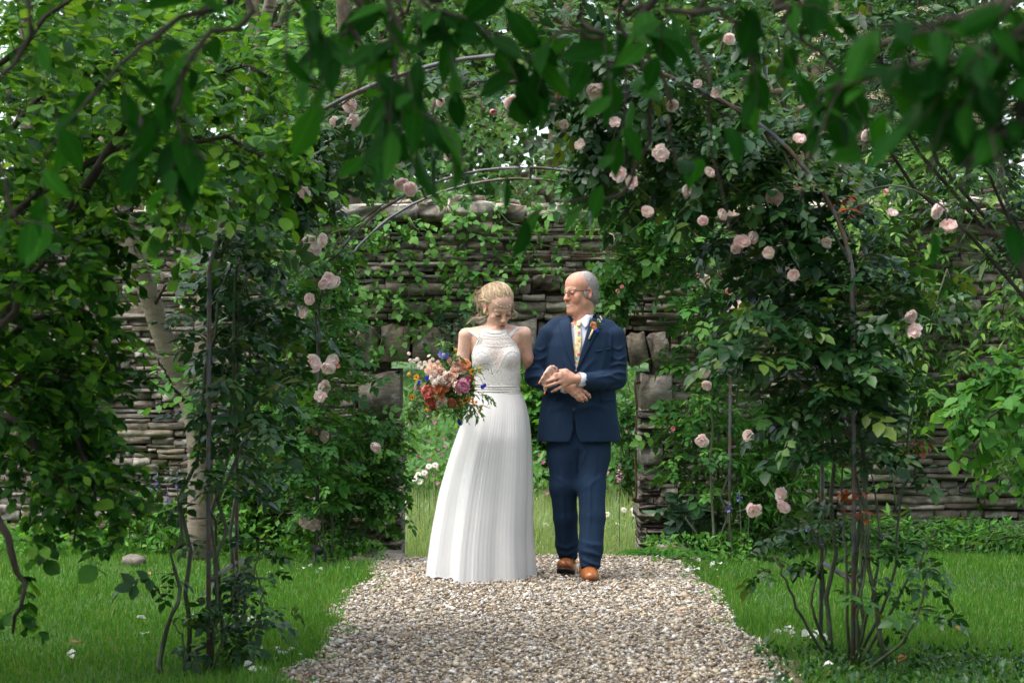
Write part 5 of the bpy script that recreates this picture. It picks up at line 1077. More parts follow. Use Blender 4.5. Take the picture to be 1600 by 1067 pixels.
class Head:
    """a face looking along local -Y; add() writes it into a distance field, col() colours its skin"""
    def __init__(h, c, R, s, fem): h.c = np.asarray(c, float); h.R = R; h.s = s; h.fem = fem
    def w(h, x, y, z): return h.c + h.R @ (np.array([x, y, z]) * h.s)
    def local(h, V): return ((V - h.c) @ h.R) / h.s
    def add(h, S):
        s, R, w, fem = h.s, h.R, h.w, h.fem; E = lambda c, r, k=.012, m='u': S.ell(w(*c), np.array(r) * s, k * s, m, R); C = lambda a, b, r1, r2=None, k=.01, m='u': S.cap(w(*a), w(*b), r1 * s, (r1 if r2 is None else r2) * s, k * s, m)
        E((0, .016, .045), (.074, .095, .083), .02); E((0, -.022, .052), (.066, .064, .062), .03)
        E((0, -.028, -.028), (.058 if fem else .061, .062, .078), .03)
        if fem:
            C((-.038, -.012, -.068), (0, -.064, -.098), .026, .021, .02); C((.038, -.012, -.068), (0, -.064, -.098), .026, .021, .02); E((0, -.074, -.104), (.017, .015, .014), .016)
        else:
            C((-.040, -.002, -.062), (-.012, -.066, -.102), .029, .024, .03); C((.040, -.002, -.062), (.012, -.066, -.102), .029, .024, .03); E((0, -.076, -.106), (.024, .018, .018), .018); E((0, -.03, -.105), (.045, .05, .022), .03)
        for sg in (-1, 1):
            E((sg * .040, -.064, -.022), (.021, .018, .017), .022)                     # cheekbone
            E((sg * .033, -.097, .004), (.0185, .0155, .0115), .016, 's')               # socket
            E((sg * .032, -.079, .003), (.0155, .013, .0105), .006)                     # eyelid
            C((sg * .012, -.086, .024), (sg * .046, -.074, .022), .0085 if fem else .011, .006, .012)   # brow ridge
            E((sg * (.0098 if fem else .0135), -.098, -.034), (.0062 if fem else .009, .011, .0075 if fem else .009), .008)   # nostril wing
            E((sg * .0085, -.1035, -.0425), (.0042, .006, .004), .003, 's')
            E((sg * .076, .014, -.004), (.009, .017, .031), .008); E((sg * .083, .008, .0), (.006, .009, .018), .006, 's'); E((sg * .078, .006, -.030), (.007, .009, .010), .008)
        C((0, -.086, .018), (0, -.106 if fem else -.108, -.026), .0085 if fem else .0105, .0095 if fem else .0125, .012); E((0, -.110 if fem else -.113, -.031), (.0095 if fem else .0125, .009, .009 if fem else .011), .008)
        E((0, -.080, -.062), (.030, .015, .024), .02)                                 # muzzle
        if fem:
            C((-.019, -.086, -.066), (-.005, -.0955, -.0605), .0045, .006, .006); C((.019, -.086, -.066), (.005, -.0955, -.0605), .0045, .006, .006); C((-.005, -.0955, -.0605), (.005, -.0955, -.0605), .006, None, .006)
            C((-.015, -.087, -.075), (.015, -.087, -.075), .0068, None, .006); E((0, -.094, -.0768), (.013, .0065, .0065), .006); C((-.012, -.099, -.0685), (.012, -.099, -.0685), .0038, None, .003, 's')
        else:
            C((-.030, -.074, -.062), (0, -.091, -.0625), .0035, .0055, .007); C((.030, -.074, -.062), (0, -.091, -.0625), .0035, .0055, .007)
            C((-.028, -.073, -.067), (0, -.089, -.0795), .004, .0065, .007); C((.028, -.073, -.067), (0, -.089, -.0795), .004, .0065, .007)
            for sg in (-1, 1):
                C((sg * .020, -.096, -.036), (sg * .037, -.078, -.066), .0026, None, .009, 's'); E((sg * .042, -.066, -.040), (.017, .014, .016), .018)
        return h
    def col(h, V, base, lip):
        p = h.local(V); x, y, z = p.T; ax = np.abs(x); col = np.tile(np.array(base, float), (len(V), 1)); front = y < -.045
        def mixin(w_, c): nonlocal col; w_ = np.clip(w_, 0, 1)[:, None]; col = col * (1 - w_) + np.array(c) * w_
        g = lambda cx, cy_, rx, ry: np.exp(-(((ax - cx) / rx) ** 2 + ((z - cy_) / ry) ** 2))
        r = np.array(base) * np.array([1.08, .80, .76]); mixin(front * (.35 if h.fem else .7) * g(.040, -.028, .02, .018), r); mixin(front * .6 * g(0, -.032, .016, .014), r); mixin(((ax > .069) & (y > -.015) & (z > -.045)) * .5, r)
        if h.fem:
            lp = front * (np.clip(1.6 - ((x / .0205) ** 2 + ((z + .0695) / .0125) ** 2) * 1.3, 0, 1)); mixin(lp * (y < -.082), lip); mixin(front * (((ax < .011) & (np.abs(z + .0685) < .0028))) * .9, (.10, .02, .02))
            bz = .0235 + .004 * np.sin(np.clip((ax - .012) / .036, 0, 1) * 2.4); mixin(front * np.exp(-((z - bz) / .0032) ** 2) * ((ax > .012) & (ax < .048)) * .75, (.22, .13, .07))
            mixin(front * .55 * np.exp(-(((ax - .032) / .015) ** 2 + ((z - .005) / .0075) ** 2)), np.array(base) * np.array([.62, .48, .44]))
        else:
            c = .0705 - .012 * (ax / .03) ** 2; lp = front * np.exp(-((z + c) / .0075) ** 2) * (ax < .027) * .6; mixin(lp, lip)
            bz = .0255 + .002 * np.sin(np.clip((ax - .012) / .036, 0, 1) * 2.2); mixin(front * np.exp(-((z - bz) / .0042) ** 2) * ((ax > .010) & (ax < .05)) * .6, (.30, .24, .20))
            mixin(np.clip((y + .055) / .05, 0, 1) * np.clip((z - .055) / .03, 0, 1) * .55, (.40, .35, .33)); mixin((.35 * np.exp(-((z + .09) / .025) ** 2)) * (y < -.0), np.array(base) * np.array([.86, .84, .84]))
        return col

def skinmat(name):
    m, nt, b, out = newmat(name); a = N(nt, 'ShaderNodeAttribute', attribute_name='col'); n = noise(nt, 45, 7, .7)
    c = mixc(nt, .75, a.outputs['Color'], ramp(nt, n.outputs['Fac'], [(.3, (.80, .72, .68)), (.7, (1.12, 1.12, 1.12))]), 'MULTIPLY'); LK(nt, c, b.inputs['Base Color'])
    b.inputs['Roughness'].default_value = .5; b.inputs['Specular IOR Level'].default_value = .35; b.inputs['Subsurface Weight'].default_value = .12; b.inputs['Subsurface Radius'].default_value = (.012, .005, .003); b.inputs['Subsurface Scale'].default_value = 1.0
    bump(nt, n.outputs['Fac'], b, .25, .003); return m
M_skin = skinmat('skin')

def cloth(name, col, rough=.85, weave=900, bs=.15, var=.12, sheen=.0):
    m, nt, b, out = newmat(name); n = noise(nt, weave, 2); n2 = noise(nt, 6, 3); lo = tuple(c * (1 - var) for c in col); hi = tuple(c * (1 + var) for c in col)
    c = ramp(nt, n2.outputs['Fac'], [(.3, lo), (.7, hi)]); c = mixc(nt, .5, c, ramp(nt, n.outputs['Fac'], [(.35, (.7,) * 3), (.65, (1.3,) * 3)]), 'MULTIPLY'); LK(nt, c, b.inputs['Base Color'])
    b.inputs['Roughness'].default_value = rough; b.inputs['Specular IOR Level'].default_value = .25; b.inputs['Sheen Weight'].default_value = sheen; bump(nt, n.outputs['Fac'], b, bs, .001); return m
M_suit = cloth('navy_wool', (.0055, .020, .048)); M_shirt = cloth('pale_lilac_shirt', (.66, .68, .80), .7, 600, .1, .04, .05)
def mat_tie():
    m, nt, b, out = newmat('floral_tie_silk'); tc = N(nt, 'ShaderNodeTexCoord'); v = N(nt, 'ShaderNodeTexVoronoi'); v.inputs['Scale'].default_value = 56; LK(nt, tc.outputs['Object'], v.inputs['Vector'])
    sp = N(nt, 'ShaderNodeSeparateColor'); LK(nt, v.outputs['Color'], sp.inputs[0]); fl = ramp(nt, sp.outputs[0], [(0, (.70, .45, .10)), (.42, (.70, .45, .10)), (.43, (.62, .12, .06)), (.55, (.62, .12, .06)), (.56, (.16, .36, .38)), (.72, (.16, .36, .38)), (.73, (.74, .56, .22))], 'CONSTANT')
    w_ = ramp(nt, v.outputs['Distance'], [(.0, (.10, .06, .03)), (.08, (.10, .06, .03)), (.12, (1, 1, 1)), (.42, (1, 1, 1))], 'LINEAR'); mask = ramp(nt, v.outputs['Distance'], [(.56, (0,) * 3), (.66, (1,) * 3)])
    LK(nt, mixc(nt, mask, mixc(nt, 1.0, fl, w_, 'MULTIPLY'), (.66, .66, .62)), b.inputs['Base Color']); b.inputs['Roughness'].default_value = .5; return m
M_tie = mat_tie()
M_tan = plain('tan_leather', (.33, .105, .028), .28, .3, 16, .15, spec=.6); M_sole = plain('dark_sole', (.03, .022, .018), .6)
M_hairg = plain('short_grey_hair', (.36, .33, .32), .7, .35, 140, .9, bdist=.004); M_blonde = mat_rnd('blonde_hair', [(0, (.24, .155, .08)), (.4, (.37, .26, .145)), (.8, (.50, .38, .24)), (1, (.62, .51, .37))], .42, .5)
M_browm = plain('grey_brown_brow', (.30, .21, .165), .8); M_blackm = plain('black_glasses_frame', (.012, .012, .014), .35); M_teeth = plain('teeth', (.80, .76, .68), .3); M_gold = plain('gold', (.75, .52, .22), .25, metallic=1.0); M_nail = plain('orange_nail', (.80, .20, .05), .25)
M_eyew = plain('eye_white', (.72, .68, .64), .25); M_iris = plain('iris_brown', (.035, .02, .012), .2); M_lash = plain('lash', (.012, .009, .008), .7); M_pearl = plain('pearl_bead', (.80, .77, .70), .25, spec=.7)
def glassmat():
    m, nt, b, out = newmat('spectacle_lens'); t = N(nt, 'ShaderNodeBsdfTransparent'); g = N(nt, 'ShaderNodeBsdfGlossy'); g.inputs['Roughness'].default_value = .05; f = N(nt, 'ShaderNodeFresnel'); f.inputs[0].default_value = 1.2
    ms = N(nt, 'ShaderNodeMixShader'); LK(nt, f.outputs[0], ms.inputs[0]); LK(nt, t.outputs[0], ms.inputs[1]); LK(nt, g.outputs[0], ms.inputs[2]); LK(nt, ms.outputs[0], out.inputs['Surface']); return m
M_lens = glassmat()

def hand(S, wrist, palm_end, across, knuckles, fingers, thumb, pr=.017, fr=.0088, k=.007):
    """palm from wrist to the knuckles (list of 4), each finger a polyline from its knuckle, a thumb from the side of the palm"""
    for kn in knuckles: S.cap(wrist, kn, pr * 1.05, pr * .74, .014)
    for i in range(3): S.cap(knuckles[i], knuckles[i + 1], pr * .72, None, .008)
    for j, (kn, f) in enumerate(zip(knuckles, fingers)):
        P = [kn] + list(f); r = fr * (1.0, 1.04, 1.0, .86)[j]; S.chain(P, [r * 1.08, r * 1.03, r * .96, r * .8][:len(P)] if len(P) <= 4 else list(np.linspace(r * 1.08, r * .8, len(P))), k)
    if thumb: S.chain(thumb, list(np.linspace(fr * 1.7, fr * .95, len(thumb))), k)

# ================================================================== THE MAN
def build_man():
    Y0 = 12.0; O = at(906, 905, Y0); O[2] = 0; m = lambda px, py, dy=0.: at(px, py, Y0 + dy)
    root = thing('person', 'smiling grey-haired man in glasses, navy suit and tan shoes', 'person', O); o = O.copy()
    hd = Head(m(906.5, 458.5, .03), rot(-54, 3, -3), .95, False)
    S = SDF(o, axis((-.36, -.26, .009), (-.26, .10, .0034), (.10, .36, .010)), axis((-.40, -.33, .009), (-.33, .15, .0036), (.15, .22, .009)), axis((-.01, .98, .022), (.98, 1.15, .0034), (1.15, 1.42, .018), (1.42, 1.79, .0031)))
    hd.add(S)
    S.cap(hd.w(0, .03, -.06), m(910, 508, .03), .053, .062, .02); S.cap(hd.w(0, .0, -.09), m(907, 506, .02), .040, .045, .03)
    S.loft([(m(0, 690)[2], m(904, 0)[0], Y0, .17, .11), (m(0, 620)[2], m(905, 0)[0], Y0, .16, .11), (m(0, 540)[2], m(907, 0)[0], Y0, .17, .10), (m(0, 505)[2], m(909, 0)[0], Y0 + .02, .09, .07)], .03)
    # arms inside the sleeves
    S.chain([m(859, 522), m(840, 592, .02), m(884, 604, -.185)], [.045, .04, .027], .02); S.chain([m(960, 525), m(961, 594, -.03), m(905, 592, -.235)], [.045, .04, .028], .02)
    # legs and feet inside trousers and shoes
    S.chain([m(884, 690), m(881, 775, -.04), m(887, 866, .07), m(885, 893, .04)], [.075, .05, .035, .03], .02); S.chain([m(926, 690), m(925, 780, -.12), m(923, 880, -.24), m(920, 897, -.28)], [.075, .05, .035, .03], .02)
    # his left hand, laid over her fingers
    h = lambda px, py, dy: m(px, py, dy)
    hand(S, h(901, 592, -.240), None, None, [h(877, 583, -.268), h(875, 589, -.272), h(877, 596, -.270), h(881, 602, -.262)],
         [[h(868, 585, -.278), h(860, 590, -.270), h(853, 595, -.262)], [h(866, 592, -.284), h(857, 595, -.280), h(849, 596, -.268)], [h(868, 599, -.284), h(859, 602, -.280), h(851, 604, -.266)], [h(874, 606, -.275), h(868, 609, -.272), h(862, 612, -.262)]],
         [h(894, 586, -.245), h(884, 579, -.25), h(874, 578, -.245)])
    # his right hand, hanging from the lower cuff
    hand(S, h(887, 605, -.195), None, None, [h(905, 607, -.215), h(903, 611, -.222), h(900, 614, -.222), h(896, 616, -.214)],
         [[h(914, 612, -.215), h(920, 617, -.21), h(922, 621, -.20)], [h(911, 618, -.224), h(915, 622, -.22), h(917, 625, -.208)], [h(905, 620, -.226), h(909, 624, -.222), h(911, 627, -.21)], [h(900, 620, -.218), h(903, 624, -.214), h(906, 626, -.204)]],
         [h(895, 603, -.20), h(904, 604, -.21), h(910, 606, -.212)])
    base = (.52, .27, .175); hb_ = (.55, .30, .21)
    def colf(V):
        c = hd.col(V, base, (.50, .20, .16)); low = (V[:, 2] < 1.3); c[low] = hb_; return c
    body, VQ = S.build('body', M_skin, root, colf, 1); Hb = bvh_of(VQ); thin(body, .45)
    # hair: short, grey, thin on top
    T = SDF(o, axis((-.16, .16, .004)), axis((-.16, .2, .004)), axis((1.42, 1.79, .004)))
    E = lambda c, r, k=.01, mo='u': T.ell(hd.w(*c), np.array(r) * hd.s, k, mo, hd.R)
    E((0, .022, .048), (.0775, .0945, .0865)); E((0, .045, -.015), (.072, .066, .062), .02)
    E((0, -.125, .045), (.20, .082, .105), .012, 's'); E((0, -.085, .115), (.048, .10, .055), .016, 's'); E((0, -.10, -.07), (.3, .125, .085), .006, 's'); E((0, -.02, .152), (.040, .075, .030), .008, 's')
    for sg in (-1, 1): E((sg * .085, .012, -.012), (.025, .017, .034), .004, 's'); E((sg * .073, -.016, -.004), (.008, .010, .02), .006)
    nz_ = np.random.default_rng(2)
    hair, HQ = T.build('hair', M_hairg, root, None, 1)
    # short strands so that the outline is not a shell
    V, Q = HQ; pick = nz_.choice(len(V), 4500); cen = hd.w(0, .015, .03); dirs = nrmz(V[pick] - cen); fl = nrmz(dirs * .22 + (hd.R @ np.array([0, .6, -.7])) + nz_.normal(0, .25, (4500, 3)))
    P = np.stack([V[pick] - dirs * .002, V[pick] + fl * .007 + dirs * .002, V[pick] + fl * .012 + dirs * .0015], 1); tv, tq = tubes(P, np.tile([.0006, .0006, .0003], (4500, 1)), 3); mb = MB(); mb.add(tv, None, tq); ob = mb.build('hair_strands', M_hairg, root, kind='stuff')
    # eyes, brows, teeth
    def onface(x, z, off):
        d = hd.R @ np.array([0, 1., 0]); p = hd.w(x, -.2, z); q, _, _, _ = Hb.ray_cast(Vector(p), Vector(d), .4); return (np.array(q) if q is not None else p + d * .1) - d * off
    for sg in (-1, 1):
        cx, cz = sg * .032, .0025; n = 14; e = MB(); rim = [onface(cx + .0125 * math.cos(a), cz + .0021 * math.sin(a), .0006) for a in np.linspace(0, 2 * math.pi, n + 1)[:-1]]
        e.add(np.array([onface(cx, cz, .0012)] + rim), [(0, i + 1, (i + 1) % n + 1) for i in range(n)]); eye = e.build('eye', M_eyew, root)
        e = MB(); rim = [onface(cx - .003 + .0048 * math.cos(a), cz + .0003 + .0024 * math.sin(a), .0016) for a in np.linspace(0, 2 * math.pi, 11)[:-1]]; e.add(np.array([onface(cx - .003, cz, .002)] + rim), [(0, i + 1, (i + 1) % 10 + 1) for i in range(10)]); e.build('iris', M_iris, eye)
        e = MB(); tube(e, np.array([onface(cx + t * .0138, cz + .0025 * (1 - t * t) - .0002, .0012) for t in np.linspace(-1, 1, 9)]), .0011, 4); tube(e, np.array([onface(cx + t * .0130, cz - .0021 * (1 - t * t), .0008) for t in np.linspace(-1, 1, 9)]), .0006, 4); e.build('eyelashes', M_lash, eye)
    e = MB(); up = [onface(t * .0255, -.0655 + .0055 * t * t, .0008) for t in np.linspace(-1, 1, 15)]; dn = [onface(t * .0245, -.0735 + .0128 * t * t, .0008) for t in np.linspace(-1, 1, 15)]
    e.add(np.array([p for q in zip(up, dn) for p in q]), None, [(2 * i, 2 * i + 1, 2 * i + 3, 2 * i + 2) for i in range(14)]); e.build('teeth', M_teeth, root)
    e = MB(); tube(e, np.array([onface(t * .0285, -.0650 + .0065 * t * t, .0004) for t in np.linspace(-1, 1, 15)]), np.interp(np.abs(np.linspace(-1, 1, 15)), [0, 1], [.0006, .0013]), 4); e.build('mouth_line', plain('mouth_inside', (.10, .03, .025), .6), root)
    for sg in (-1, 1):
        e = MB(); tube(e, np.array([onface(sg * (.012 + .036 * t), .0275 + .006 * math.sin(t * 2.4), .0008) for t in np.linspace(0, 1, 9)]), [.0007, .0013, .0016, .0016, .0016, .0014, .0012, .001, .0006], 5); e.build('eyebrow', M_browm, root)
    # glasses
    gl = bpy.data.objects.new('glasses', None); COL.link(gl); gl.parent = root
    for sg in (-1, 1):
        cx = sg * .034; ring = [hd.w(cx + .0245 * np.sign(math.cos(a)) * abs(math.cos(a)) ** .7, -.1015 + .17 * (abs(cx + .0255 * math.cos(a)) - .02), .0005 + .0130 * np.sign(math.sin(a)) * abs(math.sin(a)) ** .7) for a in np.linspace(0, 2 * math.pi, 33)]
        e = MB(); tube(e, ring, .0006, 5, False); tube(e, ring[1:16], .0014, 5); e.build('frame', M_blackm, gl)
        e = MB(); cc = np.mean(ring[:-1], 0); e.add(np.array([cc] + ring[:-1]), [(0, i + 1, (i + 1) % 32 + 1) for i in range(32)]); e.build('lens', M_lens, gl)
        e = MB(); tube(e, curve([hd.w(sg * .058, -.095, .008), hd.w(sg * .073, -.075, .011), hd.w(sg * .0785, -.02, .012), hd.w(sg * .0785, .010, .012), hd.w(sg * .076, .03, .000), hd.w(sg * .075, .036, -.015)], 22), .0023, 6); e.build('temple', M_blackm, gl)
    e = MB(); tube(e, curve([hd.w(-.0105, -.1025, .006), hd.w(0, -.107, .009), hd.w(.0105, -.1025, .006)], 7), .0016, 5); e.build('bridge', M_blackm, gl)
    # shirt: collar band, front, cuffs
    T = SDF(o, axis((-.2, .2, .006)), axis((-.32, .2, .006)), axis((1.0, 1.36, .01), (1.36, 1.50, .0045)))
    T.loft([(m(0, 600)[2], m(903, 0)[0], Y0 - .005, .15, .128), (m(0, 540)[2], m(907, 0)[0], Y0 + .0, .15, .108), (m(0, 512)[2], m(909, 0)[0], Y0 + .01, .10, .088)], .02)
    T.cap(m(908, 512, .005), m(909, 499, .018), .080, .071, .012); T.put(lambda X, Y, Z: -((Z + o[2]) - (m(0, 500.5)[2] + .32 * (Y + o[1] - (Y0 - .045)) + .75 * (X + o[0] - m(907, 0)[0]))), np.array([-.2, -.32, 1.3]), np.array([.2, .2, 1.5]), .004, 's')
    sh_, SQ = T.build('shirt', M_shirt, root, None, 1)
    for a, b, r_ in ((m(878, 603, -.165), m(888, 605, -.195), .036), (m(909, 593, -.222), m(901.5, 592, -.238), .039)):
        T = SDF(o, axis((-.14, .08, .003)), axis((-.31, -.1, .003)), axis((.98, 1.18, .003))); d = nrmz(b - a); T.cap(a, b - d * r_ * .55, r_, r_, .005); T.cap(b - d * .03, b + d * .05, r_ - .005, None, .003, 's'); T.ell(b + d * (.03 + 0.0), (.03,) * 3, .004, 's'); T.build('shirt_cuff', M_shirt, root, None, 1)
    # jacket
    def jacket(T):
        rows = [(690, 904, .236, .150), (665, 904, .228, .15), (640, 904, .216, .148), (612, 905, .204, .145), (575, 906, .203, .140), (540, 908, .200, .128), (520, 909, .182, .112), (508, 909, .14, .095), (499, 910, .092, .078)]
        T.loft([(m(0, py)[2], m(cx, 0)[0], Y0 + .005, a, b) for py, cx, a, b in rows], .02, n=2.3)
        T.chain([m(893, 503, .03), m(868, 511, .02), m(859, 522, .0)], [.040, .046, .055], .02); T.chain([m(928, 502, .03), m(950, 513, .02), m(960, 525, .0)], [.042, .045, .055], .02)
        T.chain([m(857, 523, .0), m(846, 556, .0), m(836, 588, -.005)], [.057, .058, .060], .010); T.chain([m(836, 588, -.005), m(858, 599, -.11), m(877, 604, -.17)], [.060, .051, .044], .010)
        T.chain([m(961, 525, .0), m(964, 558, -.01), m(963, 592, -.035)], [.057, .057, .058], .010); T.chain([m(963, 592, -.035), m(935, 596, -.15), m(913, 595, -.215)], [.058, .052, .047], .010)
        return T
    G3 = (axis((-.37, .36, .0062)), axis((-.36, .22, .0062)), axis((.74, 1.50, .0062)))
    T0 = jacket(SDF(o, *G3)); VQ0 = T0.mesh(); Jb = bvh_of(VQ0)
    T = SDF(o, *G3); T.F[:] = T0.F
    # neck hole, V opening, cutaway fronts
    T.cap(m(910, 512, .02), m(912, 480, .05), .070, .078, .004, 's')
    Lx, Rx = [(512, 889.5), (490, 886)], None
    def vee(X, Y, Z):
        py = HZ - (Z + o[2] - CAMZ) * FPX / 11.88; px = 800 + (X + o[0]) * FPX / 11.88; l = np.interp(py, [485, 500, 578], [888, 890.5, 899.5]); r_ = np.interp(py, [480, 500, 578], [927, 922, 900.5]); d = np.maximum(l - px, px - r_) * .0036
        d = np.maximum(d, (py - 578) * .0036); return np.maximum(d, (Y + o[1]) - (Y0 - .02))
    T.put(vee, np.array([-.1, -.36, 1.15]), np.array([.12, -.0, 1.5]), .003, 's')
    def cut(X, Y, Z):
        py = HZ - (Z + o[2] - CAMZ) * FPX / 11.86; px = 800 + (X + o[0]) * FPX / 11.86; l = np.interp(py, [640, 664, 676, 686, 692, 697], [897.3, 896.8, 895.5, 893, 889.5, 880]); r_ = np.interp(py, [640, 664, 676, 686, 692, 697], [898, 898.6, 900.5, 904, 908, 919]); return np.maximum(np.maximum(l - px, px - r_) * .0036, (Y + o[1]) - (Y0 - .02))
    T.put(cut, np.array([-.12, -.36, .70]), np.array([.1, -.0, .98]), .003, 's')
    T.loft([(m(0, 699)[2], m(904, 0)[0], Y0 + .005, .226, .140), (m(0, 650)[2], m(904, 0)[0], Y0 + .005, .205, .13)], .01, 's')    # hollow under the hem
    for a, b, r_ in ((m(868, 602, -.13), m(892, 606, -.21), .041), (m(925, 596, -.17), m(898, 592, -.25), .044)): d = nrmz(b - a); T.cap(b - d * (.055 if r_ < .043 else .05), b + d * .1, r_, r_, .003, 's')
    JF = [([(822, 578), (838, 574), (852, 580)], .008, .011), ([(820, 592), (838, 588), (855, 590)], .010, .012), ([(826, 606), (845, 600), (862, 590)], .009, .011), ([(828, 560), (842, 562), (854, 556)], .006, .010), ([(834, 543), (845, 547), (854, 540)], .005, .010), ([(846, 520), (850, 535), (853, 560)], .004, .008),
          ([(979, 584), (965, 582), (948, 588)], .009, .011), ([(980, 570), (966, 568), (953, 573)], .008, .011), ([(979, 556), (966, 562), (955, 556)], .007, .010), ([(976, 540), (966, 546), (957, 541)], .005, .010), ([(974, 604), (958, 606), (938, 614)], .008, .012), ([(968, 593), (952, 588), (930, 590)], .006, .010), ([(955, 515), (954, 540), (956, 570)], .005, .009),
          ([(880, 560), (888, 575), (894, 590)], .004, .014), ([(930, 560), (915, 575), (903, 590)], .004, .014), ([(862, 640), (880, 636), (895, 640)], .004, .016), ([(950, 640), (925, 634), (900, 640)], .004, .016), ([(870, 530), (868, 560), (874, 590)], .003, .016), ([(943, 530), (944, 560), (938, 585)], .003, .016), ([(852, 660), (860, 640), (866, 622)], .003, .014), ([(930, 655), (934, 672), (936, 690)], .003, .016), ([(872, 655), (870, 672), (868, 690)], .003, .016)]
    jk, JQ = T.build('jacket', M_suit, root, None, 5, folds=JF)
    thin(jk, .5)
    drape(Jb, [(884, 497), (882.5, 499), (880.5, 502)], [(889, 498), (891, 502), (891.5, 506)], 5, 8, .004, .006, 'lapel_collar', M_suit, root)
    drape(Jb, [(880, 500), (873.5, 504.5), (878, 525), (886, 551), (898, 577)], [(891.5, 503), (892, 507), (894, 527), (896.5, 550), (899.8, 578)], 7, 26, .007, .007, 'lapel', M_suit, root)
    drape(Jb, [(926.5, 490), (924.5, 497), (920, 506)], [(932, 493), (935, 499), (937, 505)], 5, 8, .004, .006, 'lapel_collar', M_suit, root)
    drape(Jb, [(920.5, 506), (918, 515), (912, 538), (906, 558), (900.5, 578)], [(936, 505.5), (938, 511), (928, 530), (914, 556), (901.5, 578)], 7, 26, .007, .007, 'lapel', M_suit, root)
    drape(Jb, [(931, 547), (931, 550.5)], [(954, 543.5), (954, 547)], 9, 3, .002, .004, 'breast_pocket', M_suit, root)
    drape(Jb, [(848, 617), (847, 623)], [(872, 620), (871, 627)], 8, 3, .003, .004, 'pocket_flap', M_suit, root); drape(Jb, [(938, 622), (938, 629)], [(963, 619), (964, 626)], 8, 3, .003, .004, 'pocket_flap', M_suit, root)
    Fb = bvh_of(JQ)
    for px, py in [(896.5, 640)]:
        G = drape(Jb, [(px - 2.4, py - 2.4), (px - 2.4, py + 2.4)], [(px + 2.4, py - 2.4), (px + 2.4, py + 2.4)], 4, 4, .004, .003, 'button', M_blackm, root)
    for pts in ([(857, 613), (860, 614), (863, 615), (866, 616)], [(920, 610.5), (923, 610), (926, 609.5), (929, 609)]):
        e = MB()
        for px, py in pts: drape(Fb, [(px - 1, py - 1), (px - 1, py + 1)], [(px + 1, py - 1), (px + 1, py + 1)], 3, 3, .002, .002, 'b', None, None, mb=e)
        e.build('cuff_buttons', M_blackm, root)
    # tie and collar wings
    Sb = bvh_of(SQ)
    drape(Sb, [(899, 503), (898.6, 512), (897, 530), (896, 550), (897.5, 572), (899, 580)], [(907.5, 504), (907.6, 512), (909, 530), (907.5, 550), (904, 570), (901, 580)], 7, 24, .010, .006, 'tie', M_tie, root, crown=.003)
    drape(Sb, [(898.6, 500), (899.6, 504), (900.8, 509)], [(907.8, 500.5), (907.2, 505), (906, 509.5)], 6, 7, .018, .012, 'tie_knot', M_tie, root, crown=.004)
    drape(Sb, [(890, 493), (890.6, 501), (893.5, 512)], [(900, 499), (901.5, 500.5), (896, 510)], 6, 9, .012, .005, 'shirt_collar', M_shirt, root)
    drape(Sb, [(908, 501), (907, 502.5), (914.5, 513.5)], [(926, 483), (924.5, 494), (917.5, 510.5)], 6, 9, .012, .005, 'shirt_collar', M_shirt, root)
    # trousers
    T = SDF(o, axis((-.24, .24, .0065)), axis((-.42, .2, .0065)), axis((.02, .92, .008)))
    T.loft([(m(0, 655)[2], m(904, 0)[0], Y0, .19, .125), (m(0, 700)[2], m(904, 0)[0], Y0, .168, .12), (m(0, 715)[2], m(904, 0)[0], Y0, .150, .09), (m(0, 735)[2], m(904, 0)[0], Y0, .06, .03)], .02)
    T.chain([m(886, 690, .0), m(883, 716, -.01), m(880, 761, -.03)], [.088, .087, .076], .05); T.chain([m(880, 761, -.03), m(883.5, 808, -.005), m(886, 850, .045), m(888, 872, .065)], [.076, .066, .064, .053], .02)
    T.chain([m(925, 690, .0), m(926, 716, -.03), m(924.5, 761, -.085)], [.085, .084, .077], .05); T.chain([m(924.5, 761, -.085), m(925.5, 808, -.15), m(923, 858, -.215), m(922, 889, -.25)], [.077, .071, .067, .053], .02)
    T.chain([m(879, 720, -.085), m(878, 761, -.108), m(881, 808, -.072), m(884, 862, -.01)], [.009, .009, .009, .006], .012); T.chain([m(924, 720, -.085), m(921, 761, -.165), m(921, 808, -.222), m(918, 866, -.28)], [.010, .010, .010, .007], .012)   # pressed creases
    T.cap(m(888, 878, .06), m(887, 900, .04), .052, None, .004, 's'); T.cap(m(922, 894.5, -.255), m(921, 915, -.28), .054, None, .004, 's')
    TF = [([(868, 862), (886, 866), (903, 858)], .008, .011), ([(871, 852), (886, 856), (902, 848)], .005, .010), ([(908, 872), (924, 880), (942, 884)], .010, .010), ([(908, 860), (926, 864), (944, 872)], .008, .011), ([(911, 885), (925, 888), (938, 880)], .006, .009), ([(906, 845), (924, 850), (944, 852)], .004, .012), ([(862, 742), (880, 752), (898, 768)], .003, .012), ([(944, 742), (928, 752), (910, 766)], .003, .012), ([(904, 697), (903, 720), (902.5, 742), (902, 760)], -.009, .008), ([(870, 700), (873, 730), (876, 760)], .003, .008), ([(932, 700), (930, 730), (926, 760)], .003, .008), ([(890, 700), (897, 720), (902, 735)], .004, .010), ([(918, 700), (910, 720), (904, 735)], .004, .010)]
    T.build('trousers', M_suit, root, None, 4, folds=TF)
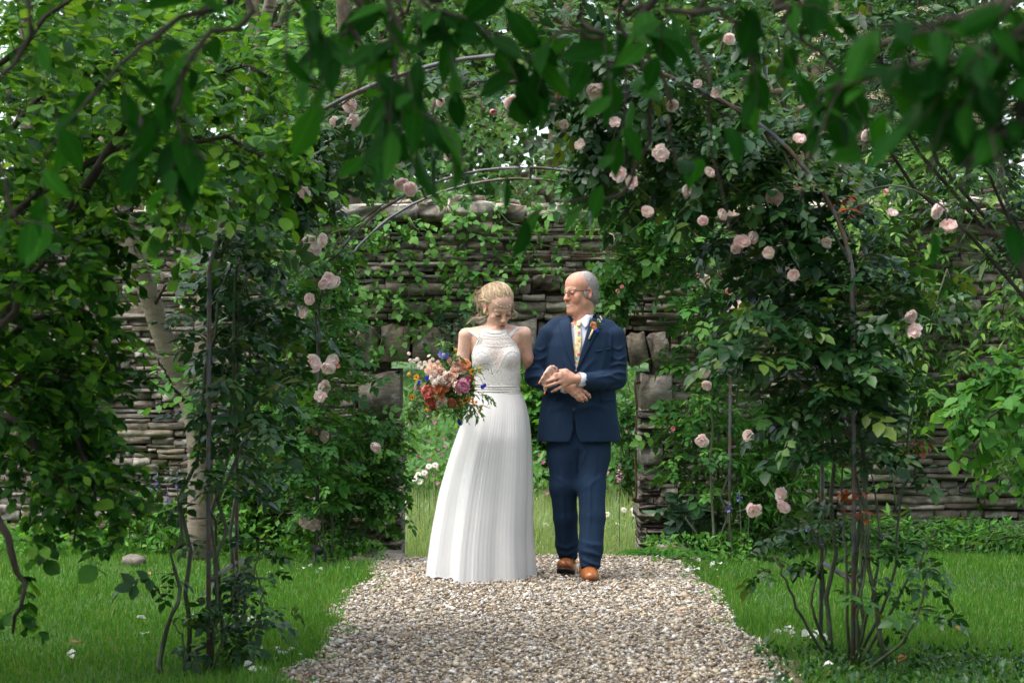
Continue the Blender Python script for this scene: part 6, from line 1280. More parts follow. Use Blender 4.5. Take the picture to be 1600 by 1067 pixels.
    # shoes
    def shoe(c, R, name='shoe'):
        T = SDF(c, axis((-.16, .16, .0048)), axis((-.24, .24, .0048)), axis((-.05, .26, .0048))); w = lambda x, y, z: c + R @ np.array([x, y, z])
        T.ell(w(.0, -.085, .030), (.047, .075, .036), .02, R=R); T.ell(w(.004, -.02, .042), (.044, .085, .045), .025, R=R); T.ell(w(0, .085, .040), (.036, .055, .042), .03, R=R); T.cap(w(0, .03, .055), w(0, .055, .105), .038, .040, .03)
        T.cap(w(0, .055, .085), w(0, .065, .2), .031, .036, .004, 's'); T.put(lambda X, Y, Z: -((X * R[0, 2] + Y * R[1, 2] + Z * R[2, 2]) - .008), np.array([-.16, -.24, -.05]), np.array([.16, .24, .05]), .003, 'u') if False else None
        ob, VQ_ = T.build(name, M_tan, root, None, 1)
        # sole and heel
        e = MB(); n = 28; a = np.linspace(0, 2 * math.pi, n + 1)[:-1]; prof = []
        for t in a:
            y = -.165 * math.cos(t) if math.cos(t) > 0 else -.142 * math.cos(t); ww = (.052 if y < -.02 else .052 - .012 * min(1, (y + .02) / .05)) * (abs(math.sin(t)) ** .62) * np.sign(math.sin(t)); prof.append((ww, y))
        lv = [(.0, .97), (.0, 1.0), (.012, 1.0), (.014, .96)]; V = [w(x * sc, y * sc, zz - .006) for zz, sc in lv for x, y in prof]; Q = [(l * n + i, l * n + (i + 1) % n, (l + 1) * n + (i + 1) % n, (l + 1) * n + i) for l in range(3) for i in range(n)]
        V += [w(0, 0, -.006), w(0, 0, .008)]; T3 = [(4 * n, (i + 1) % n, i) for i in range(n)] + [(4 * n + 1, 3 * n + i, 3 * n + (i + 1) % n) for i in range(n)]; e.add(np.array(V), T3, Q); so = e.build('sole', M_sole, ob)
        e = MB(); V = [w(x * .9, .10 + .04 * yy, zz) for zz in (-.028, -.005) for x, yy in [(-.04, -1), (-.04, .2), (-.026, .9), (0, 1.1), (.026, .9), (.04, .2), (.04, -1)]]; e.add(np.array(V), None, [(i, (i + 1) % 7, 7 + (i + 1) % 7, 7 + i) for i in range(7)]); e.Q.append(np.array([[0, 2, 4, 6], [7, 9, 11, 13]]) * 1); e.rq.append(np.zeros(2)); e.mq.append(np.zeros(2)); e.build('heel', M_sole, ob)
        sb = bvh_of(VQ_); e = MB()
        for yy in (-.045, -.028, -.011): tube(e, curve([w(-.016, yy, .08), w(0, yy - .004, .0905), w(.016, yy, .08)], 6), .0022, 4)
        e.build('laces', M_sole, ob)
        e = MB(); P = []
        for t in np.linspace(-1, 1, 15):
            p = w(t * .055, -.085 + .02 * t * t, .0); h_, _, _, _ = sb.ray_cast(Vector(p + R @ np.array([0, 0, .12])), Vector(-(R @ np.array([0, 0, 1.]))), .2)
            if h_ is not None: P.append(np.array(h_))
        if len(P) > 3: tube(e, np.array(P), .0016, 4); e.build('cap_seam', M_sole, ob)
    c1 = m(886, 904, .06); c1[2] = .028; shoe(c1 + np.array([0, 0, .012]), rot(-10, -15, 0)); c2 = m(918.5, 917, -.33); c2[1] = Y0 - .22; c2[2] = .034; c2[0] = (918.5 - 800) * 11.75 / FPX; shoe(c2, rot(6, 0, 0))
    # wedding ring
    e = MB(); c = h(868, 598.5, -.284); d = nrmz(h(859, 602, -.280) - c); u = nrmz(np.cross(d, [0, 0, 1])); v_ = np.cross(u, d); a = np.linspace(0, 2 * math.pi, 17); tube(e, c + .0098 * (np.cos(a)[:, None] * u + np.sin(a)[:, None] * v_), .0014, 5, False); e.build('ring', M_gold, root)
    return hd, Jb
man_head, man_jb = build_man()
# ================================================================== THE BRIDE
def mat_lace():
    m, nt, b, out = newmat('white_lace'); a = N(nt, 'ShaderNodeAttribute', attribute_name='col'); tc = N(nt, 'ShaderNodeTexCoord')
    v = N(nt, 'ShaderNodeTexVoronoi'); v.feature = 'DISTANCE_TO_EDGE'; v.inputs['Scale'].default_value = 115; LK(nt, tc.outputs['Object'], v.inputs['Vector'])
    v2 = N(nt, 'ShaderNodeTexVoronoi'); v2.inputs['Scale'].default_value = 110; LK(nt, tc.outputs['Object'], v2.inputs['Vector'])
    hole = ramp(nt, v.outputs['Distance'], [(.06, (0,) * 3), (.16, (1,) * 3)]); mk = mixc(nt, 1.0, hole, a.outputs['Color'], 'MULTIPLY')
    soft = ramp(nt, v2.outputs['Distance'], [(.2, (.74, .72, .69)), (.5, (.60, .575, .545))]); LK(nt, mixc(nt, mk, soft, (.60, .42, .35)), b.inputs['Base Color']); b.inputs['Roughness'].default_value = .8
    h = N(nt, 'ShaderNodeMath', operation='ADD'); LK(nt, v2.outputs['Distance'], h.inputs[0]); LK(nt, v.outputs['Distance'], h.inputs[1]); bump(nt, h.outputs[0], b, .5, .004); return m
M_lace = mat_lace()
def mat_chiffon():
    m, nt, b, out = newmat('white_chiffon'); n = noise(nt, 5, 3); LK(nt, ramp(nt, n.outputs['Fac'], [(.3, (.72, .725, .73)), (.7, (.78, .775, .76))]), b.inputs['Base Color']); b.inputs['Roughness'].default_value = .75; b.inputs['Specular IOR Level'].default_value = .2; b.inputs['Sheen Weight'].default_value = .1
    t = N(nt, 'ShaderNodeBsdfTranslucent'); t.inputs['Color'].default_value = (.8, .8, .78, 1); ms = N(nt, 'ShaderNodeMixShader'); ms.inputs[0].default_value = .28; LK(nt, b.outputs[0], ms.inputs[1]); LK(nt, t.outputs[0], ms.inputs[2]); LK(nt, ms.outputs[0], out.inputs['Surface']); return m
M_chif = mat_chiffon()
def ball(mb, c, r, n=6):
    import bmesh
    global _bv
    if '_bv' not in globals():
        bm = bmesh.new(); bmesh.ops.create_icosphere(bm, subdivisions=1, radius=1); _bv = (np.array([v.co[:] for v in bm.verts]), np.array([[v.index for v in f.verts] for f in bm.faces])); bm.free()
    mb.add(np.asarray(c) + _bv[0] * np.asarray(r), _bv[1])

def build_bride():
    Y0 = 11.9; O = at(770, 912, Y0); O[2] = 0; m = lambda px, py, dy=0.: at(px, py, Y0 + dy)
    root = thing('person', 'blonde bride in a white halter lace dress looking down', 'person', O); o = O.copy()
    hd = Head(m(778.5, 481, -.02), rot(24, 30, -4), .95, True)
    S = SDF(o, axis((-.30, -.06, .006), (-.06, .15, .0030), (.15, .24, .006), (.24, .36, .0034)), axis((-.34, -.2, .0045), (-.2, .10, .0034), (.10, .26, .008)), axis((.0, 1.0, .025), (1.0, 1.20, .0036), (1.20, 1.38, .007), (1.38, 1.72, .0030)))
    hd.add(S)
    TR = [(640, 779, .135, .095), (608, 778, .120, .083), (590, 777, .124, .086), (570, 775.5, .130, .090), (550, 775, .134, .088), (535, 775, .132, .082), (522, 774.5, .105, .066), (513, 773.5, .06, .05)]
    def torso(T, off=0.0, k=.02):
        T.loft([(m(0, py)[2], m(cx, 0)[0], Y0, a + off, b + off) for py, cx, a, b in TR], k, n=2.15)
        for px in (757, 795): T.ell(m(px, 558, -.054), np.array((.050, .046, .050)) + off, .03)
        T.cap(m(750, 528, -.01), m(800, 528, -.01), .046 + off, None, .02); return T
    torso(S)
    S.cap(hd.w(0, .022, -.055), m(773, 513, .015), .041, .043, .016); S.cap(m(773, 513, .015), m(773, 522, .01), .046, .055, .02)
    for a, b in (((768, 512, .02), (728, 523, .01)), ((778, 511, .02), (819, 521, .01))): S.cap(m(*a), m(*b), .022, .034, .022)
    for px, sg in ((762, -1), (786, 1)): S.cap(m(px, 523.5, -.052), m(774 + sg * 46, 519.5, -.012), .0075, .006, .014)    # collar bones
    S.chain([m(728, 525, .005), m(723, 560, .01), m(718, 597, .03)], [.040, .0335, .030], .018); S.chain([m(717, 597, .03), m(712, 618, -.09), m(708, 624, -.20)], [.032, .029, .022], .014)
    S.chain([m(819, 522, .005), m(823.5, 558, .05), m(830, 592, .17)], [.039, .0325, .027], .018); S.chain([m(842, 598, .20), m(854, 592, .07), m(868, 581, -.095)], [.027, .026, .021], .014)
    # her left hand over his forearm
    h = m; nails = []
    F1 = [h(852, 583, -.185), h(847.5, 591, -.182), h(843.5, 597, -.168)]; F2 = [h(850.5, 589, -.178), h(848.5, 596, -.17), h(848, 601, -.155)]; F3 = [h(853, 594, -.172), h(851.5, 602, -.165), h(850.5, 608, -.155)]; F4 = [h(856, 599, -.165), h(853, 607, -.158), h(851, 613, -.148)]
    hand(S, h(869, 581, -.10), None, None, [h(858, 576, -.165), h(855.5, 581, -.170), h(857, 587, -.166), h(860, 593, -.158)], [F1, F2, F3, F4], [h(869, 577, -.11), h(865, 573.5, -.14), h(860, 572.5, -.155)], .0145, .0072, .006)
    for f in (F1, F4): nails.append((f[2], nrmz(f[2] - f[1])))
    # her right hand round the stems
    hand(S, h(708, 624, -.20), None, None, [h(703, 620, -.262), h(706, 625, -.266), h(709, 630, -.264), h(712, 634, -.258)], [[h(709, 617, -.285), h(716, 619, -.275), h(717, 622, -.255)], [h(712, 622, -.288), h(718, 624, -.278), h(719, 627, -.258)], [h(714, 627, -.286), h(720, 629, -.276), h(720, 632, -.256)], [h(716, 632, -.278), h(721, 634, -.268), h(721, 636, -.25)]], [h(708, 618, -.22), h(714, 614, -.235), h(719, 613, -.25)], .0145, .0074, .006)
    # legs (under the skirt) and feet
    for px in (764, 790): S.chain([m(px + 4, 640), m(px + 1, 770, -.02), m(px, 895, .03)], [.075, .048, .03], .02); S.chain([m(px, 898, .03), m(px + 2, 908, -.14)], [.028, .02], .01)
    base = (.60, .385, .29)
    body, VQ = S.build('body', M_skin, root, lambda V: hd.col(V, base, (.52, .14, .12)), 1); Hb = bvh_of(VQ); thin(body, .45)
    def onface(x, z, off, y0=-.2):
        d = hd.R @ np.array([0, 1., 0]); p = hd.w(x, y0, z); q, _, _, _ = Hb.ray_cast(Vector(p), Vector(d), .4); return (np.array(q) if q is not None else p + d * .1) - d * off
    for sg in (-1, 1):    # lowered lids with dark lashes
        e = MB(); tube(e, np.array([onface(sg * .032 + t * .0155, -.0035 + .0035 * t * t, .0012) for t in np.linspace(-1, 1, 11)]), [.0004, .0007, .001, .0012, .0013, .0013, .0013, .0012, .001, .0008, .0005], 5)
        for t in np.linspace(-.95, .95, 15):
            p = onface(sg * .032 + t * .0155, -.0035 + .0035 * t * t, .0012); q = p + hd.R @ np.array([t * .004 + sg * .001, -.0065, -.0055]); tube(e, [p, (p + q) / 2 + hd.R @ np.array([0, 0, -.0008]), q], [.0007, .0006, .0003], 3)
        e.build('eyelashes', M_lash, root)
    e = MB()
    for c, d in nails: ball(e, c + np.array([0, -.004, 0]), np.array([.0050, .0045, .0068]))
    for c, d in nails: tube(e, [c + np.array([0, -.004, 0]), c + d * .006 + np.array([0, -.004, 0]), c + d * .014 + np.array([0, -.003, 0])], [.0052, .005, .002], 6)
    e.build('fingernails', M_nail, root)
    # hair: swept-up volume with a loose knot, strands on top
    T = SDF(o, axis((-.2, .22, .0045)), axis((-.2, .26, .0045)), axis((1.4, 1.78, .0045)))
    E = lambda c, r, k=.01, mo='u': T.ell(hd.w(*c), np.array(r) * hd.s, k, mo, hd.R)
    E((0, .022, .055), (.083, .100, .088)); E((0, .055, .0), (.080, .070, .075), .02); E((-.03, .105, -.012), (.060, .050, .055), .02); E((-.01, .105, .05), (.06, .045, .05), .02)
    E((0, -.125, .004), (.078, .105, .062), .012, 's'); E((0, -.115, -.075), (.3, .135, .085), .008, 's'); E((0, -.02, -.12), (.2, .15, .06), .01, 's')
    for sg in (-1, 1): E((sg * .084, .004, -.016), (.018, .012, .022), .006, 's')
    hair, HQ = T.build('hair', M_blonde, root, None, 2); Gb = bvh_of(HQ); r = np.random.default_rng(12)
    ctr = np.array([0, .02, .03]); P = []; R_ = []
    def onhair(l, off):
        c = hd.w(*ctr); p = hd.w(*l); d = nrmz(p - c); q, _, _, _ = Gb.ray_cast(Vector(c + d * .3), Vector(-d), .3); return np.array(q) + d * off if q is not None else p
    for i in range(1900):
        ph = r.uniform(-2.2, 2.2); el = r.uniform(.15, .75) if abs(ph) < 1.1 else r.uniform(-.35, .6)
        el = .27 - .40 * (abs(ph) / 1.3) ** 2 + abs(r.normal(0, .06)); a = np.array([math.sin(ph) * math.cos(el), -math.cos(ph) * math.cos(el), math.sin(el)]); kn = np.array([-.025 + r.normal(0, .03), .125, .01 + r.normal(0, .035)]) - ctr; b = kn / np.linalg.norm(kn); off = abs(r.normal(.0, .0016)); pts = []
        up = np.array([0, 0, r.uniform(.2, .7)]); st = r.uniform(0, .6) * (r.random() < .7)
        for t in np.linspace(st, min(1.0, st + r.uniform(.5, 1)), 8):
            v = nrmz(a * (1 - t) + b * t + up * math.sin(math.pi * t) * .8); pts.append(onhair(ctr + v * .12, off + .0008 * math.sin(t * 9 + i)))
        P.append(pts); R_.append(np.linspace(.0009, .0006, 8) * r.uniform(.6, 1.3))
    for i in range(70):    # thicker locks give the sweep its relief
        ph = r.uniform(-1.9, 1.9); el = .30 - .40 * (abs(ph) / 1.3) ** 2; a = np.array([math.sin(ph) * math.cos(el), -math.cos(ph) * math.cos(el), math.sin(el)]); kn = np.array([-.025 + r.normal(0, .03), .125, .01 + r.normal(0, .03)]) - ctr; b = nrmz(kn); up = np.array([0, 0, r.uniform(.2, .7)])
        P.append([onhair(ctr + nrmz(a * (1 - t) + b * t + up * math.sin(math.pi * t) * .8) * .12, .0015 + .003 * math.sin(math.pi * t)) for t in np.linspace(r.uniform(0, .2), 1, 8)]); R_.append(np.array([.001, .0028, .0036, .0038, .0038, .0036, .003, .002]) * r.uniform(.7, 1.2))
    for i in range(300):   # curls of the knot
        c0 = np.array([-.032, .108, -.008]) + r.normal(0, .022, 3); ax_ = nrmz(r.normal(0, 1, 3)); u = nrmz(np.cross(ax_, [0, 1, .3])); v = np.cross(ax_, u); rad = r.uniform(.022, .046); a0 = r.uniform(0, 6.28)
        P.append([hd.w(*(c0 + rad * (math.cos(a0 + t) * u + math.sin(a0 + t) * v) + ax_ * .006 * t)) for t in np.linspace(0, r.uniform(2.2, 4), 8)]); R_.append(np.linspace(.0013, .0008, 8) * r.uniform(.6, 1.2))
    V, q = tubes(np.array(P), np.array(R_), 3); mb = MB(); mb.add(V, None, q, np.repeat(r.random(len(P)), 7 * 3)); mb.build('hair_strands', M_blonde, root, kind='stuff')
    P = []; R_ = []
    W_ = [([(769.6, 486, -.03), (760, 494, -.03), (747, 496.5, .0), (738.4, 497.4, .0), (734, 502, .0), (729, 506, .02)], 14), ([(766, 490, -.03), (760, 497, -.02), (753.6, 502.5, .0), (747, 505, .01), (744, 503, .01)], 10), ([(756, 478, .03), (751, 488, .03), (752, 496, .02), (748, 501, .03)], 12), ([(752, 472, .05), (746, 480, .05), (748, 490, .05), (744, 495, .05)], 12),
          ([(802.5, 471, -.05), (802, 484, -.06), (806, 488, -.05), (808.4, 491, -.05), (806, 496, -.05), (800, 497.4, -.05)], 12), ([(801, 478, -.05), (804, 486, -.05), (803, 493, -.05), (800, 499, -.05)], 7), ([(778, 473, -.10), (770, 482, -.10), (766.5, 492, -.095), (764, 502, -.08), (764, 510, -.07)], 2), ([(778, 474, -.10), (771, 480, -.10), (766, 487, -.07), (760, 492, -.05)], 12),
          ([(748, 462, .08), (744, 468, .08), (746, 477, .08), (745, 484, .08)], 10), ([(770, 445, .03), (776, 441.5, .02), (784, 443, .0)], 5), ([(760, 450, .05), (754, 449, .06), (749, 455, .07)], 6)]
    for pts, n in W_:
        for k in range(n):
            C = curve([m(a + r.normal(0, .35), b + r.normal(0, .5), c + r.normal(0, .004)) for a, b, c in pts], 14); C += np.linspace(0, 1, 14)[:, None] * r.normal(0, .0035, 3); P.append(C); R_.append(np.linspace(.0008, .0004, 14))
    V, q = tubes(np.array(P), np.array(R_), 3); mb = MB(); mb.add(V, None, q, np.repeat(r.uniform(.5, 1, len(P)), 13 * 3)); mb.build('loose_wisps', M_blonde, root, kind='stuff')
    # hair chain
    AB = bvh_of(VQ, HQ); C = []
    for px, py in curve(np.array([(774.5, 473.5, 0), (777, 476.3, 0), (784.8, 479.3, 0), (791.6, 479.7, 0), (799, 476.3, 0), (803.4, 472, 0)]), 30)[:, :2]:
        oo = Vector((0, 0, CAMZ)); d = Vector(at(px, py, 12)) - oo; d.normalize(); q, _, _, _ = AB.ray_cast(oo + d * 10.5, d, 4)
        if q is not None: C.append(np.array(q) - np.array(d) * .002)
    hc = MB(); tube(hc, np.array(C), .0011, 5); hb = hc.build('hair_chain', M_gold, root); e = MB()
    for i in range(2, len(C), 4): ball(e, C[i], .0034)
    e.build('pearls', M_pearl, hb)
    # bodice: the torso grown by a few millimetres and cut to the halter line
    T = torso(SDF(o, axis((-.2, .22, .0048)), axis((-.2, .16, .006)), axis((1.05, 1.50, .0048))), .005)
    T.cap(m(773, 520, .012), m(772.5, 513, .014), .052, .0455, .012)
    def halter(X, Y, Z):
        py = HZ - (Z + o[2] - CAMZ) * FPX / 11.83; px = 800 + (X + o[0]) * FPX / 11.83; l = np.interp(py, [505, 513, 522, 526, 540, 556, 575, 615], [752, 753, 750.5, 749, 741.5, 735.5, 735, 735]); r_ = np.interp(py, [505, 513, 522, 524, 540, 552, 575, 615], [794, 793, 793, 794.5, 808, 813.5, 815, 815])
        return -np.maximum(np.maximum(l - px, px - r_) * .0036, (516.5 - 3.0 * np.abs(px - 774) / 18 - py) * .0036)
    T.put(lambda X, Y, Z: -halter(X, Y, Z) * -1, np.array([-.2, -.2, 1.05]), np.array([.22, .16, 1.5]), .003, 's')
    def sheer(V):
        p = project(V); x, y = p.T; a = ((y > 527) & (y < 539) & (np.abs(x - 775) < 22 + (y - 527) * .6)) * .55; b = ((y >= 539) & (y < 551) & (np.abs(x - 776) < 20 - (y - 539) * .9)) * .5; c = ((y >= 549) & (y < 578) & (np.abs(x - 776.5) < 12 * (1 - (y - 549) / 29))) * .9
        return np.repeat((np.maximum(np.maximum(a, b), c))[:, None], 3, 1)
    bd, BQ = T.build('bodice', M_lace, root, sheer, 2); Bb = bvh_of(BQ, VQ)
    # straps that run up over the shoulders, edging and bead rows
    for L_, R2 in (([(733, 514.5), (741, 519.5), (750, 525)], [(731, 518), (739, 523.5), (747, 530)]), ([(808.5, 509.5), (802, 515.5), (794, 522.5)], [(812, 512), (804.5, 519), (798, 528)])): drape(Bb, L_, R2, 5, 14, .003, .005, 'shoulder_strap', M_lace, root)
    def beads(name, line, n, rad, lift=.002, par=None):
        e = MB()
        for px, py in curve(np.array([(a, b, 0) for a, b in line], float), n)[:, :2]:
            oo = Vector((0, 0, CAMZ)); d = Vector(at(px, py, 12)) - oo; d.normalize(); q, _, _, _ = Bb.ray_cast(oo + d * 10.5, d, 4)
            if q is not None: ball(e, np.array(q) - np.array(d) * lift, rad)
        e.build(name, M_pearl, par or root, kind='stuff')
    beads('collar_beads', [(757, 517.5), (764, 520), (773, 521), (783, 519.8), (790.5, 516.5)], 26, .0028); beads('collar_beads', [(756, 523), (765, 525.5), (774, 526), (784, 525), (792, 521.5)], 24, .0022)
    beads('edge_beads', [(749.5, 528), (742.5, 541), (737, 556)], 22, .0030); beads('edge_beads', [(795, 527), (807, 541), (812.5, 552)], 22, .0030); beads('edge_beads', [(753, 529), (746, 542), (740.5, 556)], 20, .0022); beads('edge_beads', [(791.5, 528), (803, 542), (808.5, 553)], 20, .0022)
    beads('yoke_beads', [(752, 540), (775, 541.5), (801, 539)], 34, .0022); beads('yoke_beads', [(757, 528), (775, 529.5), (793, 527)], 26, .0020)
    beads('lace_edge', [(741, 556), (750, 549.5), (760, 552), (770, 566), (776.5, 580)], 44, .0024, .001); beads('lace_edge', [(811, 553), (802, 548.5), (793, 551), (784, 564), (776.5, 580)], 44, .0024, .001)
    # skirt
    nz, na = 46, 560; pyT = np.linspace(609.5, 914, nz); V = np.zeros((nz, na, 3)); r = np.random.default_rng(15); a = np.linspace(0, 2 * math.pi, na, endpoint=False)
    Lp = np.interp(pyT, [609, 615, 628, 640, 707, 775, 851, 901, 914], [742.5, 739, 733, 728, 704, 684.6, 670.6, 664, 663]); Rp = np.interp(pyT, [609, 614, 620, 638, 660, 700, 760, 851, 901, 914], [811.5, 815, 818.5, 823.5, 827.5, 830, 831, 830.5, 834, 835])
    ker = np.array([.25, .5, .25])
    for _ in range(4): Lp[1:-1] = np.convolve(Lp, ker, 'valid'); Rp[1:-1] = np.convolve(Rp, ker, 'valid')
    ph = np.cumsum(np.exp(r.normal(0, .35, na))); ph = ph / ph[-1] * 2 * math.pi; amp2 = r.uniform(.5, 1.3, na); amp2 = np.convolve(np.tile(amp2, 3), np.ones(9) / 9, 'same')[na:2 * na]
    for j in range(nz):
        t = (pyT[j] - 609.5) / 304.5; zc = m(0, pyT[j])[2] - .0; rx = (Rp[j] - Lp[j]) / 2 * 11.85 / FPX - .009 * t; cx = ((Rp[j] + Lp[j]) / 2 - 800) * 11.85 / FPX; ry = .084 + .055 * min(1, t * 4) + .15 * t; cyy = Y0 - .02 * t
        pl = .0006 * min(1, t * 8) * np.sin(ph * 84) * amp2 * (1 + .3 * t) + .0017 * t * np.sin(ph * 27 + .9 * np.sin(a * 3)) * amp2 + .0165 * t ** 1.1 * np.sin(a * 7 + 1.1 + .5 * math.sin(t * 2.4)) + .007 * t * np.sin(a * 13 + 2)
        # front panel lapping over the left one: a long soft step
        fr = -np.sin(a); ae = math.pi * (1.37 - .0 * t); st = 1 / (1 + np.exp(-(a - ae) * 42)) * (a < math.pi * 1.98); pl = pl + .045 * t ** .8 * st * np.exp(-((a - ae) / .9) ** 2)
        rr = 1 + pl / max(rx, .1); X = cx + rx * np.cos(a) * rr; Yy = cyy + ry * np.sin(a) * rr; hem = 0
        V[j, :, 0] = X; V[j, :, 1] = Yy; zb = zc
        zlow = .010 + .030 * (1 - st) * (np.sin(a) < .2) + .010 * np.sin(ph * 23) * .5 + .01; top = m(0, 609.5)[2]; V[j, :, 2] = top + (zlow - top) * t
    idx = np.arange(nz * na).reshape(nz, na); nx = np.roll(idx, -1, 1); Q = np.stack([idx[:-1], idx[1:], nx[1:], nx[:-1]], -1).reshape(-1, 4)
    me = mesh_np('skirt', V.reshape(-1, 3) - O, None, Q, [M_chif]); sk = link('skirt', me, root); pass
    hm = MB(); tube(hm, np.concatenate([V[-1], V[-1, :1]]) + np.array([0, 0, .004]), .0028, 5, False); hm.build('rolled_hem', M_chif, sk)
    # waistband
    wb = MB(); z0_, z1_ = m(0, 611)[2], m(0, 603.5)[2]; cx = m(777.5, 0)[0]
    for kk, (zz, rr) in enumerate(((z0_, .0035), ((z0_ + z1_) / 2, .0), (z1_, .0035))):
        aa = np.linspace(0, 2 * math.pi, 49); C = np.stack([cx + .1265 * np.cos(aa), Y0 + .0905 * np.sin(aa), np.full(49, zz)], -1)
        if rr: tube(wb, C, rr, 6, False)
    aa = np.linspace(0, 2 * math.pi, 48, endpoint=False); ring = lambda rr, zz: np.stack([cx + (.124 + rr) * np.cos(aa), Y0 + (.088 + rr) * np.sin(aa), np.full(48, zz)], -1); Vb = np.concatenate([ring(0, z0_), ring(0, z1_)]); wb.add(Vb, None, [(i, (i + 1) % 48, 48 + (i + 1) % 48, 48 + i) for i in range(48)])
    w_ob = wb.build('waistband', M_chif, root); e = MB()
    for t in np.linspace(math.pi * 1.02, math.pi * 1.98, 46): ball(e, [cx + .1265 * math.cos(t), Y0 + .0905 * math.sin(t) - .001, (z0_ + z1_) / 2], [.0028, .0028, .005])
    e.build('waist_beads', M_pearl, w_ob, kind='stuff')
    # sandal toe peeping out
    e = MB(); c = at(771, 916.5, 11.62); c[2] = .018; tube(e, curve([c + np.array([.0, .16, .03]), c + np.array([0, .05, .004]), c + np.array([0, -.01, .0]), c + np.array([0, -.03, -.004])], 10), [.022, .024, .026, .028, .03, .031, .031, .028, .02, .008], 10); e.build('sandal', plain('beige_satin', (.62, .48, .36), .4), root)
    return root
bride = build_bride()

# ================================================================== BOUQUET
def build_flowers():
    Yb = 11.58; f = lambda px, py, dy=0.: at(px, py, Yb + dy); root = thing('bouquet', 'loose colourful bouquet held at the bride\'s side', 'bouquet', f(700, 622, .05)); r = np.random.default_rng(33)
    pm = lambda n, a, b, t=.5: petalmat(n, [(0, a), (.5, tuple((x + y) / 2 for x, y in zip(a, b))), (1, b)], t)
    Mpk = pm('peony_pink', (.88, .36, .56), (.94, .70, .80)); Mco = pm('coral_petal', (.92, .30, .24), (.94, .52, .44)); Mor = pm('apricot_petal', (.90, .38, .15), (.92, .58, .36)); Mpe = pm('peach_blush', (.90, .60, .46), (.92, .74, .64)); Mbl = pm('blush_white', (.90, .76, .68), (.92, .86, .80)); Mmg = pm('marigold', (.85, .32, .01), (.90, .48, .03)); Mma = pm('magenta_petal', (.68, .03, .22), (.80, .10, .34)); Mcf = pm('cornflower_blue', (.02, .03, .45), (.06, .10, .70)); Msc = pm('scabious_blue', (.18, .20, .66), (.34, .36, .80)); Mye = pm('craspedia_yellow', (.60, .42, .06), (.72, .56, .14)); Mbr = pm('rust_petal', (.72, .30, .12), (.82, .44, .24)); Mlb = pm('orange_berry', (.72, .14, .01), (.85, .26, .02), .05)
    C0 = f(694, 603, .09); ax = lambda p: nrmz((p - C0) + np.array([0, -.16, .02]))
    def bl(name, me, px, py, rp, dy=0., sq=1.0): p = f(px, py, dy); put_mesh(name, me, root, p, ax(p), rp * Yb / FPX, sq); return p
    full = ((.22, 5, 1.75), (.36, 8, 1.65), (.50, 10, 1.5), (.64, 11, 1.38), (.78, 11, 1.22), (.9, 11, 1.08), (1.0, 9, .9)); tips = []
    B = lambda mt, rings=full, j=.26: bloom_mesh('bloom', mt, r, rings, j)
    for nm, mt, px, py, rp, dy in [('peony', Mpk, 723.5, 603, 12, -.11), ('coral_peony', Mco, 668, 612, 12, -.09), ('coral_peony', Mco, 671, 625, 9, -.06), ('orange_ranunculus', Mor, 679, 600, 6, -.1), ('apricot_rose', Mor, 697, 607, 6, -.12), ('pale_rose', Mbl, 682, 586, 6, -.09), ('peach_rose', Mpe, 690, 622, 6, -.1), ('garden_rose', Mor, 727, 568.5, 10.5, -.05), ('peach_rose', Mpe, 715.5, 573, 9, -.07), ('peach_rose', Mpe, 710, 580, 7, -.09), ('apricot_rose', Mor, 686, 605, 9, -.12), ('apricot_rose', Mor, 688, 614, 7, -.11), ('ranunculus', Mma, 734, 593.4, 6.5, -.08), ('ranunculus', Mbl, 653.8, 602, 8, -.05), ('blush_ranunculus', Mbl, 687.5, 631, 7, -.08), ('rust_rose', Mbr, 706, 630, 8, -.08), ('blush_rose', Mpe, 702, 588, 8.5, -.13), ('blush_rose', Mbl, 694, 594, 8.5, -.13), ('blush_rose', Mpe, 700, 598, 7, -.13), ('red_rose', Mco, 712, 566, 5, -.03), ('magenta_rose', Mma, 737, 607, 5, -.04), ('coral_petals', Mco, 676, 636, 7, -.03)]:
        tips.append(bl(nm, B(mt), px, py, rp, dy))
    # stocks: short spikes of frilly florets
    fl_me = {k: bloom_mesh('floret', mt, r, ((.4, 4, 1.3), (1.0, 5, .85)), .15) for k, mt in (('b', Mbl), ('p', Mpe))}
    def stock(pts, n, rp, k):
        C = curve([f(*q) for q in pts], 10); mb = MB(); tube(mb, C, .002, 4); st = mb.build('stock_stem', M_twig, root)
        for i in range(n):
            p = C[int(i / max(1, n - 1) * 9)] + r.normal(0, .006 + .008 * (i / n), 3); put_mesh('floret', fl_me[k], st, p, nrmz(r.normal(0, .6, 3) + np.array([0, -.9, .2])), rp * Yb / FPX * (1.25 - .5 * i / n))
        tips.append(C[0])
    stock([(672, 582, -.06), (662, 574, -.04), (654, 566, -.02), (642, 562, -.02)], 15, 4.2, 'b'); stock([(680, 580, -.07), (676, 570, -.05), (675, 562, -.04)], 13, 4.4, 'b'); stock([(690, 582, -.08), (685, 574, -.07), (681, 566, -.05)], 12, 4.4, 'p'); stock([(676, 590, -.1), (670, 578, -.09), (664, 574, -.06)], 12, 4.2, 'p'); stock([(704, 592, -.12), (698, 586, -.12), (690, 590, -.12), (680, 594, -.11)], 20, 4.8, 'b'); stock([(712, 586, -.1), (708, 574, -.08), (704, 562, -.05)], 13, 4.2, 'p'); stock([(680, 598, -.12), (676, 590, -.11), (676, 584, -.1)], 9, 4.2, 'b')
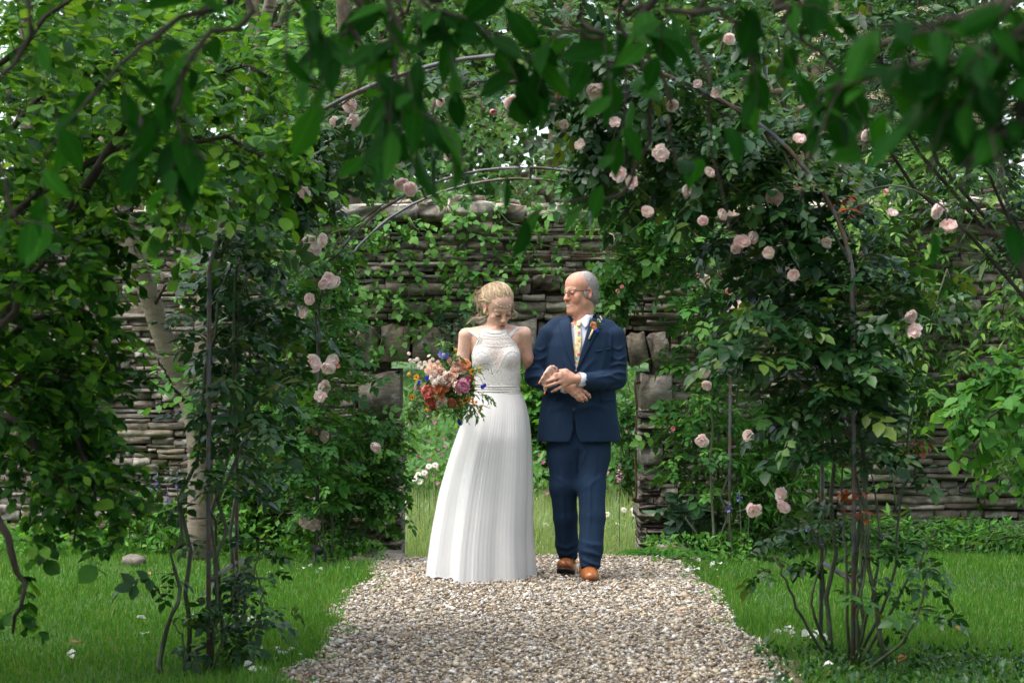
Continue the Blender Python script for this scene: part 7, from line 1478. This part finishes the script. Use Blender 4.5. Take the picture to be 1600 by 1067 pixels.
    def disc(name, mt, px, py, rp, dy, npet, wd, cen=None, cr=.3):
        p = f(px, py, dy); n = ax(p); e1 = nrmz(np.cross(n, [0, 0, 1.])); e2 = np.cross(e1, n); th = thing_part(name); mb = MB()
        for ring, (q, up) in enumerate(((1, .15), (.78, .45))):
            a = np.arange(npet) * 2 * math.pi / npet + ring * .2; d = np.cos(a)[:, None] * e1 + np.sin(a)[:, None] * e2 + n * up; V, T, Q = place_tpl(leaf_tpl(wd, 2, .6, .2, -.05), np.tile(p, (npet, 1)), d, np.tile(n, (npet, 1)), np.full(npet, rp * q * Yb / FPX)); mb.add(V, T, None, np.repeat(r.random(npet), 4))
        ob = mb.build(name, mt, root)
        if cen is not None: mb = MB(); ball(mb, p + n * .003, rp * cr * Yb / FPX); mb.build('flower_eye', cen, ob)
        tips.append(p)
    def thing_part(n): return n
    Mdk = plain('dark_eye', (.05, .015, .01), .8); Mwh = plain('pale_eye', (.75, .74, .66), .8)
    for px, py, rp, dy in [(738, 581.6, 7, -.07), (651, 589.6, 6, -.03), (644.6, 620.6, 6.5, -.03), (672, 573, 4.5, -.06)]: disc('marigold', Mmg, px, py, rp, dy, 13, .42, Mdk, .26)
    disc('scabious', Msc, 693.4, 554.5, 10, -.05, 10, .7, Mwh, .32); disc('nigella', Msc, 662, 588, 0.1, -.05, 5, .3)
    for px, py, rp, dy in [(668, 591, 5, -.1), (655, 597, 4, -.06), (753.6, 604.4, 4.5, -.12), (757, 602, 4, -.11), (719.4, 660.6, 5, -.05), (717, 657, 4, -.05), (660, 611, 2.5, -.08)]: disc('cornflower', Mcf, px, py, rp, dy, 14, .3, Mcf, .3)
    for px, py, rp, dy in [(712, 547, 3.6, -.02), (749.4, 576, 3.6, -.1), (639, 585, 4, .0)]:
        mb = MB(); ball(mb, f(px, py, dy), rp * Yb / FPX); mb.build('craspedia', Mye, root); tips.append(f(px, py, dy))
    mb = MB()
    for k in range(10): t = k / 9; ball(mb, f(752.5 - 4 * t, 632 + 13 * t, -.06) + r.normal(0, .003, 3), .0075)
    mb.build('yellow_catkin', Mye, root); tips += [f(750, 636, -.06)]
    mb = MB()
    for px, py in [(728.5, 622), (734, 623.5), (739, 627), (724, 630.5), (740, 631.5), (738.5, 623), (714, 634), (683, 624), (690, 622), (666, 640), (668, 641), (731, 628), (744, 628), (720, 625)]: ball(mb, f(px, py, -.07), 2.6 * Yb / FPX)
    mb.build('berries', Mlb, root)
    # greenery: leafy sprays, wiry tendrils, stems and a hanging trail
    G = Plant(root, 'lance', leafmat('bouquet_leaf', [(0, (.03, .09, .02)), (.6, (.06, .16, .03)), (1, (.16, .26, .07))], .25, .45), M_twig, 91)
    for pts, n, tl, ls in [([(700, 605), (695, 575), (690, 548), (688, 532)], 26, .05, .030), ([(705, 600), (706, 570), (700, 545), (702, 530)], 24, .05, .028), ([(690, 615), (665, 630), (648, 640), (640, 652)], 26, .06, .034), ([(690, 615), (655, 620), (640, 634), (638, 644)], 20, .05, .03), ([(700, 610), (725, 625), (738, 634), (742, 640)], 26, .06, .034), ([(700, 610), (715, 632), (718, 642)], 26, .05, .036), ([(690, 610), (690, 635), (694, 642)], 18, .05, .032), ([(700, 600), (735, 585), (746, 580)], 14, .04, .026), ([(700, 605), (745, 612), (756, 616), (768, 620)], 14, .035, .026), ([(690, 600), (660, 600), (648, 612)], 16, .05, .03), ([(700, 600), (720, 585), (730, 590)], 16, .05, .034), ([(695, 600), (680, 590), (670, 600)], 16, .06, .034), ([(705, 605), (725, 615), (740, 608)], 16, .05, .034), ([(690, 600), (700, 560), (720, 555)], 14, .05, .03), ([(690, 620), (675, 645), (672, 650)], 12, .05, .03), ([(646, 640), (642, 652), (640, 662)], 8, .03, .03)]:
        G.branch([f(a, b, .05 - .13 * k / (len(pts) - 1)) for k, (a, b) in enumerate(pts)], .0022, .001, n, tl, 4, ls, .3, .15, .5, .1, name='spray', jit=.002, sides=4)
    G.done(120, 'sprigs', 'bouquet_leaf', 'greenery', 7)
    mb = MB()
    for pts in [[(742, 584), (752, 570), (765, 570), (769, 584)], [(742, 586), (756, 578), (762, 576), (763, 578)], [(744, 586), (750, 590), (756, 602)], [(742, 588), (752, 584), (757, 592)], [(735, 612), (748, 618), (757, 612)], [(712, 635), (722, 648), (735, 664)], [(712, 600), (712, 560), (712, 548)], [(690, 600), (650, 590), (640, 586)], [(655, 640), (654, 620), (668, 606)], [(712, 640), (722, 655), (719, 660)], [(690, 600), (692, 570), (693, 556)], [(720, 630), (738, 634), (750, 637)], [(700, 620), (703, 640), (712, 634), (708, 622)]]: tube(mb, curve([f(a, b, -.08) for a, b in pts], 10), .0013, 4)
    for t in [(769, 584), (763, 578), (756, 602), (757, 592)]: ball(mb, f(*t, -.08), .004)
    mb.build('tendrils', M_twig, root, kind='stuff')
    P = []
    for t in tips + [f(700 + 5 * r.normal(), 600, -.03) for _ in range(12)]: P.append(curve([t + nrmz(C0 - t) * .01, (t + C0) / 2 + r.normal(0, .005, 3), f(711, 624, .045) + r.normal(0, .005, 3), f(718, 642, .075) + r.normal(0, .008, 3)], 9))
    V, q = tubes(np.array(P), np.full((len(P), 9), .0022), 4); mb = MB(); mb.add(V, None, q); mb.build('stems', M_twig, root, kind='stuff')
    # boutonniere
    def onj(px, py, off):
        oo = Vector((0, 0, CAMZ)); d = Vector(at(px, py, 12)) - oo; d.normalize(); q, _, _, _ = man_jb.ray_cast(oo + d * 10.5, d, 4); return (np.array(q) if q is not None else at(px, py, 11.85)) - np.array(d) * off
    bo = thing('boutonniere', 'small peach and blue flower boutonniere pinned to the man\'s lapel', 'boutonniere', onj(928, 510, .015)); n = np.array([0, -1., .1])
    put_mesh('ranunculus', bloom_mesh('ranunculus', Mor, r, ((.4, 5, 1.6), (.7, 6, 1.4), (1, 7, 1.1)), .08), bo, onj(927.5, 508, .022), n, .019); put_mesh('rosebud', bloom_mesh('rosebud', Mpe, r, ((.4, 5, 1.6), (1, 6, 1.2)), .08), bo, onj(929.5, 512.5, .022), n, .012)
    mb = MB()
    for px, py in [(934, 503), (936.5, 500), (939, 496.5), (937.5, 503), (934.5, 499.5), (940, 499), (938, 494.5)]: ball(mb, onj(px, py, .02), .0055)
    mb.build('white_buds', Mbl, bo); p0 = onj(933, 516, .02); a = np.arange(12) * .5236; mb = MB(); V, T, Q = place_tpl(leaf_tpl(.35, 2), np.tile(p0, (12, 1)), np.stack([np.cos(a), np.full(12, -.6), np.sin(a)], -1), np.tile(n, (12, 1)), np.full(12, .014)); mb.add(V, T); ball(mb, p0, .005); mb.build('cornflower', Mcf, bo)
    mb = MB(); S_ = [(928, 510, -6, -8), (928, 510, -4, 3), (928, 512, -6, 4), (930, 508, 9, -6), (930, 510, 12, 2), (932, 506, 5, -9), (929, 514, 8, 5), (927, 505, -3, -5), (934, 508, 6, -2)]
    pos = np.array([onj(a, b, .012) for a, b, _, _ in S_]); d = np.array([(c, -1.5, -e) for _, _, c, e in S_], float); V, T, Q = place_tpl(leaf_tpl(.38, 2), pos, d, np.tile(n, (len(S_), 1)), np.full(len(S_), .036)); mb.add(V, T, None, np.repeat(r.random(len(S_)), 4)); mb.build('leaves', ML['rose'], bo)
    mb = MB(); tube(mb, [onj(926.5, 515, .016), onj(923, 523, .014), onj(920, 530, .012)], .0055, 8); st = mb.build('wrapped_stem', plain('twine', (.50, .40, .26), .9), bo)
build_flowers()
